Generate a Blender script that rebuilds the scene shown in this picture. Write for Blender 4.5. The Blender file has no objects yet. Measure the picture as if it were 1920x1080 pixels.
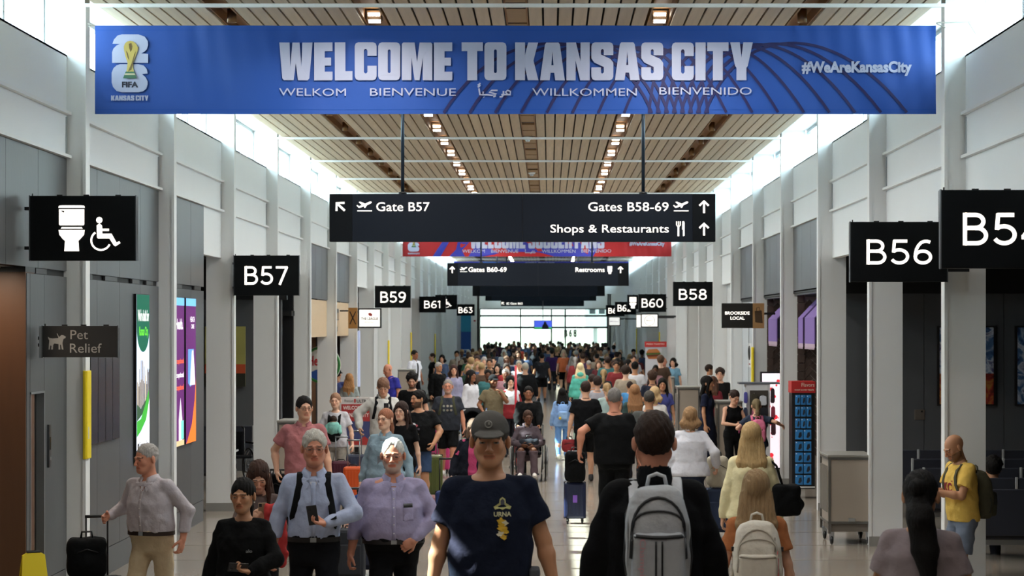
import bpy, math, random
import numpy as np
from mathutils import Vector, Matrix
from mathutils.geometry import tessellate_polygon

# ------------------------------------------------------------------ camera, sky, sun, exposure
F = 3733.0; H = 2.7; VX = 1030.0; VY = 612.0          # focal length in pixels, eye height, vanishing point
SC = bpy.context.scene
COL = SC.collection
def link(o): COL.objects.link(o); return o
cam_d = bpy.data.cameras.new('camera'); cam = link(bpy.data.objects.new('camera', cam_d))
cam.location = (0, 0, H); cam.rotation_euler = (math.pi / 2, 0, 0)
cam_d.sensor_width = 36; cam_d.lens = F / 1920 * 36
cam_d.shift_x = -(VX - 960) / 1920; cam_d.shift_y = (VY - 540) / 1920
cam_d.clip_end = 2000; cam_d.clip_start = .1
cam_d.dof.use_dof = True; cam_d.dof.focus_distance = 19.5; cam_d.dof.aperture_fstop = 5.0
SC.camera = cam
SC.view_settings.view_transform = 'Standard'; SC.view_settings.look = 'None'
SC.view_settings.gamma = 1; SC.view_settings.use_curve_mapping = False
SC.view_settings.exposure = 0.80
SC.cycles.use_denoising = True
SC.cycles.max_bounces = 8; SC.cycles.diffuse_bounces = 4; SC.cycles.glossy_bounces = 3
SC.cycles.transparent_max_bounces = 12; SC.cycles.caustics_reflective = False; SC.cycles.caustics_refractive = False
SC.cycles.sample_clamp_indirect = 6

world = bpy.data.worlds.new('sky'); SC.world = world; world.use_nodes = True
wn = world.node_tree.nodes; wl = world.node_tree.links; wn.clear()
wo = wn.new('ShaderNodeOutputWorld'); wb = wn.new('ShaderNodeBackground'); wr = wn.new('ShaderNodeValToRGB')
wt = wn.new('ShaderNodeTexCoord'); ws = wn.new('ShaderNodeSeparateXYZ')
wl.new(wt.outputs['Generated'], ws.inputs[0]); wl.new(ws.outputs['Z'], wr.inputs[0]); wl.new(wr.outputs[0], wb.inputs[0]); wl.new(wb.outputs[0], wo.inputs[0])
wr.color_ramp.elements[0].color = (.93, .97, 1.0, 1); wr.color_ramp.elements[1].color = (.74, .86, 1.0, 1)
wb.inputs[1].default_value = 10.5

sun_d = bpy.data.lights.new('sun', 'SUN'); sun = link(bpy.data.objects.new('sun', sun_d))
sun_d.energy = 26; sun_d.angle = .0093; sun_d.color = (1, .95, .87)
sun.rotation_euler = Vector((.683, -.10, -.727)).to_track_quat('-Z', 'Y').to_euler()
DOWNLIGHT_W = 29

# ------------------------------------------------------------------ helpers
def P(px, py, Y): return Vector(((px - VX) * Y / F, Y, H - (py - VY) * Y / F))
def lin(c):
    if isinstance(c, str): c = [int(c[i:i + 2], 16) / 255 for i in (0, 2, 4)]
    return tuple(((x + .055) / 1.055) ** 2.4 if x > .04045 else x / 12.92 for x in c[:3])
def tag(o, label=None, cat=None, group=None, kind=None):
    if label: o['label'] = label
    if cat: o['category'] = cat
    if group: o['group'] = group
    if kind: o['kind'] = kind
    return o
def empty(name, loc=(0, 0, 0), rz=0, label=None, cat=None, group=None, kind=None):
    o = link(bpy.data.objects.new(name, None)); o.location = loc; o.rotation_euler = (0, 0, rz); o.empty_display_size = .1
    return tag(o, label, cat, group, kind)
MATS = {}
def mat(key, base, rough=.6, metal=0, spec=.5, bump=0, bscale=60, var=0, vscale=3, stretch=(1, 1, 1), emit=0, coat=0, rnd=0):
    k = (key,)
    if k in MATS: return MATS[k]
    m = bpy.data.materials.new(key); m.use_nodes = True; n = m.node_tree.nodes; l = m.node_tree.links; b = n['Principled BSDF']
    c = lin(base); b.inputs['Base Color'].default_value = (*c, 1); b.inputs['Roughness'].default_value = rough
    b.inputs['Metallic'].default_value = metal; b.inputs['Specular IOR Level'].default_value = spec
    if coat: b.inputs['Coat Weight'].default_value = coat; b.inputs['Coat Roughness'].default_value = .08
    if emit: b.inputs['Emission Color'].default_value = (*c, 1); b.inputs['Emission Strength'].default_value = emit
    if var or bump or rnd:
        tc = n.new('ShaderNodeTexCoord'); mp = n.new('ShaderNodeMapping'); mp.inputs['Scale'].default_value = stretch
        l.new(tc.outputs['Object'], mp.inputs[0])
    if var or rnd:
        nz = n.new('ShaderNodeTexNoise'); nz.inputs['Scale'].default_value = vscale; nz.inputs['Detail'].default_value = 4; l.new(mp.outputs[0], nz.inputs[0])
        mr = n.new('ShaderNodeMapRange'); mr.inputs[3].default_value = 1 - var; mr.inputs[4].default_value = 1 + var; l.new(nz.outputs[0], mr.inputs[0])
        src = mr.outputs[0]
        if rnd:
            oi = n.new('ShaderNodeObjectInfo'); m2 = n.new('ShaderNodeMapRange'); m2.inputs[3].default_value = 1 - rnd; m2.inputs[4].default_value = 1 + rnd
            l.new(oi.outputs['Random'], m2.inputs[0]); mm = n.new('ShaderNodeMath'); mm.operation = 'MULTIPLY'; l.new(src, mm.inputs[0]); l.new(m2.outputs[0], mm.inputs[1]); src = mm.outputs[0]
        hs = n.new('ShaderNodeHueSaturation'); hs.inputs['Color'].default_value = (*c, 1); l.new(src, hs.inputs['Value']); l.new(hs.outputs[0], b.inputs['Base Color'])
    if bump:
        nb = n.new('ShaderNodeTexNoise'); nb.inputs['Scale'].default_value = bscale; nb.inputs['Detail'].default_value = 3; l.new(mp.outputs[0], nb.inputs[0])
        bm = n.new('ShaderNodeBump'); bm.inputs['Strength'].default_value = bump; bm.inputs['Distance'].default_value = .02; l.new(nb.outputs[0], bm.inputs['Height']); l.new(bm.outputs[0], b.inputs['Normal'])
    MATS[k] = m
    return m
def gain(c, g):
    c = lin(c); av = sum(c) / 3; c = [x * .82 + av * .18 for x in c]; m = max(c); k = min(g, .82 / max(m, .01)) if m > .012 else .7
    c = [min(.85, x * k) for x in c]; return ''.join('%02x' % round(255 * ((1.055 * x ** (1 / 2.4) - .055) if x > .0031 else 12.92 * x)) for x in c)
def fabric(c, key='fabric', rough=.92): return mat(f'{key} {c}', gain(c, 1.15), rough, spec=.15, bump=.55, bscale=16, var=.08, vscale=25)
def plain(c, rough=.5, metal=0): return mat(f'plain {c} {rough} {metal}', c, rough, metal)
def glow(c, s=1.0): return mat(f'glow {c} {s}', c, .5, emit=s * (.62 if s < 2 else 1), spec=.1)

class MB:
    """collects simple solids; build() links them as one mesh object"""
    def __init__(s): s.v = []; s.f = []; s.mi = []; s.m = 0
    def add(s, vs, fs):
        b = len(s.v); s.v += [tuple(v) for v in vs]; s.f += [tuple(b + i for i in f) for f in fs]; s.mi += [s.m] * len(fs); return s
    def box(s, x0, y0, z0, x1, y1, z1, M=None):
        v = [Vector((x, y, z)) for z in (z0, z1) for y in (y0, y1) for x in (x0, x1)]
        if M is not None: v = [M @ q for q in v]
        return s.add(v, [(0, 2, 3, 1), (4, 5, 7, 6), (0, 1, 5, 4), (2, 6, 7, 3), (0, 4, 6, 2), (1, 3, 7, 5)])
    def prism(s, pts, a0, a1, axis='y', holes=()):
        """2-D outline (u,w) extruded from a0 to a1; axis y: u=x,w=z; axis x: u=y,w=z; axis z: u=x,w=y"""
        mk = {'y': lambda u, w, a: (u, a, w), 'x': lambda u, w, a: (a, u, w), 'z': lambda u, w, a: (u, w, a)}[axis]
        rings = [list(pts)] + [list(h) for h in holes]
        tris = tessellate_polygon([[Vector((u, w, 0)) for u, w in r] for r in rings])
        flat = [q for r in rings for q in r]; n = len(flat)
        vs = [mk(u, w, a0) for u, w in flat] + [mk(u, w, a1) for u, w in flat]
        fs = [tuple(t) for t in tris] + [tuple(n + i for i in reversed(t)) for t in tris]
        o = 0
        for r in rings:
            for i in range(len(r)):
                j = (i + 1) % len(r); fs.append((o + i, o + j, n + o + j, n + o + i))
            o += len(r)
        return s.add(vs, fs)
    def flat(s, pts, y, holes=()):
        rings = [list(pts)] + [list(h) for h in holes]
        tris = tessellate_polygon([[Vector((u, w, 0)) for u, w in r] for r in rings])
        return s.add([(u, y, w) for r in rings for u, w in r], [tuple(t) for t in tris])
    def tube(s, path, r, n=8, flat=1.0, up=None, cap=True):
        path = [Vector(p) for p in path]; b = []; rr = r if isinstance(r, (list, tuple)) else [r] * len(path)
        prev = None
        vs = []
        for i, p in enumerate(path):
            d = (path[min(i + 1, len(path) - 1)] - path[max(i - 1, 0)]).normalized()
            if up is not None: a = Vector(up if not callable(up) else up(i))
            else: a = prev if prev is not None else (Vector((0, 0, 1)) if abs(d.z) < .9 else Vector((1, 0, 0)))
            a = (a - d * a.dot(d)).normalized(); prev = a; c = d.cross(a)
            for k in range(n):
                t = 2 * math.pi * k / n; vs.append(p + a * (math.cos(t) * rr[i] * flat) + c * (math.sin(t) * rr[i]))
        fs = [(i * n + k, i * n + (k + 1) % n, (i + 1) * n + (k + 1) % n, (i + 1) * n + k) for i in range(len(path) - 1) for k in range(n)]
        if cap: fs += [tuple(reversed(range(n))), tuple((len(path) - 1) * n + k for k in range(n))]
        return s.add(vs, fs)
    def disc(s, c, r, y0, y1, n=24):
        return s.prism([(c[0] + r * math.cos(2 * math.pi * k / n), c[1] + r * math.sin(2 * math.pi * k / n)) for k in range(n)], y0, y1)
    def torus(s, c, R, r, axis='x', n=28, m=8, sq=1):
        c = Vector(c); vs = []
        for i in range(n):
            t = 2 * math.pi * i / n
            e = {'x': Vector((0, math.cos(t), math.sin(t))), 'y': Vector((math.cos(t) * sq, 0, math.sin(t))), 'z': Vector((math.cos(t), math.sin(t) * sq, 0))}[axis]
            a = {'x': Vector((1, 0, 0)), 'y': Vector((0, 1, 0)), 'z': Vector((0, 0, 1))}[axis]
            for k in range(m):
                q = 2 * math.pi * k / m; vs.append(c + e * R + (e.normalized() * math.cos(q) + a * math.sin(q)) * r)
        return s.add(vs, [(i * m + k, i * m + (k + 1) % m, ((i + 1) % n) * m + (k + 1) % m, ((i + 1) % n) * m + k) for i in range(n) for k in range(m)])
    def lathe(s, prof, c=(0, 0), n=24):
        vs = [(c[0] + r * math.cos(2 * math.pi * k / n), c[1] + r * math.sin(2 * math.pi * k / n), z) for r, z in prof for k in range(n)]
        return s.add(vs, [(i * n + k, i * n + (k + 1) % n, (i + 1) * n + (k + 1) % n, (i + 1) * n + k) for i in range(len(prof) - 1) for k in range(n)])
    def ball(s, c, r, n=10):
        rx, ry, rz = (r, r, r) if not isinstance(r, (tuple, list)) else r
        vs = []; m = max(4, n // 2)
        for i in range(m + 1):
            t = math.pi * i / m
            for k in range(n): q = 2 * math.pi * k / n; vs.append((c[0] + rx * math.sin(t) * math.cos(q), c[1] + ry * math.sin(t) * math.sin(q), c[2] + rz * math.cos(t)))
        return s.add(vs, [(i * n + k, (i + 1) * n + k, (i + 1) * n + (k + 1) % n, i * n + (k + 1) % n) for i in range(m) for k in range(n)])
    def mesh(s, name, mats, smooth=False):
        me = bpy.data.meshes.new(name); me.from_pydata(s.v, [], s.f)
        for m in (mats if isinstance(mats, (list, tuple)) else [mats]): me.materials.append(m)
        if any(s.mi): me.polygons.foreach_set('material_index', s.mi)
        if smooth: me.polygons.foreach_set('use_smooth', [True] * len(s.f))
        me.update(); return me
    def build(s, name, mats, parent=None, smooth=False, bevel=0, fix=True, kind=None, label=None):
        me = s.mesh(name, mats, smooth)
        if fix:
            import bmesh
            bm = bmesh.new(); bm.from_mesh(me); bmesh.ops.recalc_face_normals(bm, faces=bm.faces); bm.to_mesh(me); bm.free()
        o = link(bpy.data.objects.new(name, me)); o.parent = parent
        if bevel:
            b = o.modifiers.new('bevel', 'BEVEL'); b.width = bevel; b.segments = 2; b.limit_method = 'ANGLE'
            me.polygons.foreach_set('use_smooth', [False] * len(me.polygons))
        if kind: o['kind'] = kind
        if label: o['label'] = label
        return o
def dup(o, parent=None, loc=None, rz=None):
    c = o.copy(); link(c); c.parent = parent
    if loc is not None: c.location = loc
    if rz is not None: c.rotation_euler = (0, 0, rz)
    for ch in o.children: dup(ch, c)
    return c
_txt = {}
def text_polys(s, bold=0.0):
    """letters of the built-in font as flat geometry: (vertices, faces) normalised to their bounding box"""
    k = (s, bold)
    if k not in _txt:
        cu = bpy.data.curves.new('t', 'FONT'); cu.body = s; cu.size = 1; cu.offset = bold; cu.resolution_u = 3; cu.fill_mode = 'FRONT'
        o = link(bpy.data.objects.new('t', cu)); dg = bpy.context.evaluated_depsgraph_get(); dg.update()
        me = bpy.data.meshes.new_from_object(o.evaluated_get(dg))
        v = np.array([q.co[:2] for q in me.vertices]); f = [tuple(p.vertices) for p in me.polygons]
        bpy.data.objects.remove(o); bpy.data.curves.remove(cu); bpy.data.meshes.remove(me)
        v = (v - v.min(0)) / (v.max(0) - v.min(0)); _txt[k] = (v, f)
    return _txt[k]
def put_text(s, box, Y, m, parent, bold=0.0, name='lettering', fn=None, label=None):
    """letters fitted to a pixel box on the plane at depth Y, set just proud of it"""
    v, f = text_polys(s, bold); x0, y0, x1, y1 = box; a = P(x0, y1, Y); b = P(x1, y0, Y)
    mb = MB(); vs = [(a.x + (b.x - a.x) * u, Y + (fn(a.x + (b.x - a.x) * u, a.z + (b.z - a.z) * w) if fn else 0), a.z + (b.z - a.z) * w) for u, w in v]
    mb.add(vs, f); return mb.build(name, m, parent, fix=False, label=label)
def xz_text(s, x0, z0, x1, z1, y, m, parent, bold=0.0, name='lettering'):
    v, f = text_polys(s, bold); mb = MB(); mb.add([(x0 + (x1 - x0) * u, y, z0 + (z1 - z0) * w) for u, w in v], f)
    return mb.build(name, m, parent, fix=False)
def yz_text(s, y0, z0, y1, z1, x, m, parent, bold=0.0, name='lettering'):
    v, f = text_polys(s, bold); mb = MB(); mb.add([(x, y0 + (y1 - y0) * u, z0 + (z1 - z0) * w) for u, w in v], f)
    return mb.build(name, m, parent, fix=False)
# ------------------------------------------------------------------ the setting
S = 4.66; Y0 = 19.8; NB = 24                    # bay length, first pillar, bays to the end wall
XL, XR, BL, BR = -4.62, 3.94, -4.80, 4.14       # pillar faces and wall planes
YE = Y0 + NB * S
ZC = 5.91; ZS = 5.40; Z1 = 4.83; Z2 = 4.40; ZH = 3.70; ZG = 3.25
CX = -.34
white = mat('white painted panel', 'e4e6e8', .55, var=.02, vscale=2)
whitep = mat('white painted steel', 'e2e3e3', .4, var=.02, vscale=2)
grey = mat('grey metal panel', '626467', .38, metal=.35, var=.10, vscale=2.5, stretch=(1, 1, .15), bump=.04, bscale=40, rnd=.07)
dark = mat('dark grey wall', '55575a', .7, var=.05)
black = mat('black', '0b0c0e', .6); blackm = mat('black metal', '101114', .35)
brown = mat('brown laminate', '5c3d28', .45, var=.12, vscale=4, stretch=(4, 4, .5))
wood = mat('ceiling wood', 'c1ac90', .5, var=.22, vscale=9, stretch=(2.2, .12, 1), bump=.05, bscale=50, rnd=.12)
woodc = mat('channel wood', '8a6238', .6, var=.15, vscale=4, stretch=(2, .3, 1))
alu = mat('aluminium', 'b9bdc0', .3, metal=.9)

def floor_material():
    m = bpy.data.materials.new('polished terrazzo'); m.use_nodes = True; n = m.node_tree.nodes; l = m.node_tree.links; b = n['Principled BSDF']
    tc = n.new('ShaderNodeTexCoord'); v = n.new('ShaderNodeTexVoronoi'); v.inputs['Scale'].default_value = 60; l.new(tc.outputs['Object'], v.inputs[0])
    nz = n.new('ShaderNodeTexNoise'); nz.inputs['Scale'].default_value = .45; nz.inputs['Detail'].default_value = 3; l.new(tc.outputs['Object'], nz.inputs[0])
    r = n.new('ShaderNodeValToRGB'); r.color_ramp.elements[0].color = (*lin('7d746a'), 1); r.color_ramp.elements[1].color = (*lin('a89f93'), 1)
    mx = n.new('ShaderNodeMix'); mx.data_type = 'FLOAT'; mx.inputs[0].default_value = .35
    l.new(nz.outputs[0], mx.inputs[2]); l.new(v.outputs['Color'], mx.inputs[3]); l.new(mx.outputs[0], r.inputs[0]); l.new(r.outputs[0], b.inputs['Base Color'])
    b.inputs['Roughness'].default_value = .16; b.inputs['Specular IOR Level'].default_value = .5
    nb = n.new('ShaderNodeTexNoise'); nb.inputs['Scale'].default_value = 1.2; l.new(tc.outputs['Object'], nb.inputs[0])
    bp = n.new('ShaderNodeBump'); bp.inputs['Strength'].default_value = .06; bp.inputs['Distance'].default_value = .05; l.new(nb.outputs[0], bp.inputs['Height']); l.new(bp.outputs[0], b.inputs['Normal'])
    return m
fl = MB().box(-14, -3, -.2, 13, YE + .1, 0).build('floor', floor_material(), kind='structure')
strip = plain('4c4741', .4)
mesh_ = MB().box(XL, -.006, 0, XR, .006, .0012).mesh('divider_strip', strip)
for i in range(40):
    o = link(bpy.data.objects.new('divider_strip', mesh_)); o.parent = fl; o.location = (0, 21.45 + i * 1.55, 0)

# ceiling: long wooden boards, dark joints, five channels
ceil = empty('ceiling', (0, 0, ZC), kind='structure')
back = MB(); back.box(XL - .02, 15, .30, XR + .02, YE, .38)
back.build('deck', black, ceil)
PB = .155; W2 = .13
edges = []; x = W2
for blk in range(3):
    edges += [(x + i * PB, x + i * PB + PB - .022) for i in range(8 if blk < 2 else 7)]
    x += 8 * PB + (0 if blk == 2 else 2 * W2)
edges = [(CX + a, CX + b) for a, b in edges] + [(CX - b, CX - a) for a, b in edges]
CH = [CX, CX - 1.5, CX + 1.5, CX - 3.0, CX + 3.0]
bmesh_ = {}
def board_mesh(w, L):
    k = (round(w, 3), round(L, 2))
    if k not in bmesh_: bmesh_[k] = MB().box(0, 0, 0, w, L, .03).mesh('ceiling_board', wood)
    return bmesh_[k]
bays = [(15.02, Y0 + S)] + [(Y0 + i * S, Y0 + (i + 1) * S) for i in range(1, 5)]
for a, b in bays:
    for (x0, x1) in edges:
        o = link(bpy.data.objects.new('ceiling_board', board_mesh(x1 - x0, b - a - .02))); o.parent = ceil
        o.location = (x0, a + .01, .002 * random.Random(x0 * 77 + a).random())
mb = MB()
for i in range(5, NB):
    for (x0, x1) in edges: mb.box(x0, Y0 + i * S + .01, 0, x1, Y0 + (i + 1) * S - .01, .03)
mb.build('ceiling_board', wood, ceil, kind='stuff')
mb = MB()
for c in CH:
    mb.box(c - W2 + .012, 15, .02, c - W2 + .03, YE, .30); mb.box(c + W2 - .03, 15, .02, c + W2 - .012, YE, .30)
    mb.box(c - W2 + .03, 15, .13, c + W2 - .03, YE, .15)
mb.build('channel', woodc, ceil)
pm = MB().box(-W2 + .03, 0, 0, W2 - .03, .9, .03).mesh('channel_cover', mat('channel cover', 'a3845c', .55, var=.1, vscale=6))
dk = MB().box(-W2 + .03, 0, 0, W2 - .03, .25, .02).mesh('channel_baffle', mat('channel baffle', '4a3018', .6))
for i in range(int((75 - 17) / 2.33)):
    y = 17.7 + i * 2.33
    o = link(bpy.data.objects.new('channel_baffle', dk)); o.parent = ceil; o.location = (CX, y, .05)
    for yy in (y + .3, y + 1.3):
        o = link(bpy.data.objects.new('channel_cover', pm)); o.parent = ceil; o.location = (CX, yy, .03)
# cross rails that carry the boards, one at each pair of pillars
rm = MB().box(XL, -.02, -.035, XR, .02, 0).mesh('cross_rail', whitep)
for i in range(0, NB):
    o = link(bpy.data.objects.new('cross_rail', rm)); o.parent = ceil; o.location = (0, Y0 + i * S, -.002)

# downlights: square cans in the four outer channels, the two inner rows lit
can_m = mat('can housing', '5b452c', .5)
def downlight(x, y, lit, first):
    e = empty('downlight', (x, y, ZC - .01), kind=None)
    return e
canM = MB(); canM.box(-.075, -.075, 0, .075, .09, .09); canMesh = canM.mesh('housing', can_m)
lensMesh = MB().add([(-.062, -.078, .085), (.062, -.078, .085), (.062, .05, -.004), (-.062, .05, -.004)], [(0, 1, 2, 3)]).mesh('lens', glow('fff4e6', 14))
lensMesh2 = MB().add([(-.062, -.078, .085), (.062, -.078, .085), (.062, .05, -.004), (-.062, .05, -.004)], [(0, 1, 2, 3)]).mesh('lens', glow('fff4e6', 14))
smallCan = MB().lathe([(.0, .07), (.05, .07), (.05, -.07), (.042, -.07), (.036, -.02), (0, -.02)], n=16).mesh('housing', mat('bronze can', '7d5b36', .35, metal=.4), True)
nl = int((YE - 5) / 2.33)
ld = bpy.data.lights.new('downlight', 'AREA'); ld.energy = DOWNLIGHT_W; ld.size = .12; ld.color = (1, .94, .86); ld.spread = 2.6
ldn = ld.copy(); ldn.energy = 9  # weaker lamps, added out of view to brighten the nearest people
for i in range(nl):
    y = 4.64 + i * 2.33
    for s, side in ((-1, 'western'), (1, 'eastern')):
        rowd = 'square lit downlight in the bright channel over the ' + ('B57 side' if s < 0 else 'B58 side') + ' of the walkway'
        e = empty('downlight', (CX + 1.5 * s, y, ZC), label=rowd, cat='ceiling light', group='lit downlights in the ceiling channel, ' + ('B57 side' if s < 0 else 'B58 side'))
        h = link(bpy.data.objects.new('housing', canMesh)); h.parent = e; h.location = (0, .02, .015)
        h = link(bpy.data.objects.new('lens', lensMesh)); h.parent = e; h.location = (0, -.02, -.01)
        if y < 66:
            lo = link(bpy.data.objects.new('lamp_glow', ld if y > 18 else ldn)); lo.parent = e; lo.location = (0, 0, -.03)
        if 15 < y < 75:
            e = empty('spotlight', (CX + 3.0 * s, y, ZC), label='unlit bronze cylinder spotlight in the outer ceiling channel on the ' + ('B57 side' if s < 0 else 'B58 side'), cat='ceiling light', group='unlit cylinder spotlights, ' + ('B57 side' if s < 0 else 'B58 side'))
            h = link(bpy.data.objects.new('housing', smallCan)); h.parent = e; h.location = (0, 0, .06)
# ceiling sensors in the middle channel
for i, py in enumerate((267, 331)):
    Y = 3.15 * F / (VY - py); e = empty('smoke_detector', (CX - .03, Y, ZC - .01), label=('nearer' if i == 0 else 'second') + ' white round detector hanging in the central ceiling channel', cat='detector')
    MB().lathe([(0, .06), (.075, .06), (.08, .02), (.06, 0), (.0, 0)]).build('base', whitep, e, True)
    MB().lathe([(0, 0), (.045, 0), (.03, -.04), (0, -.045)]).build('sensor', alu, e, True)

# pillars
def pillar(i, side):
    x = XL if side == 'l' else XR; sg = -1 if side == 'l' else 1; y = Y0 + i * S
    b = MB(); x2 = x + sg * .40
    b.box(min(x, x2), y, 0, max(x, x2), y + .22, ZC + .26)
    o = b.build('pillar', whitep, None, kind='structure')
    f = MB(); xf = x - sg * .012; f.box(min(xf, x + sg * .02), y - .012, 0, max(xf, x + sg * .02), y + .012, ZC); f.build('corner_trim', whitep, o)
    f = MB(); f.box(min(xf, x2), y - .014, 0, max(xf, x2), y, .12); f.build('pillar_base', plain('8e8c88', .4), o)
    return o
PIL = {}
for i in range(-1, NB + 1):
    for s in 'lr': PIL[s, i] = pillar(i, s)

# side walls above the openings, ledges, clerestory windows
walls = {s: empty('wall_left' if s == 'l' else 'wall_right', (0, 0, 0), kind='structure') for s in 'lr'}
glass = bpy.data.materials.new('clerestory glass'); glass.use_nodes = True
gn = glass.node_tree.nodes; gl = glass.node_tree.links; gn.clear()
go = gn.new('ShaderNodeOutputMaterial'); gm = gn.new('ShaderNodeMixShader'); gt = gn.new('ShaderNodeBsdfTransparent'); gg = gn.new('ShaderNodeBsdfGlossy')
gt.inputs[0].default_value = (.84, .94, .95, 1); gg.inputs[1].default_value = .03; gm.inputs[0].default_value = .07
gl.new(gt.outputs[0], gm.inputs[1]); gl.new(gg.outputs[0], gm.inputs[2]); gl.new(gm.outputs[0], go.inputs[0])
endglass = glass.copy(); endglass.name = 'dimmed end glass'; endglass.node_tree.nodes['Transparent BSDF'].inputs[0].default_value = (.36, .40, .375, 1)  # tint added to dim the overbright view through the end window
wframe = mat('window frame', '9aa1a5', .35, metal=.6)
NEAR = 9
wcount = 0
far = {'l': MB(), 'r': MB()}; farw = {}
def slab(side, xa, t, y0, y1, z0, z1):
    """solid panel whose hall face is at distance xa from the axis"""
    return (min(xa, xa + t), y0, z0, max(xa, xa + t), y1, z1)
for side in 'lr':
    X = BL if side == 'l' else BR; sg = -1 if side == 'l' else 1; xw = X + sg * .22; ZT = 5.97
    for i in range(-2, NB):
        a = Y0 + i * S + .22; b = Y0 + (i + 1) * S; near = i < NEAR; w = walls[side]
        header = (i >= 6) or (side == 'r' and i in (-2, -1, 0, 1, 5)) or (side == 'l' and i in (2, 3))
        zb = ZH if header else Z2
        pieces = [('wall_panel', (X, sg * .10, a, b, Z1, ZS)), ('wall_panel', (X, sg * .10, a, b, Z2, Z1 - .03))]
        if header: pieces.append(('wall_panel', (X, sg * .10, a, b, ZH, Z2 - .03)))
        if side == 'l' and i == 1: pieces.append(('wall_panel', (X, sg * .10, 27.65, b, ZH, Z2 - .03)))
        led = [(X - sg * .05, sg * .10, a, b, Z1 - .03, Z1), (X - sg * .05, sg * .10, a, b, Z2 - .03, Z2), (X + sg * .0, sg * .30, a, b, ZS - .02, ZS)]
        for nm, q in pieces:
            if near: MB().box(*slab(side, q[0], q[1], *q[2:])).build(nm, white, w)
            else: far[side].box(*slab(side, q[0], q[1], *q[2:]))
        for q in led:
            if near: MB().box(*slab(side, q[0], q[1], *q[2:])).build('ledge', whitep, w)
            else: far[side].box(*slab(side, q[0], q[1], *q[2:]))
        if near:   # perforated fixing strip at the pillar
            mm = MB(); mm.box(*slab(side, X - sg * .012, sg * .02, b - .05, b - .02, Z2 + .01, Z1 - .05)); mm.build('fixing_strip', alu, w)
        # clerestory window: three panes with mullions
        wcount += 1
        we = empty(f'window_{wcount}', (0, 0, 0), kind='structure')
        fr = MB(); L = b - a; fr.box(*slab(side, xw, sg * .07, a, b, ZS, ZS + .03)); fr.box(*slab(side, xw, sg * .07, a, b, ZT, ZT + .05))
        for k in range(4):
            yy = a + k * L / 3; fr.box(*slab(side, xw, sg * .08, max(a, yy - .035), min(b, yy + .035), ZS + .03, ZT))
        fr.build('frame', wframe, we)
        for k in range(3):
            MB().box(*slab(side, xw + sg * .03, sg * .008, a + k * L / 3 + .035, a + (k + 1) * L / 3 - .035, ZS + .03, ZT)).build('pane', glass, we)
    far[side].build('wall_panel', white, walls[side], kind='stuff')
    # roof edge and side-hall roofs, out of view, shaped to trim the sun strip
    rb = MB(); rb.box(*slab(side, X - sg * .2, sg * .52, 15, YE, ZT + .05, ZT + .3)); rb.build('eaves', whitep, walls[side])
    sr = MB(); sr.box(*slab(side, X + sg * .32, sg * 9, -3, YE, ZS - .25, ZS - .08)); sr.build('roof_side', mat('roof membrane', 'c9cbca', .8), None, kind='structure')
rt = MB().box(XL - .65, 15, ZC + .51, XR + .65, YE, ZC + .7).build('roof_main', plain('b0b0ae', .8), None, kind='structure')
# nothing is visible behind the camera, but the hall goes on and closes there
MB().box(-14, -3.2, 0, 13, -3.0, 6.5).build('wall_back', white, None, kind='structure')
bk = MB(); bk.box(XL - .3, -3, ZC + .1, XR + .3, 15, ZC + .3); bk.build('ceiling_entrance', wood, None, kind='structure')
for side in 'lr':
    X = BL if side == 'l' else BR; sg = -1 if side == 'l' else 1
    MB().box(*slab(side, X, sg * .2, -3, Y0 - 2 * S + .2, ZH, ZC)).build('wall_panel', white, walls[side])

# lower grey metal panels
def grey_run(side, y0, y1, z0, z1, n, x=None):
    X = (BL if side == 'l' else BR) if x is None else x; sg = -1 if side == 'l' else 1
    for k in range(n):
        a = y0 + (y1 - y0) * k / n; b = y0 + (y1 - y0) * (k + 1) / n
        MB().box(*slab(side, X, sg * .06, a + .004, b - .004, z0, z1)).build('metal_panel', grey, walls[side])
def backing(side, y0, y1, z0, z1, m=black):
    X = BL if side == 'l' else BR; sg = -1 if side == 'l' else 1
    MB().box(*slab(side, X + sg * .03, sg * .12, y0, y1, z0, z1)).build('backing', m, walls[side])
YD = 18.28
grey_run('l', Y0 - S + .22, Y0, ZG, Z2 - .03, 4); grey_run('l', Y0 + .22, Y0 + S, ZG, Z2 - .03, 4); grey_run('l', Y0 + S + .22, 27.65, ZG, Z2 - .03, 3)
grey_run('l', YD, 18.40, .3, ZG - .06, 1); grey_run('l', 18.92, Y0, .3, ZG - .06, 1); grey_run('l', 18.40, 18.92, 2.08, ZG - .06, 1)
grey_run('l', Y0 + .22, Y0 + S, .3, ZG - .06, 4); grey_run('l', Y0 + S + .22, 27.65, .3, ZG - .06, 3)
for a, b in ((YD, 18.4), (18.92, 27.65)):
    MB().box(BL - .055, a, 0, BL - .005, b, .29).build('baseboard_left', plain('5d5e60', .5), None, kind='structure')
backing('l', YD, 18.38, 0, Z2); backing('l', 18.94, 27.6, 0, Z2); backing('l', 18.38, 18.94, 2.1, Z2); backing('l', Y0 - S, YD, ZG, Z2)
# slotted air gap with little grey covers along the seam
for k, (a, b) in enumerate(((18.6, 19.0), (20.35, 20.9), (21.5, 22.1), (22.9, 23.3), (23.7, 24.1), (25.6, 26.0), (26.9, 27.4))):
    MB().box(BL - .02, a, ZG - .055, BL + .004, b, ZG - .006).build('slot_cover', plain('3a3b3d', .4), walls['l'])
# end return of the grey wall
MB().box(BL - 3.5, 27.6, 0, BL - .06, 27.66, ZG).build('wall_return', grey, None, kind='structure')
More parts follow.
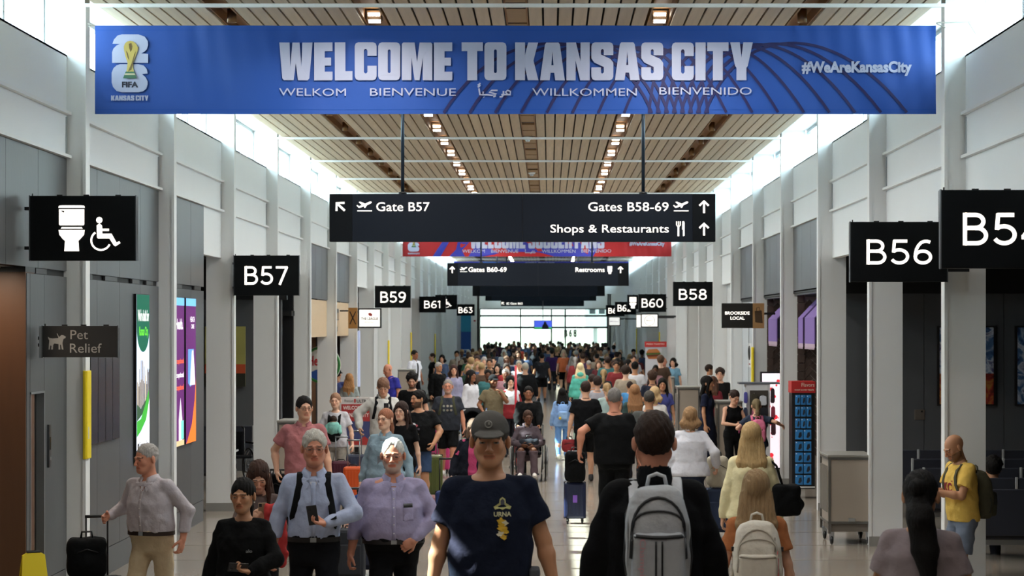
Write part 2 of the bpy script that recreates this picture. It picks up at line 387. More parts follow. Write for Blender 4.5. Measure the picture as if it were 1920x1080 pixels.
# dark service door
dr = empty('door_1', (0, 0, 0), kind='structure')
MB().box(BL - .12, 18.42, 0, BL - .07, 18.90, 2.07).build('door_leaf', plain('1b1a19', .35, .3), dr)
MB().box(BL - .071, 18.40, 0, BL + .006, 18.425, 2.09).build('door_frame', plain('8f9295', .4, .5), dr)
MB().box(BL - .071, 18.895, 0, BL + .006, 18.92, 2.09).build('door_frame', plain('8f9295', .4, .5), dr)
MB().box(BL - .071, 18.40, 2.07, BL + .006, 18.92, 2.09).build('door_frame', plain('8f9295', .4, .5), dr)
MB().box(BL - .07, 18.64, .02, BL - .055, 18.66, 2.05).build('leaf_joint', plain('4a4a4a', .3, .8), dr)
# brown restroom entrance
MB().box(-9, YD - .02, 0, BL - .005, YD + .3, ZG - .05).build('wall_brown', brown, None, kind='structure')
MB().box(-9, YD - .04, ZG - .05, BL + .0, YD + .3, ZG).build('trim_1', blackm, None, kind='structure')
MB().box(-9, 14, ZG, BL - .1, YD, ZG + .1).build('ceiling_niche', white, None, kind='structure')
MB().box(-9.1, -3, 0, -9, YE, 5.1).build('wall_outer_left', dark, None, kind='structure')
MB().box(-9, 13.9, 0, BL - .1, 14.0, ZG).build('wall_niche', white, None, kind='structure')
dl = bpy.data.lights.new('niche_light', 'AREA'); dl.energy = 7; dl.size = .4; dl.color = (1, .8, .6); lo = link(bpy.data.objects.new('niche_light', dl)); lo.location = (-5.2, 17.6, 3.2)
ne = empty('niche_downlight', (-5.05, 17.9, ZG - .01), label='round white downlight glowing above the brown wall', cat='ceiling light')
MB().lathe([(0, 0), (.10, 0), (.11, .01), (.11, -.012), (.10, -.012)]).build('rim', whitep, ne, True); MB().lathe([(0, -.004), (.1, -.004)]).build('lens', glow('fff0dc', 8), ne)

# gate lounge beyond the right-hand openings, its far wall, black upper band
YW = 30.4
e = empty('wall_gate_right', (0, 0, 0), kind='structure')
for k, xa in enumerate(np.arange(4.5, 12.9, 1.22)):
    MB().box(xa + .004, YW, 0, xa + 1.216, YW + .1, 3.2).build('wall_panel', dark, e)
MB().box(4.3, YW - .05, 3.2, 13, YW + .1, 5.15).build('bulkhead', black, e)
MB().box(13, -3, 0, 13.1, YE, 5.15).build('wall_outer_right', dark, None, kind='structure')
MB().box(BR + .35, -3, 3.95, 13, YW, 4.05).build('ceiling_gate_right', mat('dark ceiling', '1a1b1d', .8), None, kind='structure')
# lounge on the other side
YW2 = 37.2
e = empty('wall_gate_left', (0, 0, 0), kind='structure')
for k, xa in enumerate(np.arange(-9.0, -5.0, 1.0)):
    MB().box(xa + .004, YW2, 0, min(xa + .996, -4.9), YW2 + .1, 3.2).build('wall_panel', dark, e)
MB().box(-9, YW2 - .05, 3.2, -4.9, YW2 + .1, 5.15).build('bulkhead', black, e)
MB().box(-9, 27.7, 3.95, BL - .35, YW2, 4.05).build('ceiling_gate_left', MATS[('dark ceiling',)], None, kind='structure')

# farther openings: pale side halls closed by back walls
for side in 'lr':
    X = BL if side == 'l' else BR; sg = -1 if side == 'l' else 1
    ys = Y0 + 6 * S
    MB().box(*slab(side, X + sg * 4.0, sg * .2, ys - 4.7, YE, 0, 5.1)).build('wall_far_' + ('left' if side == 'l' else 'right'), mat('pale wall', 'b3b1ae', .7), None, kind='structure')
    MB().box(*slab(side, X + sg * .35, sg * 4, ys - 4.7, YE, ZH + .1, ZH + .2)).build('ceiling_side_' + ('left' if side == 'l' else 'right'), white, None, kind='structure')
    infill = {'l': {7, 8, 9, 11, 12, 14, 15, 16, 19}, 'r': {5, 8, 9, 10, 13, 15, 16, 18, 20}}[side]
    for i in sorted(infill):
        a = Y0 + i * S + .22; b = Y0 + (i + 1) * S
        MB().box(*slab(side, X + sg * .12, sg * .1, a, b, 0, ZH)).build('wall_panel', mat('pale panel', 'c6c8ca', .55, var=.03), walls[side])

# end of the concourse: header, glazed wall, apron and field outside
en = empty('wall_end', (0, 0, 0), kind='structure')
zt = 3.88
MB().box(XL - .4, YE, zt, XR + .4, YE + .3, ZC + .4).build('header_panel', white, en)
MB().box(XL - 4.2, YE, 0, XL + .02, YE + .3, ZC).build('side_panel', dark, en); MB().box(XR - .1, YE, 0, XR + 4.2, YE + .3, ZC).build('side_panel', dark, en)
ew = empty('window_end', (0, 0, 0), kind='structure')
x0, x1 = XL + .02, XR - .1
cols = [x0] + [P(p, 600, YE).x for p in (976, 1034, 1060)] + [x1]; rows = [0, P(0, 614, YE).z, P(0, 592, YE).z, zt]
rows = [0, 2.63, 3.40, zt]
for c in cols: MB().box(c - .045, YE + .05, 0, c + .045, YE + .17, zt).build('mullion', blackm, ew)
for r in rows[1:]: MB().box(x0, YE + .05, r - .06, x1, YE + .17, r + .06).build('mullion', blackm, ew)
for a, b in zip(cols, cols[1:]):
    for c, d in zip(rows, rows[1:]): MB().box(a + .04, YE + .1, c + .04, b - .04, YE + .115, d - .04).build('pane', endglass, ew)
# bulkheads across the hall near the end
for Y, z in ((YE - 12, 4.65), (YE - 30, 5.1)):
    MB().box(XL - .2, Y, z, XR + .2, Y + .3, ZC + .1).build('bulkhead', white, en)
MB().box(-60, YE + .3, -.3, 70, 420, -.1).build('ground_apron', mat('apron concrete', 'c9cabf', .8, var=.05, vscale=.05), None, kind='structure')
MB().box(-500, 300, -.2, 500, 1500, -.05).build('field_outside', mat('far grass', 'c0c8b4', .9, var=.1, vscale=.02), None, kind='structure')
# boarding bridge outside the end window
br = empty('boarding_bridge', (0, 0, 0), label='pale boarding bridge standing on the apron outside the end window', cat='jet bridge')
Yb = 190
MB().box(4.3, Yb, 3.2, 9, Yb + 4, 6.0).build('tunnel', plain('d7dde0', .5), br); MB().box(3.4, Yb - .4, 2.6, 5.6, Yb + 3, 5.4).build('cab', plain('c2cbd2', .5), br)
for xx in (4.1, 5.0): MB().box(xx - .28, Yb - .43, 3.9, xx + .28, Yb - .4, 4.7).build('window', plain('28323a', .2), br)
for xx in (4.4, 6.5): MB().box(xx - .2, Yb + .5, -.1, xx + .2, Yb + .9, 3.3).build('leg', plain('9aa0a4', .5), br)
# ------------------------------------------------------------------ banners
GL = {  # heavy block capitals: width, outline, holes
'L': (.52, [(0,0),(.5,0),(.5,.24),(.3,.24),(.3,1),(0,1)], []),
'E': (.54, [(0,0),(.5,0),(.52,.03),(.52,.23),(.3,.23),(.3,.39),(.48,.39),(.48,.6),(.3,.6),(.3,.77),(.52,.77),(.52,1),(0,1)], []),
'F': (.52, [(0,0),(.3,0),(.3,.37),(.47,.37),(.47,.6),(.3,.6),(.3,.77),(.52,.77),(.52,1),(0,1)], []),
'C': (.62, [(.1,0),(.52,0),(.59,.03),(.62,.1),(.62,.38),(.36,.38),(.36,.22),(.33,.18),(.29,.18),(.26,.22),(.26,.78),(.29,.82),(.33,.82),(.36,.78),(.36,.64),(.62,.64),(.62,.9),(.59,.97),(.52,1),(.1,1),(.03,.97),(0,.9),(0,.1),(.03,.03)], []),
'O': (.62, [(.1,0),(.52,0),(.59,.03),(.62,.1),(.62,.9),(.59,.97),(.52,1),(.1,1),(.03,.97),(0,.9),(0,.1),(.03,.03)], [[(.27,.22),(.29,.19),(.33,.19),(.35,.22),(.35,.78),(.33,.81),(.29,.81),(.27,.78)]]),
'M': (.86, [(0,0),(.27,0),(.27,.6),(.36,0),(.5,0),(.59,.6),(.59,0),(.86,0),(.86,.96),(.82,1),(.5,1),(.43,.48),(.36,1),(.04,1),(0,.96)], []),
'W': (.94, [(0,1),(.29,1),(.315,.36),(.37,1),(.57,1),(.625,.36),(.65,1),(.94,1),(.85,.05),(.8,0),(.53,0),(.47,.45),(.41,0),(.14,0),(.09,.05)], []),
'T': (.6, [(.16,0),(.44,0),(.44,.77),(.6,.77),(.6,1),(0,1),(0,.77),(.16,.77)], []),
'K': (.66, [(0,0),(.28,0),(.28,.36),(.36,0),(.66,0),(.52,.52),(.65,1),(.37,1),(.28,.66),(.28,1),(0,1)], []),
'A': (.70, [(0,0),(.27,0),(.3,.2),(.4,.2),(.43,0),(.70,0),(.56,.95),(.52,1),(.18,1),(.14,.95)], [[(.32,.4),(.38,.4),(.35,.76)]]),
'N': (.66, [(0,0),(.26,0),(.26,.52),(.39,0),(.66,0),(.66,1),(.4,1),(.4,.5),(.27,1),(0,1)], []),
'S': (.62, [(.1,0),(.52,0),(.59,.03),(.62,.1),(.62,.46),(.54,.56),(.27,.68),(.27,.79),(.30,.82),(.33,.82),(.35,.79),(.35,.66),(.62,.66),(.62,.9),(.59,.97),(.52,1),(.1,1),(.03,.97),(0,.9),(0,.58),(.08,.47),(.35,.35),(.35,.21),(.32,.18),(.29,.18),(.27,.21),(.27,.34),(0,.34),(0,.1),(.03,.03)], []),
'I': (.29, [(0,0),(.29,0),(.29,1),(0,1)], []),
'Y': (.64, [(.18,0),(.46,0),(.46,.33),(.5,.38),(.64,1),(.37,1),(.32,.6),(.27,1),(0,1),(.14,.38),(.18,.33)], []),
'R': (.62, [(0,0),(.28,0),(.28,.4),(.33,.4),(.35,.37),(.35,0),(.62,0),(.62,.42),(.54,.52),(.62,.62),(.62,.9),(.59,.97),(.52,1),(0,1)], [[(.28,.6),(.33,.6),(.35,.63),(.35,.78),(.33,.81),(.28,.81)]]),
}
def block_text(s, box, Y, m, parent, fn=None, gap=.045, space=.2):
    x = 0; items = []
    for ch in s:
        if ch == ' ': x += space; continue
        w, o, h = GL[ch]; items.append((x, o, h)); x += w + gap
    tot = x - gap; a = P(box[0], box[3], Y); b = P(box[2], box[1], Y); mb = MB()
    fy = (lambda u, w: Y + (fn(u, w) if fn else 0))
    for x0, o, h in items:
        f = lambda q: (a.x + (b.x - a.x) * (x0 + q[0]) / tot, a.z + (b.z - a.z) * q[1])
        rings = [[f(q) for q in r] for r in [o] + h]; tr = tessellate_polygon([[Vector((u, w, 0)) for u, w in r] for r in rings])
        mb.add([(u, fy(u, w), w) for r in rings for u, w in r], [tuple(t) for t in tr])
    return mb.build('lettering', m, parent, fix=False)
def poly_px(pts, Y, m, parent, name='print', fn=None, dy=0, holes=()):
    mb = MB(); rings = [[P(x, y, Y) for x, y in r] for r in [pts] + list(holes)]
    tr = tessellate_polygon([[Vector((q.x, q.z, 0)) for q in r] for r in rings])
    mb.add([(q.x, Y + dy + (fn(q.x, q.z) if fn else 0), q.z) for r in rings for q in r], [tuple(t) for t in tr])
    return mb.build(name, m, parent, fix=False)
def ribbon_px(mb, pts, w, Y, dy=0, fn=None):
    """flat stroke through pixel points, w in pixels; goes into mb"""
    q = [P(x, y, Y) for x, y in pts]; hw = w * Y / F / 2; vs = []
    for i, p in enumerate(q):
        d = (q[min(i + 1, len(q) - 1)] - q[max(i - 1, 0)]); d = Vector((d.x, 0, d.z)).normalized(); nrm = Vector((-d.z, 0, d.x))
        for s in (1, -1):
            r = p + nrm * hw * s; vs.append((r.x, Y + dy + (fn(r.x, r.z) if fn else 0), r.z))
    mb.add(vs, [(2 * i, 2 * i + 1, 2 * i + 3, 2 * i + 2) for i in range(len(q) - 1)])
def bez(a, b, c, d, n=16):
    return [tuple((1 - t) ** 3 * a[k] + 3 * (1 - t) ** 2 * t * b[k] + 3 * (1 - t) * t * t * c[k] + t ** 3 * d[k] for k in (0, 1)) for t in [i / n for i in range(n + 1)]]
def emblem(T, Y, parent, fn, wm):
    """white 2 over 6 with the gold cup; T maps unit coordinates (0..410, 0..650, y down) to pixels"""
    two = [(5,105),(20,60),(60,15),(110,0),(300,0),(370,25),(405,75),(410,120),(395,170),(360,200),(330,212),(410,220),(410,320),(0,320),(0,200),(15,160),(50,125),(90,108)]
    six = [(90,335),(300,335),(360,350),(395,390),(405,440),(340,445),(380,480),(405,530),(405,560),(390,610),(350,640),(300,650),(110,650),(50,635),(10,590),(-5,540),(-5,430),(15,380),(50,348)]
    poly_px([T(*q) for q in two], Y, wm, parent, 'emblem_two', fn); poly_px([T(*q) for q in six], Y, wm, parent, 'emblem_six', fn)
    gold = plain('9a8748', .35, .6)
    cup = [(168,500) if 0 else (165,420),(175,370),(180,320),(155,250),(140,180),(138,140),(150,105),(175,82),(210,76),(245,82),(275,108),(290,140),(302,145),(298,175),(285,215),(262,270),(245,320),(240,370),(252,420)]
    poly_px([T(*q) for q in cup], Y, gold, parent, 'cup_figure', fn, -.014)
    for pts in ([(195,110),(225,100),(235,140),(215,200),(200,160)], [(225,330),(255,230),(275,190),(250,290),(225,400),(185,420)], [(160,180),(185,215),(200,300),(180,260)]):
        poly_px([T(*q) for q in pts], Y, plain('5d4a24', .4, .4), parent, 'cup_relief', fn, -.018)
    poly_px([T(*q) for q in [(158,420),(256,420),(285,495),(128,495)]], Y, plain('1f5e3d', .4), parent, 'cup_base', fn, -.016)
    poly_px([T(*q) for q in [(152,440),(262,440),(270,460),(145,460)]], Y, plain('b7b48f', .4), parent, 'cup_band', fn, -.019)
def banner(Y, x0, x1, yt, yb, col, label, amp=.018, slant=(0, 0)):
    e = empty('banner', (0, 0, 0), label=label, cat='banner')
    a = P(x0, yb, Y); b = P(x1, yt, Y); W = b.x - a.x; Ht = b.z - a.z
    def wav(x, z):
        u = (x - a.x) / W; fd = min(1, max(.15, (u - .075) / .05)); e_ = (abs(2 * u - 1)) ** 2
        return fd * amp * (math.sin(x * 5.1 + z * 3.7) * .5 + math.sin(x * 13 + z * 6 + 1) * .28 * e_ + math.sin(x * 2.1 - z * 9) * .25 * e_ + .5 * math.sin(x * 31 + 4 * z) * e_ * (.3 + .7 * max(0, (z - a.z) / Ht - .4)))
    nx, nz = 260, 24; mb = MB()
    vs = [(a.x + W * i / nx, Y + wav(a.x + W * i / nx, a.z + Ht * j / nz), a.z + Ht * j / nz) for j in range(nz + 1) for i in range(nx + 1)]
    mb.add(vs, [(j * (nx + 1) + i, j * (nx + 1) + i + 1, (j + 1) * (nx + 1) + i + 1, (j + 1) * (nx + 1) + i) for j in range(nz) for i in range(nx)])
    o = mb.build('cloth', mat('banner cloth ' + col, col, .6, bump=.1, bscale=6, var=.03), e, True, fix=False)
    hm = MB()
    for z in (a.z + .045, b.z - .045):
        hm.add([(a.x + W * i / 120, Y - .002 + wav(a.x + W * i / 120, z), z + dz) for i in range(121) for dz in (-.002, .002)], [(2 * i, 2 * i + 1, 2 * i + 3, 2 * i + 2) for i in range(120)])
    hm.build('hem_seam', mat('seam ' + col, col, .9), e, fix=False)
    fn = lambda x, z: wav(x, z) - .006
    return e, fn, wav
wprint = mat('white print', 'a9adc6', .6, bump=.05, bscale=6)
# first banner: blue
YB = Y0 - .03
ban, fn, wav = banner(YB, 178, 1755, 48, 214, '0f479c', 'blue welcome banner strung between the first two pillars, reading WELCOME TO KANSAS CITY')
navy = mat('navy print', '101050', .6); am = MB()
for k in range(8):   # arches to the one side
    e0 = 832 + 48.3 * k; c0 = 1222 + 15 * k
    ribbon_px(am, bez((e0, 212), (e0 + 120 - 8 * k, 15 + 4 * k), (c0 - 55 + 6 * k, 62), (c0, 212), 26), 5.2, YB, -.003, fn)
for k in range(8):
    e0 = 1700 - 48.3 * k; c0 = 1322 - 15 * k
    ribbon_px(am, bez((e0, 211), (e0 - 150 + 10 * k, 20 + 4 * k), (c0 + 55 - 6 * k, 55), (c0, 212), 26), 5.2, YB, -.003, fn)
am.build('arch_lines', navy, ban, fix=False)
fn2 = lambda x, z: wav(x, z) - .020
block_text('WELCOME TO KANSAS CITY', (524, 80, 1411, 151), YB, wprint, ban, fn2)
for s, bx in (('WELKOM', (524, 166, 649, 180)), ('BIENVENUE', (694, 166, 855, 180)), ('WILLKOMMEN', (998, 166, 1194, 180)), ('BIENVENIDO', (1236, 164, 1409, 178))):
    put_text(s, bx, YB, wprint, ban, .0, fn=fn2)
put_text('#WeAreKansasCity', (1503, 115, 1709, 143), YB, wprint, ban, .045, fn=fn2)
ar = MB()   # the Arabic word
for pts in ([(957, 178), (952, 178), (948, 173), (952, 170), (957, 172), (957, 178), (940, 178)], [(944, 171), (944, 178), (941, 182), (937, 182)], [(930, 180), (925, 182)],
            [(933, 170), (922, 170), (917, 173), (931, 177), (922, 179), (914, 178)], [(914, 178), (906, 178), (906, 172)], [(906, 178), (900, 178), (898, 166)], [(907, 182), (907.5, 183)], [(896, 164), (901, 160)], [(896, 160.5), (901, 156.5)]):
    ribbon_px(ar, pts, 3, YB, 0, fn2)
ar.build('arabic_lettering', wprint, ban, fix=False)
T = lambda x, y: (211 + x * 67.5 / 410, 65 + y * 108.5 / 650)
emblem(T, YB, ban, fn2, wprint)
put_text('FIFA', (229.5, 153.5, 260, 164.5), YB, plain('14152b', .6), ban, .04, fn=lambda x, z: fn2(x, z) - .004)
block_text('KANSAS CITY', (209, 179.5, 279, 189), YB, wprint, ban, fn2)
tie = MB()
for (x0, y0), (x1, y1) in (((178, 48), (165, 44)), ((178, 48), (167, 50)), ((1755, 43), (1772, 41)), ((1755, 44), (1773, 52)), ((1755, 43), (1845, 40)), ((1815, 40), (1830, 64))):
    tie.tube([P(x0, y0, YB), P(x1, y1, YB - .03)], .006, 6)
tie.build('tie_cord', plain('b9b4aa', .6), ban)
# second banner: red and blue
Y2B = 61.9
ban2, fn, wav = banner(Y2B, 755, 1259, 426, 481, 'a81018', 'red and blue WELCOME SOCCER FANS banner partly hidden behind the first hanging directory sign', amp=.02)
bm_ = mat('banner blue', '2a2f9c', .6)
for pts in ([(829, 454), (842, 454), (826, 481), (811, 481)], [(858, 454), (880, 454), (866, 470), (872, 481), (842, 481), (855, 468)], [(884, 454), (1060, 454), (1090, 470), (1110, 481), (1040, 481), (1010, 473), (960, 472), (905, 481), (878, 481), (888, 466)],
            [(1072, 454), (1088, 454), (1098, 481), (1084, 481)], [(1104, 454), (1128, 454), (1112, 481), (1102, 481)]):
    poly_px(pts, Y2B, bm_, ban2, 'blue_stripe', fn)
fn2 = lambda x, z: wav(x, z) - .03
block_text('WELCOME SOCCER FANS', (882, 436, 1133, 466), Y2B, wprint, ban2, fn2)
for s, bx in (('WELKOM', (867, 468, 909, 474)), ('BIENVENUE', (921, 468, 972, 474)), ('WILLKOMMEN', (1016, 468, 1079, 474)), ('BIENVENIDO', (1090, 467.5, 1146, 473.5))):
    put_text(s, bx, Y2B, wprint, ban2, .0, fn=fn2)
put_text('#WeAreKansasCity', (1180, 453, 1246, 463), Y2B, wprint, ban2, .045, fn=fn2)
ar = MB(); ribbon_px(ar, [(1004, 474), (985, 474), (985, 467)], 1.4, Y2B, 0, fn2); ribbon_px(ar, [(1003, 471), (998, 471), (995, 476)], 1.3, Y2B, 0, fn2); ar.build('arabic_lettering', wprint, ban2, fix=False)
T2 = lambda x, y: (765 + x * 21.5 / 410, 436.5 + y * 35.5 / 650)
emblem(T2, Y2B, ban2, fn2, wprint)
block_text('KANSAS CITY', (765, 474, 787, 477), Y2B, wprint, ban2, fn2)
tie = MB()
for a_, b_ in (((755, 426), (746, 424)), ((755, 481), (747, 482)), ((1259, 425), (1268, 423))): tie.tube([P(*a_, Y2B), P(*b_, Y2B)], .012, 6)
tie.build('tie_cord', plain('b9b4aa', .6), ban2)
ban3, fn, wav = banner(95, 851, 1179, 490, 524, '2a2c93', 'dark blue banner mostly hidden behind the second hanging directory sign', amp=.02)
poly_px([(900, 491), (940, 491), (930, 494), (896, 494)], 95, plain('3f6fc4', .6), ban3, 'print', lambda x, z: wav(x, z) - .03)
block_text('WELCOME', (985, 492, 1040, 500), 95, wprint, ban3, lambda x, z: wav(x, z) - .03)
tie = MB()
for a_, b_ in (((851, 490), (844, 488)), ((1179, 490), (1186, 488))): tie.tube([P(*a_, 95), P(*b_, 95)], .015, 6)
tie.build('tie_cord', plain('b9b4aa', .6), ban3)

# ------------------------------------------------------------------ signs
lit = glow('fff8ee', 1.2); signm = mat('sign face', '0f1214', .6, spec=.12); signd = mat('sign face blue', '171c25', .6, spec=.12); signk = mat('sign end cell', '0d1014', .6, spec=.12)
def strokes(name, segs, w, Y, m, parent, dy=-.004):
    mb = MB()
    for s in segs: ribbon_px(mb, s, w, Y, dy)
    return mb.build(name, m, parent, fix=False)
def circ(cx, cy, r, a0=0, a1=360, n=28): return [(cx + r * math.cos(math.radians(a0 + (a1 - a0) * i / n)), cy + r * math.sin(math.radians(a0 + (a1 - a0) * i / n))) for i in range(n + 1)]
def px_panel(x0, y0, x1, y1, Y, t, m, name, parent, bevel=.004):
    a = P(x0, y1, Y); b = P(x1, y0, Y); return MB().box(a.x, Y, a.z, b.x, Y + t, b.z).build(name, m, parent, bevel=bevel)
def toilet(T, Y, m, e):
    for nm, pts in (('cistern', [(0, 8), (3, 2), (20, 0), (127, 0), (144, 2), (147, 8), (147, 15), (0, 15)]), ('cistern', [(2, 22), (145, 22), (145, 108), (140, 113), (7, 113), (2, 108)]),
                    ('seat', [(18, 122), (130, 122), (136, 132), (12, 132)]), ('bowl', [(0, 138), (147, 138), (144, 165), (122, 190), (112, 200), (116, 258), (32, 258), (36, 200), (24, 190), (4, 165)])):
        poly_px([T(*q) for q in pts], Y, m, e, nm + '_symbol', None, -.004)
    poly_px([T(*q) for q in [(14, 30), (34, 32), (30, 42), (20, 36)]], Y, signm, e, 'flush_symbol', None, -.007)
def wheelchair_symbol(T, Y, m, e, k):
    poly_px([T(*q) for q in circ(55, 20, 18, 0, 342, 18)], Y, m, e, 'head_symbol', None, -.004)
    poly_px([T(*q) for q in [(40, 50), (56, 38), (70, 50), (72, 68), (110, 68), (110, 82), (72, 82), (72, 96), (124, 96), (152, 146), (168, 138), (174, 150), (146, 168), (136, 162), (112, 124), (48, 124), (42, 118)]], Y, m, e, 'body_symbol', None, -.004)
    strokes('wheel_symbol', [[T(*q) for q in circ(64, 134, 54, -50, -250, 26)][::-1] if 0 else [T(*q) for q in circ(64, 134, 54, 25, 235, 28)]], 11 * k, Y, m, e)
def blade(px0, py0, px1, py1, Y, side, label, name='blade_sign', face=None, t=.09):
    """flag sign fixed edge-on to a pillar or wall by two short brackets"""
    e = empty(name, P((px0 + px1) / 2, py1, Y), label=label, cat='sign')
    e.location = (0, 0, 0)
    px_panel(px0, py0, px1, py1, Y, t, face or signm, 'sign_panel', e)
    f = MB(); a = P(px0, py1, Y); b = P(px1, py0, Y)
    x = a.x if side == 'l' else b.x; sg = -1 if side == 'l' else 1; near_p = any(abs(Y + .04 - (Y0 + i_ * S + .1)) < .25 for i_ in range(-1, 24)); xw = ((XL if near_p else BL + .02) if side == 'l' else (XR if near_p else BR - .02)); xw = min(xw, x - .02) if side == 'l' else max(xw, x + .02)
    for z in (a.z + .1, b.z - .13): f.box(min(x - sg * .01, xw), Y + t * .3, z, max(x - sg * .01, xw), Y + t * .7, z + .03)
    f.build('bracket', blackm, e)
    g = MB(); g.box(a.x + .02, Y + .01, b.z, a.x + .03, Y + .02, b.z + .02)
    for q in (.25, .5, .8): g.box(a.x + (b.x - a.x) * q, Y + .03, b.z - .002, a.x + (b.x - a.x) * q + .05, Y + .05, b.z + .012)
    g.build('fixing', blackm, e)
    r = MB(); r.box(a.x - .004, Y - .004, a.z - .004, a.x + .006, Y + t * .5, b.z + .004); r.box(b.x - .006, Y - .004, a.z - .004, b.x + .004, Y + t * .5, b.z + .004); r.build('edge_strip', plain('6c7074', .3, .8), e)
    return e
def arc_(cx, cz, rx, rz, a0, a1, n=18): return [(cx + rx * math.cos(math.radians(a0 + (a1 - a0) * i / n)), cz + rz * math.sin(math.radians(a0 + (a1 - a0) * i / n))) for i in range(n + 1)]
SIX = [arc_(.31, .30, .24, .235, 0, 360, 30), [(.07, .30), (.075, .44), (.11, .62), (.17, .76), (.25, .87), (.35, .925), (.44, .93), (.54, .89)]]
CODE = {'B': (.66, [[(.07, 0), (.07, 1)], [(.07, .935), (.33, .935)] + arc_(.33, .735, .20, .20, 90, -90) + [(.07, .535)], [(.33, .535), (.36, .535)] + arc_(.36, .30, .235, .235, 90, -90) + [(.07, .065)]]),
'0': (.72, [arc_(.36, .5, .29, .435, 0, 360, 36)]), '1': (.30, [[(.0, .84), (.2, .95)], [(.2, 1), (.2, 0)]]),
'2': (.60, [arc_(.29, .68, .23, .255, 165, -38) + [(.08, .08)], [(.04, .065), (.56, .065)]]),
'3': (.60, [[(.06, .935), (.52, .935)], [(.50, .93), (.27, .60)], [(.22, .575), (.28, .575)] + arc_(.28, .32, .25, .255, 90, -150)]),
'4': (.66, [[(.46, 0), (.46, 1)], [(.44, .98), (.05, .27)], [(.0, .25), (.64, .25)]]),
'5': (.62, [[(.54, .935), (.11, .935)], [(.14, .98), (.105, .48)], [(.11, .53), (.2, .575), (.28, .585)] + arc_(.29, .325, .26, .26, 88, -152)]),
'6': (.62, SIX), '9': (.62, [[(.62 - x, 1 - z) for x, z in st] for st in SIX]),
'7': (.60, [[(.02, .935), (.58, .935)], [(.555, .96), (.20, 0)]]), '8': (.62, [arc_(.31, .745, .20, .19, 0, 360, 26), arc_(.31, .29, .245, .225, 0, 360, 30)])}
def code_text(code, box, Y, m, parent, wt=.13):
    x0, y0, x1, y1 = box; hh = y1 - y0; tot = sum(CODE[c][0] for c in code) + .10 * (len(code) - 1); sx = (x1 - x0) / tot; x = 0; mb = MB()
    for c in code:
        w_, sts = CODE[c]
        for st in sts: ribbon_px(mb, [(x0 + (x + u) * sx, y1 - w * hh) for u, w in st], wt * hh, Y, 0)
        x += w_ + .10
    return mb.build('lettering', m, parent, fix=False)
def gate(code, box, tbox, Y, side, label, bold=.004):
    e = blade(*box, Y, side, label); code_text(code, tbox, Y - .004, lit, e); return e
gate('B57', (438, 479, 561, 554), (458, 499, 540, 534), 29.05, 'l', 'black gate sign reading B57 on the third pillar')
gate('B59', (703, 536, 770, 577), (713, 547, 761, 567.5), 53.5, 'l', 'black gate sign reading B59')
e = blade(813, 553, 857, 580, 81, 'l', 'black restroom sign with a wheelchair symbol peeping out behind the B61 sign'); wheelchair_symbol(lambda x, y: (832 + x * .085, 560.5 + y * .085), 81 - .004, lit, e, .085)
toilet(lambda x, y: (818 + x * .055, 559 + y * .06), 81 - .004, lit, e)
gate('B61', (786, 556, 836, 586), (795, 564, 826, 578), 71, 'l', 'black gate sign reading B61')
gate('B63', (855, 570.5, 890, 592), (859.5, 576, 886, 587), 102, 'l', 'small black gate sign reading B63')
gate('B58', (1262, 528.5, 1336, 574), (1272.5, 542, 1325.5, 562), 48.5, 'r', 'black gate sign reading B58')
gate('B60', (1197, 551.5, 1249, 585), (1203, 560, 1243.5, 576.5), 69, 'r', 'black gate sign reading B60')
e = blade(1176, 553, 1219, 580, 80, 'r', 'black restroom sign with a toilet symbol beside the B60 sign'); toilet(lambda x, y: (1180 + x * .09, 557 + y * .082), 80 - .004, lit, e)
wheelchair_symbol(lambda x, y: (1201 + x * .08, 562 + y * .08), 80 - .004, lit, e, .08)
gate('B62', (1153, 566, 1193, 590), (1158, 571.5, 1183, 584), 88, 'r', 'small black gate sign reading B62, half covered by the B60 sign')
gate('B64', (1136, 572, 1171, 593), (1140.5, 577.5, 1165, 588), 102, 'r', 'smallest black gate sign at the far end, mostly hidden behind the B62 sign')
gate('B56', (1594, 416, 1777, 528.5), (1623.5, 449, 1749, 496), 19.5, 'r', 'black gate sign reading B56', .0)
gate('B54', (1764, 356, 2005, 503), (1804, 399, 1965, 460), 14.9, 'r', 'large black gate sign cut by the frame edge, showing B5', .0)
Yr = 18.1
e = blade(55, 367, 255, 488.5, Yr, 'l', 'large black restroom sign with white toilet and wheelchair symbols')
toilet(lambda x, y: (110 + x / 3, 385 + y / 3), Yr - .004, lit, e); wheelchair_symbol(lambda x, y: (168 + x / 3, 406 + y / 3 * 1.0), Yr - .004, lit, e, 1 / 3)
Yp = 18.6
pr = blade(79, 611, 221, 670, Yp, 'l', 'small dark grey Pet Relief sign with a guide dog symbol below the restroom sign', t=.03, face=mat('pet sign face', '2b2a2a', .5))
px_panel(73, 611, 80, 671, Yp + .002, .05, alu, 'end_bracket', pr)
pt = plain('b9b4ae', .5)
put_text('Pet', (132, 619, 165, 636), Yp - .004, pt, pr, .0); put_text('Relief', (131, 644, 190.5, 661.5), Yp - .004, pt, pr, .0)
Td = lambda x, y: (90 + (x - 268) / 3, 625 + (y - 795) / 3)
poly_px([Td(*q) for q in [(268,814),(280,822),(295,824),(325,822),(335,812),(345,804),(356,806),(369,814),(366,822),(356,826),(352,840),(350,850),(354,878),(356,886),(346,886),(342,860),(336,858),(338,886),(328,886),(328,856),(305,852),(298,860),(296,886),(286,886),(288,866),(282,862),(278,886),(272,886),(274,856),(276,836),(270,824)]], Yp, pt, pr, 'dog_symbol', None, -.004)
strokes('harness_symbol', [[Td(320, 796), Td(332, 824), Td(326, 854)], [Td(332, 824), Td(350, 838)]], 1.4, Yp, pt, pr, -.006)

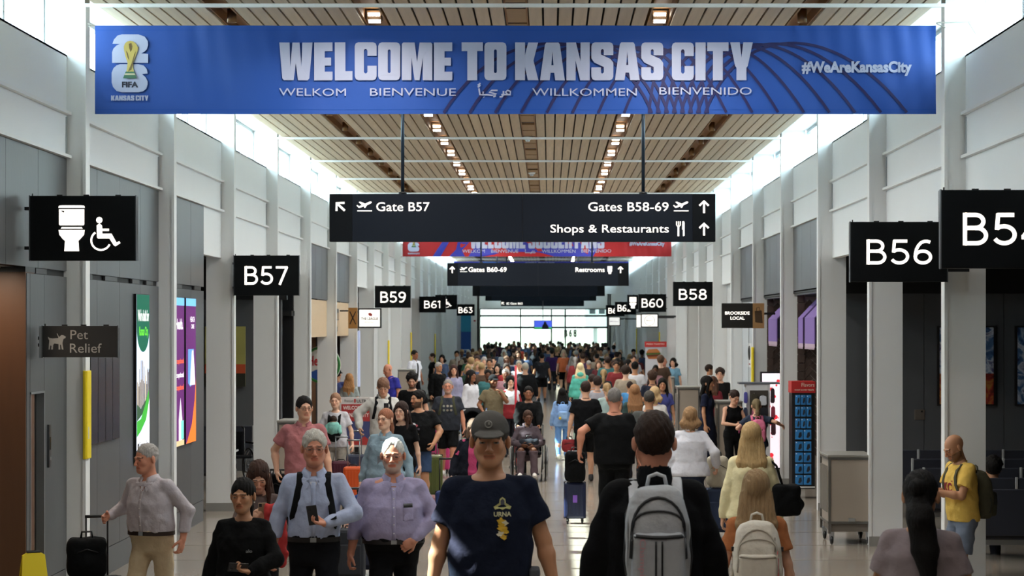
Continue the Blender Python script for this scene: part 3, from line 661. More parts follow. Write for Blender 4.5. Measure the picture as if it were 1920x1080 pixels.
# hanging directory signs
def arrow(x, y, s, ang, w, Y, e, m=lit):
    R = lambda u, v: (x + s * (u * math.cos(ang) - v * math.sin(ang)), y + s * (u * math.sin(ang) + v * math.cos(ang)))
    strokes('arrow_symbol', [[R(0, 1), R(0, -.85)], [R(-.75, -.2), R(0, -.95), R(.75, -.2)]], w, Y, m, e)
def plane_symbol(x, y, w, Y, e):
    T = lambda u, v: (x + u * w, y + v * w)
    poly_px([T(*q) for q in [(0,.26),(.05,.22),(.17,.3),(.36,.22),(.14,.03),(.24,0),(.56,.14),(.84,.0),(.96,.0),(.98,.07),(.9,.13),(.66,.24),(.58,.4),(.5,.41),(.48,.3),(.2,.41),(.14,.40)]], Y, lit, e, 'plane_symbol', None, -.004)
    strokes('runway_symbol', [[T(.05, .6), T(1.0, .6)]], max(.8, w * .06), Y, lit, e)
def fork_knife(x, y, h, Y, e, m=lit):
    s = h / 28
    strokes('fork_symbol', [[(x + 3.5 * s, y), (x + 3.5 * s, y + 8 * s)], [(x, y), (x, y + 7 * s), (x + 3.5 * s, y + 11 * s), (x + 7 * s, y + 7 * s), (x + 7 * s, y)]], 1.8 * s, Y, m, e)
    strokes('fork_symbol', [[(x + 3.5 * s, y + 9 * s), (x + 3.5 * s, y + 28 * s)]], 3.2 * s, Y, m, e)
    poly_px([(x + 10.5 * s, y), (x + 14 * s, y - .3 * s), (x + 15 * s, y + 3 * s), (x + 15 * s, y + 27 * s), (x + 12 * s, y + 28 * s), (x + 12 * s, y + 16 * s), (x + 10.5 * s, y + 15 * s)], Y, m, e, 'knife_symbol', None, -.004)
def directory(Y, x0, y0, x1, y1, label, poles, cell):
    e = empty('directory_sign', (0, 0, 0), label=label, cat='sign')
    px_panel(x0 + cell, y0, x1 - cell, y1, Y, .14, signd, 'sign_panel', e)
    px_panel(x0, y0, x0 + cell, y1, Y - .002, .144, signk, 'end_cell', e); px_panel(x1 - cell, y0, x1, y1, Y - .002, .144, signk, 'end_cell', e)
    j = MB(); c = P((x0 + x1) / 2, y1, Y); d = P(0, y0, Y); j.box(c.x - .004, Y - .003, c.z + .003, c.x + .004, Y, d.z - .003); j.build('centre_joint', blackm, e)
    for p in poles:
        q = P(p, y0, Y + .07); MB().tube([(q.x, Y + .07, q.z - .02), (q.x, Y + .07, ZC + .05)], .021, 10).build('hanging_pole', plain('22303f', .35, .5), e, True)
        MB().lathe([(0, .03), (.05, .02), (.05, 0), (.0, 0)]).build('pole_cap', blackm, e, True).location = (q.x, Y + .07, q.z)
    return e
Y1 = 24.5
d1 = directory(Y1, 617.5, 363.5, 1341.5, 453, 'nearest hanging directory sign, pointing to Gate B57, Gates B58-69 and Shops & Restaurants', (755, 1206), 43)
Yt = Y1 - .006
strokes('arrow_symbol', [[(631, 395.5), (631, 380.5), (646, 380.5)], [(632, 381.5), (646.5, 395)]], 4, Yt, lit, d1)
plane_symbol(668.5, 378, 29, Yt, d1); put_text('Gate B57', (705.5, 379, 805.5, 396), Yt, lit, d1, .004)
put_text('Gates B58-69', (1103, 379, 1253.5, 396), Yt, lit, d1, .004); plane_symbol(1262, 378, 29, Yt, d1)
put_text('Shops & Restaurants', (1032, 421, 1254, 441), Yt, lit, d1, .004); fork_knife(1268.5, 415, 28, Yt, d1)
arrow(1320, 388, 11.5, 0, 3.8, Yt, d1); arrow(1320, 430, 11.5, 0, 3.8, Yt, d1)
Y2 = 51.9
d2 = directory(Y2, 838.5, 493, 1179, 536, 'second hanging directory sign, pointing to Gates B60-69 and Restrooms', (902, 1110), 20)
Yt = Y2 - .006
arrow(848, 506, 6, 0, 2.2, Yt, d2); plane_symbol(862, 501, 14, Yt, d2); put_text('Gates B60-69', (878.5, 501, 950, 510), Yt, lit, d2, .008)
put_text('Restrooms', (1079, 501.5, 1133.5, 510), Yt, lit, d2, .008); toilet(lambda x, y: (1139 + x * .06, 499 + y * .057), Yt, lit, d2); arrow(1163.5, 506, 6, 0, 2.2, Yt, d2)
d3 = directory(71.6, 886, 524, 1134, 555, 'third hanging directory sign, blank on its lower half', (932, 1084), 14)
d4 = directory(85.4, 910, 545, 1118, 564, 'fourth hanging directory sign in the row above the walkway', (950, 1078), 12)
d5 = directory(113.9, 939, 563.5, 1095, 574, 'farthest hanging directory sign, reading Gate B65 beside an arrow', (970, 1065), 8)
put_text('Gate B65', (957, 567, 980, 571), 113.9 - .006, lit, d5, .012); strokes('arrow_symbol', [[(941, 571), (941, 567), (945, 567)], [(941, 567), (945, 571)]], 1.1, 113.9 - .006, lit, d5)
plane_symbol(949, 567, 6, 113.9 - .006, d5)
# gate B68 lettering hung in front of the end window, and the screen
e = empty('gate_number_sign', (0, 0, 0), label='outlined gate number B68 hanging before the end window', cat='sign')
put_text('B 6 8', (1058, 617, 1081, 632), YE - .1, plain('10161a', .5), e, .05)
px_panel(1057, 633.5, 1082, 634.3, YE - .1, .02, plain('6d7880', .5), 'base_rail', e)
tw = MB(); a = P(1058.5, 617, YE - .1); b = P(1080.5, 617, YE - .1)
for q in (a, b): tw.tube([(q.x, YE - .08, P(0, 633.8, YE).z), (q.x, YE - .08, 3.9)], .012, 6)
tw.build('suspension_wire', plain('8c9296', .4), e)
Yv = 108
e = empty('hanging_screen', (0, 0, 0), label='blue television screen hanging in front of the end window', cat='screen')
px_panel(1001, 600.5, 1035.5, 617.5, Yv, .08, blackm, 'housing', e)
px_panel(1002, 601.5, 1034.5, 616.5, Yv - .006, .005, glow('4a5fd6', .9), 'display', e, 0); px_panel(1002, 613.5, 1034.5, 616.5, Yv - .012, .004, glow('3fae5a', .8), 'display_strip', e, 0)
poly_px([(1016, 616.5), (1017, 610), (1019.5, 607), (1020, 604), (1022, 602.5), (1024, 604), (1024.5, 607), (1028, 611), (1029, 616.5)], Yv, plain('1c1c2a'), e, 'display_figure', None, -.014)
q = P(1018, 600, Yv); MB().tube([(q.x, Yv + .04, q.z), (q.x, Yv + .04, ZC + .03)], .025, 8).build('hanging_pole', blackm, e)

# ------------------------------------------------------------------ things on the walls
def wall_screen(side, y0, y1, z0, z1, label, name='digital_poster'):
    x = (BL if side == 'l' else BR); sg = 1 if side == 'l' else -1
    e = empty(name, (0, 0, 0), label=label, cat='screen')
    MB().box(min(x + sg * .002, x + sg * .035), y0 - .008, z0 - .008, max(x + sg * .002, x + sg * .035), y1 + .008, z1 + .008).build('housing', blackm, e, bevel=.004)
    return e, x + sg * .037
def yz_poly(pts, x, m, e, name):
    mb = MB(); tr = tessellate_polygon([[Vector((u, w, 0)) for u, w in pts]]); mb.add([(x, u, w) for u, w in pts], [tuple(t) for t in tr]); return mb.build(name, m, e, fix=False)
def rect(y0, z0, y1, z1): return [(y0, z0), (y1, z0), (y1, z1), (y0, z1)]
e, x = wall_screen('l', 22.98, 23.70, 1.12, 3.07, 'tall lit digital poster, green over a city skyline, between the first two pillars')
gE = .85
yz_poly(rect(22.98, 1.12, 23.70, 3.07), x, glow('cfdcf2', gE), e, 'display')
x += .002; yz_poly([(22.98, 3.07), (22.98, 2.68)] + [(23.34 - .36 * math.cos(t), 2.68 - .28 * math.sin(t)) for t in [math.pi * i / 14 for i in range(15)]] + [(23.70, 3.07)], x, glow('0f5a44', gE), e, 'green_field')
rg = random.Random(4)
for k in range(22):
    a = 22.99 + .70 * k / 22; h = .15 + .28 * rg.random() * (1.3 if 6 < k < 16 else .8); yz_poly(rect(a, 1.75, a + .028, 1.85 + h), x + .001, glow(rg.choice(['8a7a66', 'a99880', '6d6a72', 'c2b59a', '55504e']), gE), e, 'tower_print')
yz_poly([(22.98, 1.6), (23.2, 1.62), (23.45, 1.78), (23.66, 1.95), (23.66, 1.8), (23.5, 1.6), (23.2, 1.48), (22.98, 1.42)], x + .002, glow('3fa53a', gE), e, 'park_print')
yz_poly([(22.98, 1.80), (23.2, 1.74), (23.5, 1.84), (23.6, 1.93), (23.4, 1.70), (22.98, 1.6)], x + .0015, glow('35533a', gE), e, 'tree_print')
yz_poly([(22.98, 1.12), (23.7, 1.12), (23.7, 1.85), (23.6, 1.72), (23.4, 1.5), (22.98, 1.40)], x + .0012, glow('eef0f8', gE), e, 'white_field')
yz_text("We're built for", 23.02, 2.76, 23.66, 2.90, x + .003, glow('f4f6f4', gE), e, .03); yz_text('Kansas City.', 23.10, 2.56, 23.62, 2.70, x + .003, glow('66d23c', gE), e, .03)
yz_text('Commerce Bank', 23.10, 1.27, 23.64, 1.36, x + .003, plain('2c3038'), e, .01)
mb = MB(); mb.torus((x + .004, 23.04, 1.31), .03, .006, 'x', 14, 4); mb.build('logo', plain('2c3038'), e)
for k, (y0, y1) in enumerate(((25.28, 25.97), (26.10, 26.82))):
    e, x = wall_screen('l', y0, y1, 1.16, 3.07, ('purple digital health poster with white lettering, partly behind the second pillar' if k == 0 else 'purple digital poster with an orange curve and a pharmacy bottle, last on the grey wall'))
    yz_poly(rect(y0, 1.16, y1, 3.07), x, glow('5b2363', .9), e, 'display'); yz_poly(rect(y0, 2.97, y1, 3.07), x + .002, glow('6fb3e6', .9), e, 'blue_band')
    if k == 0:
        yz_text('Health.', y0 + .1, 2.66, y1 - .1, 2.80, x + .003, glow('f0e8f2', .9), e, .03)
        for z, c in ((2.20, 'e8603c'), (2.02, 'f0e8f2'), (1.86, 'e8603c')): yz_text('exceptional', y0 + .04, z, y1 - .04, z + .09, x + .003, glow(c, .9), e, .03)
        yz_poly([(y0 + .30, 1.22), (y0 + .30, 1.5), (y0 + .42, 1.78), (y0 + .54, 1.5), (y0 + .54, 1.22)], x + .003, glow('e9e4ef', .9), e, 'flask_print')
        yz_poly(rect(y0 + .45, 1.24, y0 + .64, 1.48), x + .004, glow('6fcabc', .9), e, 'box_print'); yz_poly(rect(y0 + .02, 1.16, y1 - .02, 1.23), x + .004, glow('cdb489', .9), e, 'shelf_print')
    else:
        yz_poly([(y0, 1.16), (y1, 1.16), (y1, 2.0), (y1 - .1, 1.7), (y1 - .3, 1.4), (y0 + .1, 1.2)], x + .002, glow('f0752e', .9), e, 'orange_curve')
        yz_poly([(y0 + .14, 1.95), (y0 + .14, 2.4), (y0 + .56, 2.4), (y0 + .62, 1.95), (y0 + .3, 1.90)], x + .002, glow('5e8fc8', .9), e, 'blue_print')
        yz_poly([(y0 + .28, 1.92), (y0 + .34, 2.15), (y0 + .42, 2.38), (y0 + .52, 2.38), (y0 + .62, 2.1), (y0 + .66, 1.92)], x + .003, glow('eeeaf4', .9), e, 'bottle_print')
        yz_text('HEALTH', y0 + .3, 2.76, y1 - .1, 2.83, x + .003, glow('f0e8f2', .9), e, .03); yz_text('CARE', y0 + .36, 2.67, y1 - .14, 2.73, x + .003, glow('f0e8f2', .9), e, .03)
for k in range(4):
    y = 20.68 + k * .35
    e, x = wall_screen('l', y, y + .33, 1.47, 2.68, 'dark portrait flight screen, ' + ['nearest to the first pillar', 'second from the first pillar', 'third from the first pillar', 'last of the four'][k], 'flight_screen')
    yz_poly(rect(y, 1.47, y + .33, 2.68), x, mat('sleeping screen', '15172a', .2, emit=.03), e, 'display')
e = empty('intercom_plate', (0, 0, 0), label='narrow steel control plate beside the dark service door', cat='control panel')
MB().box(BL, 19.03, 1.35, BL + .02, 19.10, 1.76).build('plate', plain('5a5c5f', .3, .7), e, bevel=.003); MB().box(BL + .02, 19.05, 1.52, BL + .024, 19.08, 1.64).build('display', plain('16181a', .2), e); MB().box(BL + .02, 19.052, 1.42, BL + .026, 19.078, 1.45).build('button', alu, e)
# yellow corner guards
for s, i, z0, z1, lab in (('l', 0, 1.38, 2.26, 'yellow padded corner guard on the first pillar by the Pet Relief sign'), ('l', 8, .9, 2.3, 'yellow corner guard on the pillar just past the bald man in a blue polo'), ('l', 10, .9, 2.5, 'yellow corner guard on the pillar behind the white-shirted crew member'),
                          ('l', 13, .8, 2.4, 'thin yellow corner guard on the pillar left of the blue column banner'), ('r', 4, 1.0, 2.3, 'yellow corner guard on the pillar by the round wall sticker'), ('r', 11, .8, 2.5, 'yellow corner guard on the pillar behind the sandwich poster'), ('r', 15, .8, 2.6, 'thin yellow corner guard near the end window')):
    X = XL if s == 'l' else XR; sg = 1 if s == 'l' else -1; y = Y0 + i * S
    e = empty('corner_guard', (0, 0, 0), label=lab.replace('left of', 'before'), cat='guard')
    g = MB(); g.box(min(X + sg * .013, X + sg * .03), y - .02, z0, max(X + sg * .013, X + sg * .03), y + .16, z1); g.build('pad', mat('safety yellow', 'e8cf1c', .5), e, bevel=.01)
    g = MB(); g.box(min(X + sg * .03, X + sg * .033), y + .02, z0 + .2, max(X + sg * .03, X + sg * .033), y + .05, z0 + .32); g.build('label_patch', plain('dcdcd6'), e)
    g = MB(); g.box(min(X - sg * .012, X + sg * .02), y - .035, z0, max(X - sg * .012, X + sg * .02), y - .015, z1); g.build('return_flap', MATS[('safety yellow',)], e, bevel=.006)

# shop fronts, left: timber fascias and dark interiors
beige = mat('birch fascia', 'c9ae8c', .5, var=.08, vscale=3, stretch=(1, .3, 4))
for i in (4, 5):
    a, b = Y0 + i * S + .22, Y0 + (i + 1) * S
    grey_run('l', a, b, ZG + .02, Z2 - .03, 4)
    MB().box(BL - .10, a, 2.48, BL - .02, b, ZG).build('fascia_panel', beige, walls['l']); MB().box(BL - .1, a, 0, BL - .02, a + .12, 2.48).build('door_jamb', blackm, walls['l'])
    MB().box(BL - .9, a, 0, BL - .8, b, 2.6).build('shop_back_panel', mat('shop timber', '5f3c1d', .55, var=.2, vscale=3, stretch=(3, 3, .4)), walls['l'])
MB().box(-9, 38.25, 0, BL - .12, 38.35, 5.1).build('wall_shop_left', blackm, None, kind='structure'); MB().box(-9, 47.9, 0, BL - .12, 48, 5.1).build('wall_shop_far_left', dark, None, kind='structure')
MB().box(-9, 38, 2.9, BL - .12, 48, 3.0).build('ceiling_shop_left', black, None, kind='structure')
e = empty('round_shop_sign', (0, 0, 0), label='round white, red and green sign inside the first timber-fronted shop', cat='sign')
Ys = 44.2; c = P(600, 684, Ys)
c.x = -5.05
MB().disc((c.x - .0, c.z), .42, Ys, Ys + .05, 32).build('disc', plain('e4e0d8'), e); 
mm = MB(); mm.torus((c.x, Ys - .005, c.z), .385, .03, 'y', 32, 6); mm.build('green_ring', plain('2f7a3a'), e)
xz_text('Helados', c.x - .3, c.z - .02, c.x + .32, c.z + .2, Ys - .01, plain('c4232c'), e, .02)
poly = [(c.x - .34, c.z - .2), (c.x - .05, c.z - .08), (c.x + .34, c.z - .2), (c.x + .2, c.z - .34), (c.x - .2, c.z - .34)]; MB().flat(poly, Ys - .008).build('blue_wave', plain('3157a8'), e, fix=False)
MB().tube([(c.x, Ys + .03, c.z + .4), (c.x, Ys + .03, 2.95)], .012, 6).build('hanger', blackm, e)
e = empty('shop_lettering', (0, 0, 0), label='black stacked lettering on the second birch fascia', cat='sign')
MB().box(BL - .02, 44.0, 2.84, BL - .01, 45.5, 3.1).build('letter_block', blackm, e)
yz_text('ktchn', 44.1, 2.86, 45.4, 3.08, BL - .005, beige, e, .02); yz_text('market', 44.2, 2.58, 45.3, 2.74, BL - .012, blackm, e, .04)
yb_ = 45.6
e = empty('food_blade_sign', (0, 0, 0), label='timber blade sign with crossed utensils by the white screen', cat='sign')
px_panel(653, 577, 670, 616, yb_, .06, mat('oak sign', 'a5763c', .5, var=.1), 'sign_panel', e)
strokes('utensil_symbol', [[(656, 584), (667, 608)], [(667, 584), (656, 608)]], 1.8, yb_, blackm, e); q = P(653, 580, yb_); MB().box(BL, yb_ + .02, q.z - .05, q.x, yb_ + .04, q.z - .02).build('bracket', blackm, e)
def lit_sign(box, Y, side, label, txt, tcol, back='f2efe9', sub=None):
    e = empty('lit_sign', (0, 0, 0), label=label, cat='sign')
    px_panel(*box, Y, .12, blackm, 'housing', e); x0, y0, x1, y1 = box; p = (x1 - x0) * .06
    px_panel(x0 + p, y0 + p, x1 - p, y1 - p, Y - .004, .004, glow(back, .8), 'display', e, 0)
    h = y1 - y0
    if txt: put_text(txt, (x0 + 2.2 * p, y0 + h * .46, x1 - 2.2 * p, y0 + h * .6), Y - .006, plain(tcol), e, .02)
    if sub: put_text(sub, (x0 + 5 * p, y0 + h * .68, x1 - 5 * p, y0 + h * .74), Y - .006, plain('8a8a8a'), e, .0)
    a = P(x0, y1, Y); b = P(x1, y0, Y); X = BL if side == 'l' else BR; xx = a.x if side == 'l' else b.x
    MB().box(min(X, xx), Y + .03, b.z - .12, max(X, xx), Y + .08, b.z - .06).build('bracket', blackm, e)
    return e
e = lit_sign((671, 578, 715, 615), 48.2, 'l', 'white lit restaurant sign with a small red mark below gate sign B59', 'THE LEAGUE', '5a4a42', sub='BAR & GRILL')
poly_px([(690, 588), (694, 586), (698, 589), (697, 593), (692, 592)], 48.2 - .005, plain('a33a34'), e, 'logo', None, -.003)
e = lit_sign((1201.5, 588, 1234.5, 614), 62, 'r', 'white lit sign with a round emblem under gate sign B60', '', '777777'); strokes('ring_logo', [circ(1218, 601, 9.5)], .9, 62 - .006, plain('9a9a98'), e); put_text('Bistro', (1212, 599, 1224, 602.5), 62 - .006, plain('555555'), e)
e = lit_sign((1193, 590, 1202, 614), 66, 'r', 'narrow white lit sign edge beside the round-emblem sign', '', '777777')
e = lit_sign((1141, 594, 1163, 611), 85, 'r', 'small white lit sign with violet lettering near gate sign B64', 'MOJO', '7a5ea8')
e = empty('shop_blade_sign', (0, 0, 0), label='black shop blade sign in white capitals with a timber bag panel', cat='sign'); Yk = 36.9
px_panel(1353.5, 568.5, 1411.5, 615, Yk, .09, mat('dark bronze sign', '15130f', .5), 'sign_panel', e); px_panel(1411.5, 568.5, 1433, 615.5, Yk - .002, .094, mat('oak panel', 'a98052', .5, var=.1), 'bag_panel', e)
put_text('BROOKSIDE', (1359.5, 584, 1405.5, 590), Yk - .004, lit, e, .02); put_text('LOCAL', (1369.5, 593.5, 1396, 599.5), Yk - .004, lit, e, .02)
poly_px([(1415, 583), (1428, 582), (1430, 606), (1416, 604)], Yk, plain('4a3620'), e, 'bag_symbol', None, -.006); strokes('bag_handle_symbol', [[(1418, 583), (1419, 577), (1423, 576), (1425, 582)]], 1.1, Yk, plain('4a3620'), e)
q = P(1433, 590, Yk); MB().box(q.x - .01, Yk + .03, q.z, BR + .05, Yk + .06, q.z + .04).build('bracket', blackm, e)

# shop front, right bays 2-4: grey panels over brick, awnings, pale door
brick = mat('dark brick', '4a3a33', .75, var=.2, vscale=9, rnd=.25, bump=.15, bscale=60); mortar = mat('mortar', '8a8078', .9)
for i in (2, 3, 4):
    a, b = Y0 + i * S + .22, Y0 + (i + 1) * S
    if i == 2: a = YW + .15
    grey_run('r', Y0 + i * S + .22, b, ZG + .03, Z2 - .03, 4)
    MB().box(BR + .02, Y0 + i * S + .22, ZG - .03, BR + .1, b, ZG + .02).build('trim_strip', blackm, walls['r'])
# herringbone brick walls stand across the shop, facing the walkway obliquely
def herring(x0, x1, z0, z1, y, parent):
    MB().box(x0, y + .015, z0, x1, y + .1, z1).build('mortar', mortar, parent)
    L, Wd = .30, .10; n = 0; me = MB().box(-L / 2 + .006, 0, -Wd / 2 + .006, L / 2 - .006, .03, Wd / 2 - .006).mesh('brick', brick)
    u0 = Vector((math.cos(math.pi / 4), math.sin(math.pi / 4))); v0 = Vector((-u0.y, u0.x))
    for i in range(-30, 60):
        for j in range(-30, 60):
            for o in (0, 1):
                # herringbone lattice: pairs of perpendicular bricks
                if o == 0: cx, cy, r = (i * Wd + j * L * 0) , 0, 0
                a = (i + j * 3) if 0 else 0
    for k in range(-60, 60):
        for m in range(-20, 20):
            # horizontal brick lower corner at (k*W + m*2L... ) in rotated frame
            bx = k * Wd + m * 2 * L; by = k * Wd
            for o in (0, 1):
                if o == 0: cx, cy, r = bx + L / 2, by + Wd / 2, 0
                else: cx, cy, r = bx + L + Wd / 2, by + Wd - L / 2 + 0, math.pi / 2
                p = u0 * cx + v0 * cy; px_, pz_ = (x0 + x1) / 2 + p.x, (z0 + z1) / 2 + p.y
                mg = .12
                if x0 + mg < px_ < x1 - mg and z0 + mg < pz_ < z1 - mg:
                    q = link(bpy.data.objects.new('brick', me)); q.parent = parent; q.location = (px_, y + .004 * ((k * 7 + m * 3 + o) % 3), pz_); q.rotation_euler = (0, -(math.pi / 4 + r), 0); n += 1
    return n
wb1 = empty('wall_brick', (0, 0, 0), kind='structure')
herring(BR + .05, BR + 1.0, .3, ZG - .05, Y0 + 3 * S - .25, wb1)
wb2 = empty('wall_brick', (0, 0, 0), kind='structure')
herring(BR + .05, BR + 1.0, .3, ZG - .05, Y0 + 4 * S - .25, wb2)
for w_, yy in ((wb1, Y0 + 3 * S - .25), (wb2, Y0 + 4 * S - .25)):
    for k in range(20): MB().box(BR + .04, yy - .01, .35 + k * .145, BR + .16, yy + .05, .35 + k * .145 + .132).build('brick', brick, w_)
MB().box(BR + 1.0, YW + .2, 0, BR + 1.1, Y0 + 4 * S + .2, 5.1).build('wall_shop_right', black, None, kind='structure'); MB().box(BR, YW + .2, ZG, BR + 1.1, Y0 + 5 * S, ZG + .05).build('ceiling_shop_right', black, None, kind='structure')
purple = mat('purple awning', '7d62a6', .8); 
def awning(y0, y1, label):
    e = empty('awning', (0, 0, 0), label=label, cat='awning'); xf = BR + .04; xb = BR + .36; z1, z2, z3 = 3.18, 2.84, 2.42
    me = MB(); me.prism([(xb, z1), (xf, z2), (xf, z3), (xf + .015, z3), (xf + .015, z2 - .01), (xb, z1 - .03)], y0, y1, 'y'); me.build('cloth', purple, e)
    ed = MB()
    for y in (y0 + .01, y1 - .02): ed.prism([(xb, z1 - .04), (xf + .02, z2 - .02), (xf + .02, z3 + .05), (xb, z3 + .25)], y, y + .012, 'y')
    ed.build('side_panel', mat('awning side', '1d1a3c', .8), e)
    fr = MB(); n = max(4, int((y1 - y0) / .06))
    for k in range(n): fr.box(xf, y0 + (y1 - y0) * k / n, z3 - .06 - .03 * (k % 2), xf + .01, y0 + (y1 - y0) * (k + .7) / n, z3)
    fr.build('fringe', plain('c9b2c4', .8), e); return e
awning(36.6, 38.0, 'purple awning with a fringe in the farther brick shop bay'); awning(32.85, 33.45, 'narrow purple fringed awning, farther of the pair over the nearer brick shop bay'); awning(31.4, 32.6, 'purple fringed awning, nearer of the pair over the nearer brick shop bay')

# pale door bay and sticker
a, b = Y0 + 4 * S + .22, Y0 + 5 * S
MB().box(BR + .04, a, 0, BR + .12, b, ZG - .03).build('wall_panel', mat('pale blue-grey panel', 'b4bac0', .5), walls['r'])
for y in (a + 1.5, a + 3.0): MB().box(BR + .03, y, 0, BR + .045, y + .02, ZG - .05).build('panel_joint', plain('7c8186'), walls['r'])
e = empty('wall_sticker', (0, 0, 0), label='round black and white wall sticker on a small white plate', cat='sticker')
yc = 41.5; xs = BR + .036; yz_poly(rect(yc - .36, 1.85, yc + .36, 2.35), xs, plain('d6d8da'), e, 'plate')
mm = MB(); mm.torus((xs - .004, yc, 2.15), .13, .022, 'x', 28, 6); mm.build('ring', plain('1c1c1e'), e); mm = MB(); mm.ball((xs - .004, yc, 2.15), (.004, .06, .05)); mm.build('heart', plain('24121a'), e)
yz_poly(rect(yc - .17, 1.90, yc + .17, 1.93), xs - .003, plain('8c2a35'), e, 'caption'); 

# blue column banner near the end, left
e = empty('column_banner', (0, 0, 0), label='tall blue printed banner on the wall shortly before the end window', cat='banner')
px_panel(864, 590, 883, 700, 103, .05, mat('blue column print', '1c4c94', .5), 'panel', e); px_panel(864, 590, 883, 622, 103 - .01, .01, mat('teal column print', '2f93b8', .5), 'upper_print', e, 0)
for y in (655, 662, 668): px_panel(868, y, 879, y + 1.5, 103 - .01, .008, plain('b9c9dd'), 'text_row', e, 0)
px_panel(887, 594, 893, 609, 112, .04, plain('e8e4e2'), 'white_notice', e); px_panel(888, 600, 892, 603, 112 - .01, .01, plain('b03038'), 'red_mark', e, 0)

# paintings on the gate wall
def painting(x0, x1, y0, y1, seed, label):
    e = empty('framed_painting', (0, 0, 0), label=label, cat='painting'); Y = YW - .04
    px_panel(x0, y0, x1, y1, Y, .035, mat('dark frame', '1a1515', .5), 'frame', e)
    m = bpy.data.materials.new('painted canvas'); m.use_nodes = True; n = m.node_tree.nodes; l = m.node_tree.links; b = n['Principled BSDF']; b.inputs['Roughness'].default_value = .5
    tc = n.new('ShaderNodeTexCoord'); nz = n.new('ShaderNodeTexNoise'); nz.inputs['Scale'].default_value = 4.5; nz.inputs['Detail'].default_value = 5; nz.inputs['Distortion'].default_value = 1.6
    mp = n.new('ShaderNodeMapping'); mp.inputs['Location'].default_value = (seed, seed, 0); l.new(tc.outputs['Object'], mp.inputs[0]); l.new(mp.outputs[0], nz.inputs[0])
    r = n.new('ShaderNodeValToRGB'); r.color_ramp.elements[0].position = .3; r.color_ramp.elements[1].position = .7
    cs = ['24395f', '5276a8', 'd8dde6', '5c5a8e']; 
    r.color_ramp.elements[0].color = (*lin(cs[0]), 1); r.color_ramp.elements[1].color = (*lin(cs[3]), 1)
    for p_, c_ in ((.45, cs[1]), (.56, cs[2])): el = r.color_ramp.elements.new(p_); el.color = (*lin(c_), 1)
    r2 = n.new('ShaderNodeValToRGB'); r2.color_ramp.elements[0].position = .3; r2.color_ramp.elements[1].position = .75; r2.color_ramp.elements[0].color = (*lin('2a1210'), 1); r2.color_ramp.elements[1].color = (*lin('c49a3c'), 1)
    el = r2.color_ramp.elements.new(.5); el.color = (*lin('a8372a'), 1)
    sp = n.new('ShaderNodeSeparateXYZ'); l.new(tc.outputs['Generated'], sp.inputs[0]); st = n.new('ShaderNodeMath'); st.operation = 'GREATER_THAN'; st.inputs[1].default_value = .40 if seed < 5 else -1
    l.new(sp.outputs['Z'], st.inputs[0]); l.new(nz.outputs[0], r.inputs[0]); l.new(nz.outputs[0], r2.inputs[0])
    mx = n.new('ShaderNodeMix'); mx.data_type = 'RGBA'; l.new(st.outputs[0], mx.inputs[0]); l.new(r2.outputs[0], mx.inputs[6]); l.new(r.outputs[0], mx.inputs[7]); l.new(mx.outputs[2], b.inputs['Base Color'])
    px_panel(x0 + 5, y0 + 3, x1 - 5, y1 - 3, Y - .006, .006, m, 'canvas', e, 0)
    return e
painting(1757, 1868, 611, 761, 1, 'framed painting of clouds over red and gold shapes, half behind the first pillar')
painting(1903, 2014, 611, 761, 8, 'framed painting in swirling blues at the frame edge')
e = empty('wall_plate', (0, 0, 0), label='small steel access plate on the dark gate wall', cat='plate'); px_panel(1715, 768, 1734, 787, YW - .012, .012, plain('8c8278', .35, .6), 'plate', e); px_panel(1727, 770, 1730, 773, YW - .016, .004, blackm, 'lock', e, 0)
# mural seen through the B57 opening
e = empty('wall_mural', (0, 0, 0), label='yellow and orange printed mural seen between the grey wall and the third pillar', cat='poster'); Ym = YW2 - .06
px_panel(384, 612, 460, 725, Ym, .03, mat('mural yellow', 'a8a25a', .6, var=.2), 'panel', e); px_panel(384, 683, 460, 700, Ym - .01, .008, plain('c4502a', .6), 'orange_band', e, 0); px_panel(384, 700, 460, 725, Ym - .01, .008, plain('2a2a1e', .6), 'dark_band', e, 0); px_panel(386, 672, 400, 684, Ym - .014, .006, plain('3a3d1c'), 'dark_shape', e, 0)
for k, (xa, ya) in enumerate(((452, 797), (520, 800))):
    pass

# ------------------------------------------------------------------ gate seating
seatm = mat('seat vinyl', '22242c', .45); seatb = mat('seat back shell', '2b2e38', .5)
def seat_row(x, y, n, rz, label, w=.60):
    e = empty('seat_row', (x, y, 0), rz, label, 'seating', 'beam seating rows in the gate lounge')
    for k in range(n):
        x0 = k * w + .02; b = MB(); b.box(x0, -.03, .45, x0 + w - .04, .02, .95); b.build('seat_back', seatb, e, bevel=.012)
        b = MB(); b.box(x0, .02, .40, x0 + w - .04, .50, .47); b.build('seat', seatm, e, bevel=.02)
    for k in range(0, n + 1):
        a = MB(); a.box(k * w - .015, -.045, .62 if k % 2 else .62, k * w + .015, .42, .65); a.box(k * w - .015, -.045, .62, k * w + .015, -.02, .96); a.build('armrest', plain('c5c8ca', .35, .3), e, bevel=.005)
    b = MB(); b.box(0, .16, .33, n * w, .22, .39); b.build('beam', alu, e)
    for k in (0, n // 2, n):
        l_ = MB(); l_.box(max(.03, k * w - .03), .02, 0, max(.03, k * w - .03) + .04, .38, .03); l_.box(max(.03, k * w - .03), .15, 0, max(.03, k * w - .03) + .04, .23, .34); l_.build('leg', alu, e)
    return e
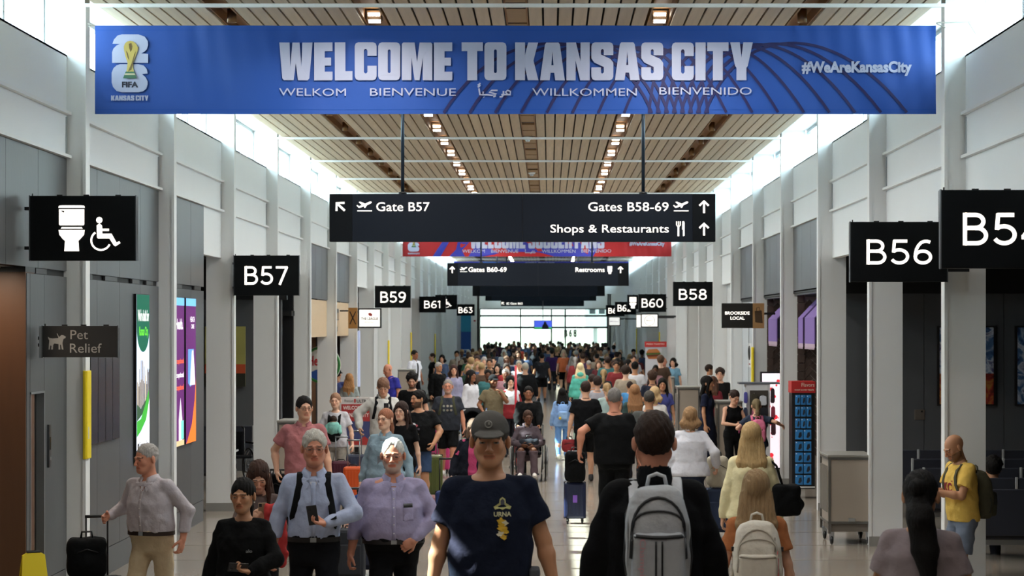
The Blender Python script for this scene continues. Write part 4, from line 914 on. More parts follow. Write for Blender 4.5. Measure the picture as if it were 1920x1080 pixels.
for k, Y in enumerate((15.6, 19.4, 21.4, 23.0, 24.6, 26.3, 28.2)):
    seat_row(4.62 + .17 * (k % 2), Y, 11 if Y > 20 else 6, 0, ['nearest dark seat row behind the man in a yellow shirt', 'second dark seat row in the gate lounge', 'third dark seat row in the gate lounge', 'fourth dark seat row in the gate lounge', 'fifth dark seat row in the gate lounge', 'sixth dark seat row in the gate lounge', 'last dark seat row before the gate wall'][k])
for k, Y in enumerate((30.5, 32.8, 35.0)):
    seat_row(-8.2, Y, 5, 0, ['nearest', 'middle', 'farthest'][k] + ' dark seat row in the lounge behind gate sign B57')

# ------------------------------------------------------------------ carts, stands, boards
cartm = mat('cart laminate', '9c9084', .5, var=.05); cartf = mat('cart frame', '6b6a66', .35, metal=.6)
def cart(pl, pt_, pr_, Y, label, d=.75, hgt=None):
    """closed podium cart on castors; pl,pr left and right pixel of its face, pt_ its top pixel"""
    a = P(pl, pt_, Y); b = P(pr_, 0, Y); w = b.x - a.x; h = a.z
    e = empty('podium_cart', (a.x, Y, 0), label=label, cat='cart')
    MB().box(.02, .0, .27, w - .02, d, h - .02).build('cabinet', cartm, e, bevel=.006)
    f = MB()
    for xx in (0, w - .03):
        for yy in (-.01, d - .02): f.box(xx, yy, .14, xx + .03, yy + .03, h)
    f.box(0, -.012, h - .04, w, .0, h); f.box(0, -.012, .26, w, 0, .29); f.box(-.004, 0, h - .04, .0, d, h); f.box(-.004, 0, .26, 0, d, .29); f.build('frame', cartf, e, bevel=.004)
    MB().box(-.01, -.02, h - .01, w + .01, d + .01, h + .02).build('top', plain('83807a', .4), e, bevel=.006)
    MB().box(.04, .02, .16, w - .04, d - .02, .27).build('plinth', plain('6f675e', .5), e)
    MB().box(w * .45, -.016, .29, w * .60, -.0, .33).build('latch', alu, e)
    for s in range(6): MB().box(-.012, .08 + .1 * s, .40, -.002, .12 + .1 * s, h - .12).build('side_slat', plain('807b74', .4), e)
    for xx in (.05, w - .05):
        for yy in (.06, d - .06):
            c = MB(); c.torus((xx, yy, .055), .035, .02, 'x', 16, 6); c.ball((xx, yy, .055), (.02, .03, .03)); co = c.build('caster', blackm, e, True); MB().box(xx - .03, yy - .02, .06, xx + .03, yy + .02, .16).build('fork', alu, co)
    return e
cart(1553, 856, 1637, 24.6, 'tall beige podium cart on castors between the pillars of gate B56')
cart(1271, 727, 1312, 37.5, 'beige podium cart behind the woman in a white sweatshirt')
cart(1346, 754, 1392, 37.0, 'beige podium cart beside the woman in a black jumpsuit')
cart(520, 791, 552, 29.6, 'beige podium cart behind the man in a coral polo')
cart(746, 694, 776, 60, 'beige podium cart under the white-shirted crew member')
cart(1243, 708, 1265, 60, 'beige counter cart beside the bald man in blue', hgt=1.1)

# red display stand with blue packs
e = empty('pack_display', (0, 0, 0), label='black display stand with a red header and rows of blue packs', cat='display stand'); Yd = 31.2
px_panel(1485, 735, 1528, 917, Yd, .4, blackm, 'cabinet', e); px_panel(1484, 715, 1529, 737, Yd - .02, .42, mat('red header', 'b3201f', .5), 'header', e)
put_text('Flavors', (1503, 718, 1527, 725), Yd - .024, plain('e8d9c8'), e); put_text('SWEET SAVORY TREATS', (1490, 730, 1526, 732.5), Yd - .024, plain('e8d9c8'), e, .02)
px_panel(1485, 912, 1528, 915, Yd - .03, .03, whitep, 'kick_strip', e)
pb = mat('blue pack', '2e7fc2', .35, var=.1, vscale=30, rnd=.15); pk = plain('14202e', .5)
rows_ = [(740, 3), (762, 3), (784, 3), (805, 2), (827, 2), (848, 2), (869, 2), (890, 2)]
for yy, n in rows_:
    w_ = 31 / n
    for k in range(n):
        x0 = 1491 + k * w_
        q = empty('snack_pack', (0, 0, 0), label='blue pack hanging on the black display stand', cat='pack', group='blue packs on the black display stand')
        px_panel(x0 + .6, yy + .8, x0 + w_ - .8, yy + 19, Yd - .05, .04, pb, 'sleeve', q); cx = x0 + w_ * .55
        poly_px([(cx - w_ * .2, yy + 15), (cx - w_ * .05, yy + 6), (cx + w_ * .2, yy + 5), (cx + w_ * .25, yy + 12), (cx, yy + 16.5)], Yd - .05, pk, q, 'product_print', None, -.004)
        px_panel(x0 + 1.4, yy + 2, x0 + 3.4, yy + 3.6, Yd - .054, .003, plain('dfe7ee'), 'label_patch', q, 0)
# polka-dot lit board and white accessory rack
e = empty('polka_dot_board', (0, 0, 0), label='lit white board with red polka dots behind the accessory rack', cat='board'); Yq = 35.4
px_panel(1426, 697, 1466, 880, Yq, .12, blackm, 'housing', e); px_panel(1429, 700, 1462, 877, Yq - .006, .006, glow('f6e6ee', .85), 'display', e, 0)
rg = random.Random(7)
for k in range(26):
    cx, cy, r = rg.uniform(1430, 1461), rg.uniform(701, 875), rg.choice([1.2, 2, 3.2, 4.2])
    poly_px(circ(min(max(cx, 1429 + r), 1462 - r), cy, r, 0, 345, 14), Yq, glow('e0303c', .8), e, 'red_dot', None, -.009)
e = empty('accessory_rack', (0, 0, 0), label='white shop rack hung with scarves and small bags behind the pink backpack', cat='rack'); Ya = 34.2
px_panel(1399, 720, 1444, 880, Ya, .3, mat('rack white', 'cfd0d2', .5), 'back_panel', e); px_panel(1386, 717, 1462, 720.5, Ya - .02, .34, plain('5b6068', .4), 'top_rail', e)
px_panel(1406, 732, 1440, 800, Ya - .02, .02, plain('3a352e', .7), 'niche', e)
for k, (x0, y0, x1, y1, c, nm) in enumerate(((1408, 738, 1421, 762, '3d3a30', 'dark olive cap'), (1424, 742, 1438, 760, 'aeb2ba', 'grey cap'), (1410, 764, 1422, 790, 'b8577a', 'pink pouch'), (1426, 764, 1440, 778, '24262c', 'black wallet'), (1445, 728, 1453, 756, '33262c', 'dark striped wallet'), (1446, 762, 1454, 784, '8c2240', 'crimson scarf'), (1446, 788, 1455, 816, '45232c', 'maroon bag'), (1395, 735, 1402, 756, '4a4aa0', 'violet flag'), (1394, 764, 1402, 796, '44506c', 'slate scarf'))):
    q = empty('hung_accessory', (0, 0, 0), label=f'{nm} hung on the white accessory rack', cat='accessory', group='accessories on the white rack')
    a = P(x0, y1, Ya - .08); b = P(x1, y0, Ya - .08); mb = MB(); w_ = b.x - a.x; h_ = b.z - a.z
    mb.prism([(a.x, a.z + .1 * h_), (a.x + .2 * w_, a.z), (b.x - .2 * w_, a.z), (b.x, a.z + .12 * h_), (b.x - .06 * w_, b.z - .1 * h_), (b.x - .3 * w_, b.z), (a.x + .25 * w_, b.z), (a.x + .04 * w_, b.z - .15 * h_)], Ya - .08, Ya - .03)
    mb.build('body', fabric(c), q, bevel=.006); MB().tube([((a.x + b.x) / 2, Ya - .055, b.z - .01), ((a.x + b.x) / 2, Ya + .02, b.z + .03)], .004, 5).build('hook', alu, q)
# poster stand with a sandwich
e = empty('poster_stand', (0, 0, 0), label='white poster stand with a red header and a picture of a sandwich', cat='poster stand'); Yz = 66
px_panel(1210, 650, 1240, 718, Yz, .06, mat('poster board', 'c9cad2', .5), 'board', e); px_panel(1209, 640.5, 1250, 650.5, Yz - .02, .1, mat('poster red', 'c0302c', .5), 'header', e)
put_text('FRESH TOASTED', (1212, 643.5, 1246, 646.5), Yz - .026, plain('eec9c4'), e, .02)
for pts, c in (([(1212, 660), (1216, 655), (1232, 654), (1237, 659), (1236, 662), (1213, 663)], 'b8733a'), ([(1211, 662), (1238, 661), (1239, 664), (1212, 666)], '4f7030'), ([(1212, 665.5), (1238, 664), (1236, 668), (1214, 669)], '6e3420'), ([(1213, 668), (1237, 667), (1233, 673), (1216, 673)], 'a8622e')):
    poly_px(pts, Yz, plain(c), e, 'sandwich_print', None, -.006)
MB().box(P(1212, 0, Yz).x, Yz - .1, 0, P(1238, 0, Yz).x, Yz + .25, .04).build('foot', blackm, e); MB().box(P(1224, 0, Yz).x, Yz + .06, 0, P(1226, 0, Yz).x, Yz + .1, 1.2).build('post', blackm, e)
# welcome board on the left
e = empty('welcome_board', (0, 0, 0), label='red and blue standing board reading WELCOME TO KANSAS CITY behind the mother', cat='board'); Ye = 35
px_panel(637, 745, 701, 838, Ye, .05, mat('board white', 'cfc9c8', .5), 'board', e); px_panel(640, 758, 698, 790, Ye - .008, .008, mat('board red', 'a5302f', .5), 'red_field', e, 0); px_panel(640, 786, 698, 832, Ye - .006, .006, mat('board blue', '3d4472', .5), 'blue_field', e, 0)
put_text('Premium', (646, 749, 662, 754), Ye - .01, plain('555555'), e); put_text('ULTRA', (669, 749, 692, 755), Ye - .01, plain('33343c'), e, .02); px_panel(664, 748, 667, 755, Ye - .012, .006, plain('b03030'), 'can_print', e, 0)
put_text('WELCOME TO', (643, 761, 693, 768), Ye - .012, plain('e5d5d0'), e, .03); put_text('KANSAS CITY', (645, 774, 692, 782), Ye - .012, plain('e5d5d0'), e, .03)
poly_px([(640, 832), (655, 822), (668, 826), (684, 818), (698, 830), (698, 834), (640, 834)], Ye, plain('a5302f'), e, 'red_swoosh', None, -.012)
MB().box(P(640, 0, Ye).x, Ye - .15, 0, P(698, 0, Ye).x, Ye + .2, .05).build('foot', blackm, e); MB().box(P(664, 0, Ye).x, Ye + .05, 0, P(672, 0, Ye).x, Ye + .09, 1.3).build('post', blackm, e)
# bright vertical lit strip sign in the far left shop
e = empty('lit_column', (0, 0, 0), label='tall narrow bluish lit panel beyond the timber-fronted shops', cat='screen'); px_panel(667, 620, 675, 725, 49.5, .06, mat('lit column', 'a9b2cf', .4, emit=.4), 'display', e); MB().box(P(667, 0, 49.5).x, 49.5, 0, P(675, 0, 49.5).x, 49.56, P(0, 725, 49.5).z).build('base', alu, e)
# yellow wet-floor sign
e = empty('wet_floor_sign', (-4.60, 17.75, 0), .5, 'yellow folding wet floor sign standing by the dark service door', 'sign')
yl = MATS[('safety yellow',)]
for s in (1, -1):
    b = MB(); Rm = Matrix.Rotation(s * .2, 4, 'X'); 
    pts = [(-.15, 0), (.15, 0), (.10, .66), (.05, .69), (-.05, .69), (-.10, .66)]
    vs = [Rm @ Vector((u, t_, w - .69)) + Vector((0, 0, .69)) for t_ in (-.008, .008) for u, w in pts]; n_ = len(pts)
    b.add(vs, [tuple(range(n_)), tuple(n_ + i for i in reversed(range(n_)))] + [(i, (i + 1) % n_, n_ + (i + 1) % n_, n_ + i) for i in range(n_)]); b.build('leaf', yl, e)
b = MB(); b.tube([(-.06, 0, .69), (.06, 0, .69)], .014, 8); b.build('hinge', blackm, e)
xz_text('CAUTION', -.09, .42, .09, .47, -.066, blackm, e, .02)
# ------------------------------------------------------------------ bodies and cloth: blended volumes turned into one surface
f4 = np.float32
class Field:
    def __init__(s, xs, ys, zs, far=.08):
        s.x, s.y, s.z = [np.asarray(a, f4) for a in (xs, ys, zs)]
        s.F = np.full((len(xs), len(ys), len(zs)), far, f4)
    def sub(s, lo, hi):
        ix = [max(0, np.searchsorted(a, l) - 1) for a, l in zip((s.x, s.y, s.z), lo)]; jx = [min(len(a), np.searchsorted(a, h) + 1) for a, h in zip((s.x, s.y, s.z), hi)]
        if any(i >= j for i, j in zip(ix, jx)): return None
        return tuple(slice(i, j) for i, j in zip(ix, jx))
    def put(s, lo, hi, fn, k, op='add', m=.05):
        mg = k + m; sl = s.sub([a - mg for a in lo], [a + mg for a in hi])
        if sl is None: return
        X = s.x[sl[0]][:, None, None]; Y = s.y[sl[1]][None, :, None]; Z = s.z[sl[2]][None, None, :]
        d = fn(X, Y, Z).astype(f4); G = s.F[sl]
        if op == 'add':
            if k > 0: h = np.maximum(k - np.abs(G - d), 0) / k; s.F[sl] = np.minimum(G, d) - h * h * k * .25
            else: s.F[sl] = np.minimum(G, d)
        else:
            d = -d
            if k > 0: h = np.maximum(k - np.abs(G - d), 0) / k; s.F[sl] = np.maximum(G, d) + h * h * k * .25
            else: s.F[sl] = np.maximum(G, d)
    def cone(s, a, b, ra, rb, k=.02, op='add'):
        a = np.array(a, float); b = np.array(b, float); d = b - a; L2 = max(1e-9, d @ d); r = max(ra, rb)
        def fn(X, Y, Z):
            t = np.clip(((X - a[0]) * d[0] + (Y - a[1]) * d[1] + (Z - a[2]) * d[2]) / L2, 0, 1)
            return np.sqrt((X - a[0] - t * d[0]) ** 2 + (Y - a[1] - t * d[1]) ** 2 + (Z - a[2] - t * d[2]) ** 2) - (ra + (rb - ra) * t)
        s.put(np.minimum(a, b) - r, np.maximum(a, b) + r, fn, k, op)
    def ell(s, c, r, k=.02, R=None, op='add'):
        c = np.array(c, float); r = np.array(r, float); mr = r.max() if R is not None else r
        def fn(X, Y, Z):
            x, y, z = X - c[0], Y - c[1], Z - c[2]
            if R is not None: x, y, z = (R[0][0] * x + R[1][0] * y + R[2][0] * z), (R[0][1] * x + R[1][1] * y + R[2][1] * z), (R[0][2] * x + R[1][2] * y + R[2][2] * z)
            k0 = np.sqrt((x / r[0]) ** 2 + (y / r[1]) ** 2 + (z / r[2]) ** 2); k1 = np.sqrt((x / r[0] ** 2) ** 2 + (y / r[1] ** 2) ** 2 + (z / r[2] ** 2) ** 2) + 1e-9
            return k0 * (k0 - 1) / k1
        s.put(c - mr, c + mr, fn, k, op)
    def rbox(s, c, h, rad, k=.01, R=None, op='add'):
        c = np.array(c, float); h = np.array(h, float); m = np.linalg.norm(h) if R is not None else h
        def fn(X, Y, Z):
            x, y, z = X - c[0], Y - c[1], Z - c[2]
            if R is not None: x, y, z = (R[0][0] * x + R[1][0] * y + R[2][0] * z), (R[0][1] * x + R[1][1] * y + R[2][1] * z), (R[0][2] * x + R[1][2] * y + R[2][2] * z)
            qx, qy, qz = np.abs(x) - h[0] + rad, np.abs(y) - h[1] + rad, np.abs(z) - h[2] + rad
            return np.sqrt(np.maximum(qx, 0) ** 2 + np.maximum(qy, 0) ** 2 + np.maximum(qz, 0) ** 2) + np.minimum(np.maximum(np.maximum(qx, qy), qz), 0) - rad
        s.put(c - m, c + m, fn, k, op)
    def loft(s, L, k=.02, p=2.4, off=0., round_=.03):
        """vertical stack of (z, cx, cy, rx, ry) superellipses"""
        L = sorted(L); z = np.array([q[0] for q in L]); A = [np.array([q[i] for q in L]) for i in range(1, 5)]
        def fn(X, Y, Z):
            cx, cy, rx, ry = [np.interp(Z, z, a).astype(f4) for a in A]; rx = rx + off; ry = ry + off
            q = (np.abs((X - cx) / rx) ** p + np.abs((Y - cy) / ry) ** p) ** (1 / p); d = (q - 1) * np.minimum(rx, ry)
            e = np.maximum(z[0] - off * .3 - Z, Z - z[-1] - off * .3); h = np.maximum(round_ - np.abs(d - e), 0) / round_
            return np.maximum(d, e) + h * h * round_ * .25
        lo = [(A[0] - A[2]).min() - off, (A[1] - A[3]).min() - off, z[0] - off]; hi = [(A[0] + A[2]).max() + off, (A[1] + A[3]).max() + off, z[-1] + off]
        s.put(lo, hi, fn, k)
    def merge(s, o, k):
        h = np.maximum(k - np.abs(s.F - o.F), 0) / k; s.F = np.minimum(s.F, o.F) - h * h * k * .25
    def cut(s, n, d0):
        """remove where n.p > d0"""
        s.F = np.maximum(s.F, (s.x[:, None, None] * n[0] + s.y[None, :, None] * n[1] + s.z[None, None, :] * n[2] - d0).astype(f4))
    def folds(s, amp, seed=0):
        x, y, z = s.x[:, None, None], s.y[None, :, None], s.z[None, None, :]; q = seed * 2.3
        w = np.abs(np.sin(z * 19 + x * 14 * np.sin(q + 1) + 2.2 * np.sin(x * 7 + q) + y * 5)) - .5 + .6 * (np.abs(np.sin(x * 24 - z * 9 + 2 * np.sin(z * 8 + q))) - .5)
        s.F = s.F + (amp * w).astype(f4) * (np.abs(s.F) < .05)
    def wrinkle(s, amp, fr=30, seed=0):
        x, y, z = s.x[:, None, None], s.y[None, :, None], s.z[None, None, :]; q = seed * 1.7
        w = np.sin(x * fr + 4 * np.sin(z * 9 + q) + y * 11) * np.sin(z * fr * .7 + 3 * np.sin(x * 13 + q) + y * 8) + .6 * np.sin(x * fr * 1.9 - z * fr * 1.1 + 2 * np.sin(y * 21 + q))
        s.F = s.F + (amp * w).astype(f4) * (np.abs(s.F) < .05)
    def mesh(s, name):
        F = s.F; S_ = F < 0; n = F.shape
        c = [S_[i:n[0] - 1 + i, j:n[1] - 1 + j, k:n[2] - 1 + k] for i in (0, 1) for j in (0, 1) for k in (0, 1)]
        al = c[0].copy(); an = c[0].copy()
        for q in c[1:]: al &= q; an |= q
        act = an & ~al; I = np.argwhere(act)
        if len(I) == 0: return None, None
        idx = np.full(act.shape, -1, np.int32); idx[act] = np.arange(len(I), dtype=np.int32)
        ax = (s.x, s.y, s.z); off = [(i, j, k) for i in (0, 1) for j in (0, 1) for k in (0, 1)]
        v = np.stack([F[I[:, 0] + o[0], I[:, 1] + o[1], I[:, 2] + o[2]] for o in off], 1)
        pos = np.zeros((len(I), 3), f4); cnt = np.zeros(len(I), f4)
        lo = np.stack([ax[a][I[:, a]] for a in range(3)], 1); hi = np.stack([ax[a][I[:, a] + 1] for a in range(3)], 1)
        for a_, oa in enumerate(off):
            for b_ in range(a_ + 1, 8):
                ob = off[b_]
                if sum(abs(oa[i] - ob[i]) for i in range(3)) != 1: continue
                va, vb = v[:, a_], v[:, b_]; m = (va < 0) != (vb < 0)
                t = np.where(m, va / np.where(m, va - vb, 1), 0)[:, None]
                pa = np.where(np.array(oa), hi, lo); pb = np.where(np.array(ob), hi, lo)
                pos += np.where(m[:, None], pa + (pb - pa) * t, 0); cnt += m
        pos /= cnt[:, None]
        quads = []
        for a in range(3):
            sl0 = [slice(None)] * 3; sl1 = [slice(None)] * 3; sl0[a] = slice(0, -1); sl1[a] = slice(1, None)
            d = S_[tuple(sl0)] != S_[tuple(sl1)]; J = np.argwhere(d)
            u, w = [(1, 2), (2, 0), (0, 1)][a]
            J = J[(J[:, u] > 0) & (J[:, w] > 0) & (J[:, u] < n[u] - 1) & (J[:, w] < n[w] - 1)]
            def cell(du, dw):
                K = J.copy(); K[:, u] -= du; K[:, w] -= dw; return idx[K[:, 0], K[:, 1], K[:, 2]]
            q = np.stack([cell(1, 1), cell(0, 1), cell(0, 0), cell(1, 0)], 1)
            inside = S_[J[:, 0], J[:, 1], J[:, 2]]; q[~inside] = q[~inside][:, ::-1]; quads.append(q)
        Q = np.concatenate(quads); Q = Q[(Q >= 0).all(1)]
        me = bpy.data.meshes.new(name); me.vertices.add(len(pos)); me.vertices.foreach_set('co', pos.astype(f4).ravel())
        me.loops.add(len(Q) * 4); me.loops.foreach_set('vertex_index', Q.astype(np.int32).ravel())
        me.polygons.add(len(Q)); me.polygons.foreach_set('loop_start', np.arange(0, len(Q) * 4, 4, dtype=np.int32)); me.polygons.foreach_set('loop_total', np.full(len(Q), 4, np.int32))
        me.polygons.foreach_set('use_smooth', np.ones(len(Q), bool)); me.update(calc_edges=True)
        return me, pos
def axis(lo, hi, h, fine=(), hf=None):
    """grid line positions, finer inside the given intervals"""
    out = [lo]; 
    while out[-1] < hi:
        x = out[-1]; out.append(x + (hf if hf and any(a <= x <= b for a, b in fine) else h))
    return np.array(out, f4)
def rotm(yaw, pitch, roll=0):
    return np.array(Matrix.Rotation(yaw, 3, 'Z') @ Matrix.Rotation(pitch, 3, 'X') @ Matrix.Rotation(roll, 3, 'Y'))
def ik(a, b, l1, l2, pole):
    a, b, pole = [np.array(q, float) for q in (a, b, pole)]; d = b - a; D = np.linalg.norm(d); D2 = min(D, (l1 + l2) * .995); u = d / D; b2 = a + u * D2
    c = (l1 * l1 - l2 * l2 + D2 * D2) / (2 * D2); h = math.sqrt(max(0, l1 * l1 - c * c)); p = pole - u * (pole @ u); p /= np.linalg.norm(p)
    return a + u * c + p * h, b2

# skin: colour comes from a painted attribute of the person's own colouring plus a darkened lip crease
skin_m = bpy.data.materials.new('skin'); skin_m.use_nodes = True
_n = skin_m.node_tree.nodes; _l = skin_m.node_tree.links; _b = _n['Principled BSDF']; _a = _n.new('ShaderNodeAttribute'); _a.attribute_name = 'tone'
_l.new(_a.outputs['Color'], _b.inputs['Base Color']); _b.inputs['Roughness'].default_value = .5; _b.inputs['Specular IOR Level'].default_value = .35
def hair_mat(c):
    return mat(f'hair {c}', gain(c, 1.3), .72, spec=.2, var=.35, vscale=1, stretch=(90, 90, 5), bump=.5, bscale=1.2)
TONES = {'light': 'c99a80', 'fair': 'd6ab92', 'tan': 'b07f60', 'brown': '8a5a40', 'dark': '5a3826', 'red': 'bf8168', 'olive': 'a8795a'}

class Rig:
    """joint positions for a figure 1.75 m tall, facing -Y"""
    def __init__(s, sex='m', w=1., belly=0., hands=None, elbow=None, feet=None, lean=(0, 0), head=(0, 0), hs=1.07, bust=0, seated=False, sh=None, handdir=None, curl=.6):
        m = sex == 'm'; s.sex = sex; s.w = w; s.belly = belly; s.hs = hs; s.seated = seated; s.curl = curl; s.bust = .03 if not m else 0
        s.sw = (.170 if m else .146) * (sh or (.6 + .4 * w)); s.hipx = .088 if m else .09
        lx, ly = lean; s.lean = lean
        s.T = lambda z: (lx * max(0, z - .95) / .5, ly * max(0, z - .95) / .5)
        P3 = lambda x, y, z: np.array([x + s.T(z)[0], y + s.T(z)[1], z])
        s.S = {q: P3(q * s.sw, .005, 1.398) for q in (-1, 1)}
        hands = hands or {}; elbow = elbow or {}
        s.W = {}; s.E = {}
        for q in (-1, 1):
            tgt = hands.get(q, (q * (s.sw + .105 + .06 * (w - 1)), -.04, .87)); pole = elbow.get(q, (q * .45, .9, -.1))
            s.E[q], s.W[q] = ik(s.S[q], tgt, .285, .255, pole)
        feet = feet or {}
        s.Hp = {q: np.array([q * s.hipx, 0, .93]) for q in (-1, 1)}; s.A = {}; s.K = {}; s.fdir = {}
        for q in (-1, 1):
            t = feet.get(q, (q * .11, 0, .085))
            if seated: s.Hp[q] = np.array([q * .1, .0, .93])
            s.K[q], s.A[q] = ik(s.Hp[q], t, .445, .415 if not seated else .42, (0 + q * .05, -1, .1))
        s.neck = P3(0, .012, 1.46); s.hd = np.array([s.T(1.6)[0], s.T(1.6)[1] - .012, 1.625]); s.HR = rotm(head[0], head[1], head[2] if len(head) > 2 else 0)
        s.hd = P3(0, .01, 1.53) + s.HR @ np.array([0, -.026, .108 * (.5 + .5 * hs)])
        s.handdir = handdir or {}
    def h(s, x, y, z): return s.hd + s.HR @ (np.array([x, y, z]) * s.hs)
    def torso(s, loose=0.):
        m = s.sex == 'm'; w = s.w; b = s.belly
        if m: L = [(.80, .13, .095), (.90, .160, .110), (.97, .158 + b * .3, .110 + b * .3), (1.05, .150 + b * .55, .105 + b * .55), (1.14, .150 + b * .55, .105 + b * .5), (1.25, .162 + b * .2, .112 + b * .2), (1.33, .163, .108), (1.40, .135, .086), (1.44, .095, .070), (1.475, .066, .058), (1.50, .054, .052)]
        else: L = [(.80, .135, .095), (.90, .168, .115), (.97, .160 + b * .3, .110 + b * .3), (1.05, .135 + b * .5, .095 + b * .5), (1.13, .125 + b * .5, .09 + b * .45), (1.24, .140 + b * .2, .098 + b * .1), (1.33, .140, .094), (1.40, .112, .075), (1.44, .078, .06), (1.475, .056, .05), (1.50, .046, .046)]
        out = []
        for z, rx, ry in L:
            tx, ty = s.T(z); bb = b if z < 1.3 and z > .93 else 0
            sc = w if z < 1.40 else (1 + (w - 1) * .5); sx = s.sw / (.170 if m else .146) if z > 1.3 else 1
            out.append((z, tx, ty - bb * .45, rx * (sc if z < 1.3 else sx * (.5 + .5 * w)) if z < 1.45 else rx * (1 + (w - 1) * .3), ry * (1 + (w - 1) * .8)))
        return out
def arm_w(r): return .5 + .5 * r.w
def add_hand(f, r, q, fine=True):
    W = r.W[q]; d = W - r.E[q]; d /= np.linalg.norm(d)
    if q in r.handdir: d = np.array(r.handdir[q][0], float); d /= np.linalg.norm(d)
    n = np.array(r.handdir[q][1] if q in r.handdir else (-q, 0, 0), float); n -= d * (n @ d); n /= np.linalg.norm(n); sd = np.cross(d, n)   # n: palm facing
    if np.dot(sd, (0, -1, .0)) < 0 and q not in r.handdir: sd = -sd
    if q in r.handdir and len(r.handdir[q]) > 2: sd = sd * r.handdir[q][2]
    R = np.stack([d, sd, n], 1)
    f.ell(W + d * .048, (.052, .040, .017), .012, R)
    cu = r.curl
    L = (.068, .076, .070, .056)
    for i in range(4):
        o = (.030, .011, -.009, -.028)[i]; p = W + d * .085 + sd * o; rr = .0092 if i < 3 else .008
        if fine:
            d1 = d * math.cos(cu * .7) + n * math.sin(cu * .7) + sd * o * 1.2; p1 = p + d1 * L[i] * .45
            d2 = d * math.cos(cu * 1.9) + n * math.sin(cu * 1.9); p2 = p1 + d2 * L[i] * .32; d3 = d * math.cos(cu * 2.6) + n * math.sin(cu * 2.6); p3 = p2 + d3 * L[i] * .26
            f.cone(p - d * .02, p1, .0105, rr, .006); f.cone(p1, p2, rr, rr * .92, .003); f.cone(p2, p3, rr * .92, rr * .8, .003)
        else:
            d2 = d * math.cos(cu * 1.3) + n * math.sin(cu * 1.3); f.cone(p, p + d2 * L[i], .012, .010, .01)
    t0 = W + d * .022 + sd * .026 + n * .006; dt = d * .62 + sd * .62 + n * .42; dt /= np.linalg.norm(dt); t1 = t0 + dt * .048; dt2 = d * .85 + sd * .15 + n * .5; dt2 /= np.linalg.norm(dt2)
    f.cone(t0, t1, .015, .0115, .01); f.cone(t1, t1 + dt2 * .038, .0112, .0095, .004)
    r.palm = getattr(r, 'palm', {}); r.palm[q] = (W + d * .07 + n * .022, d, sd, n)
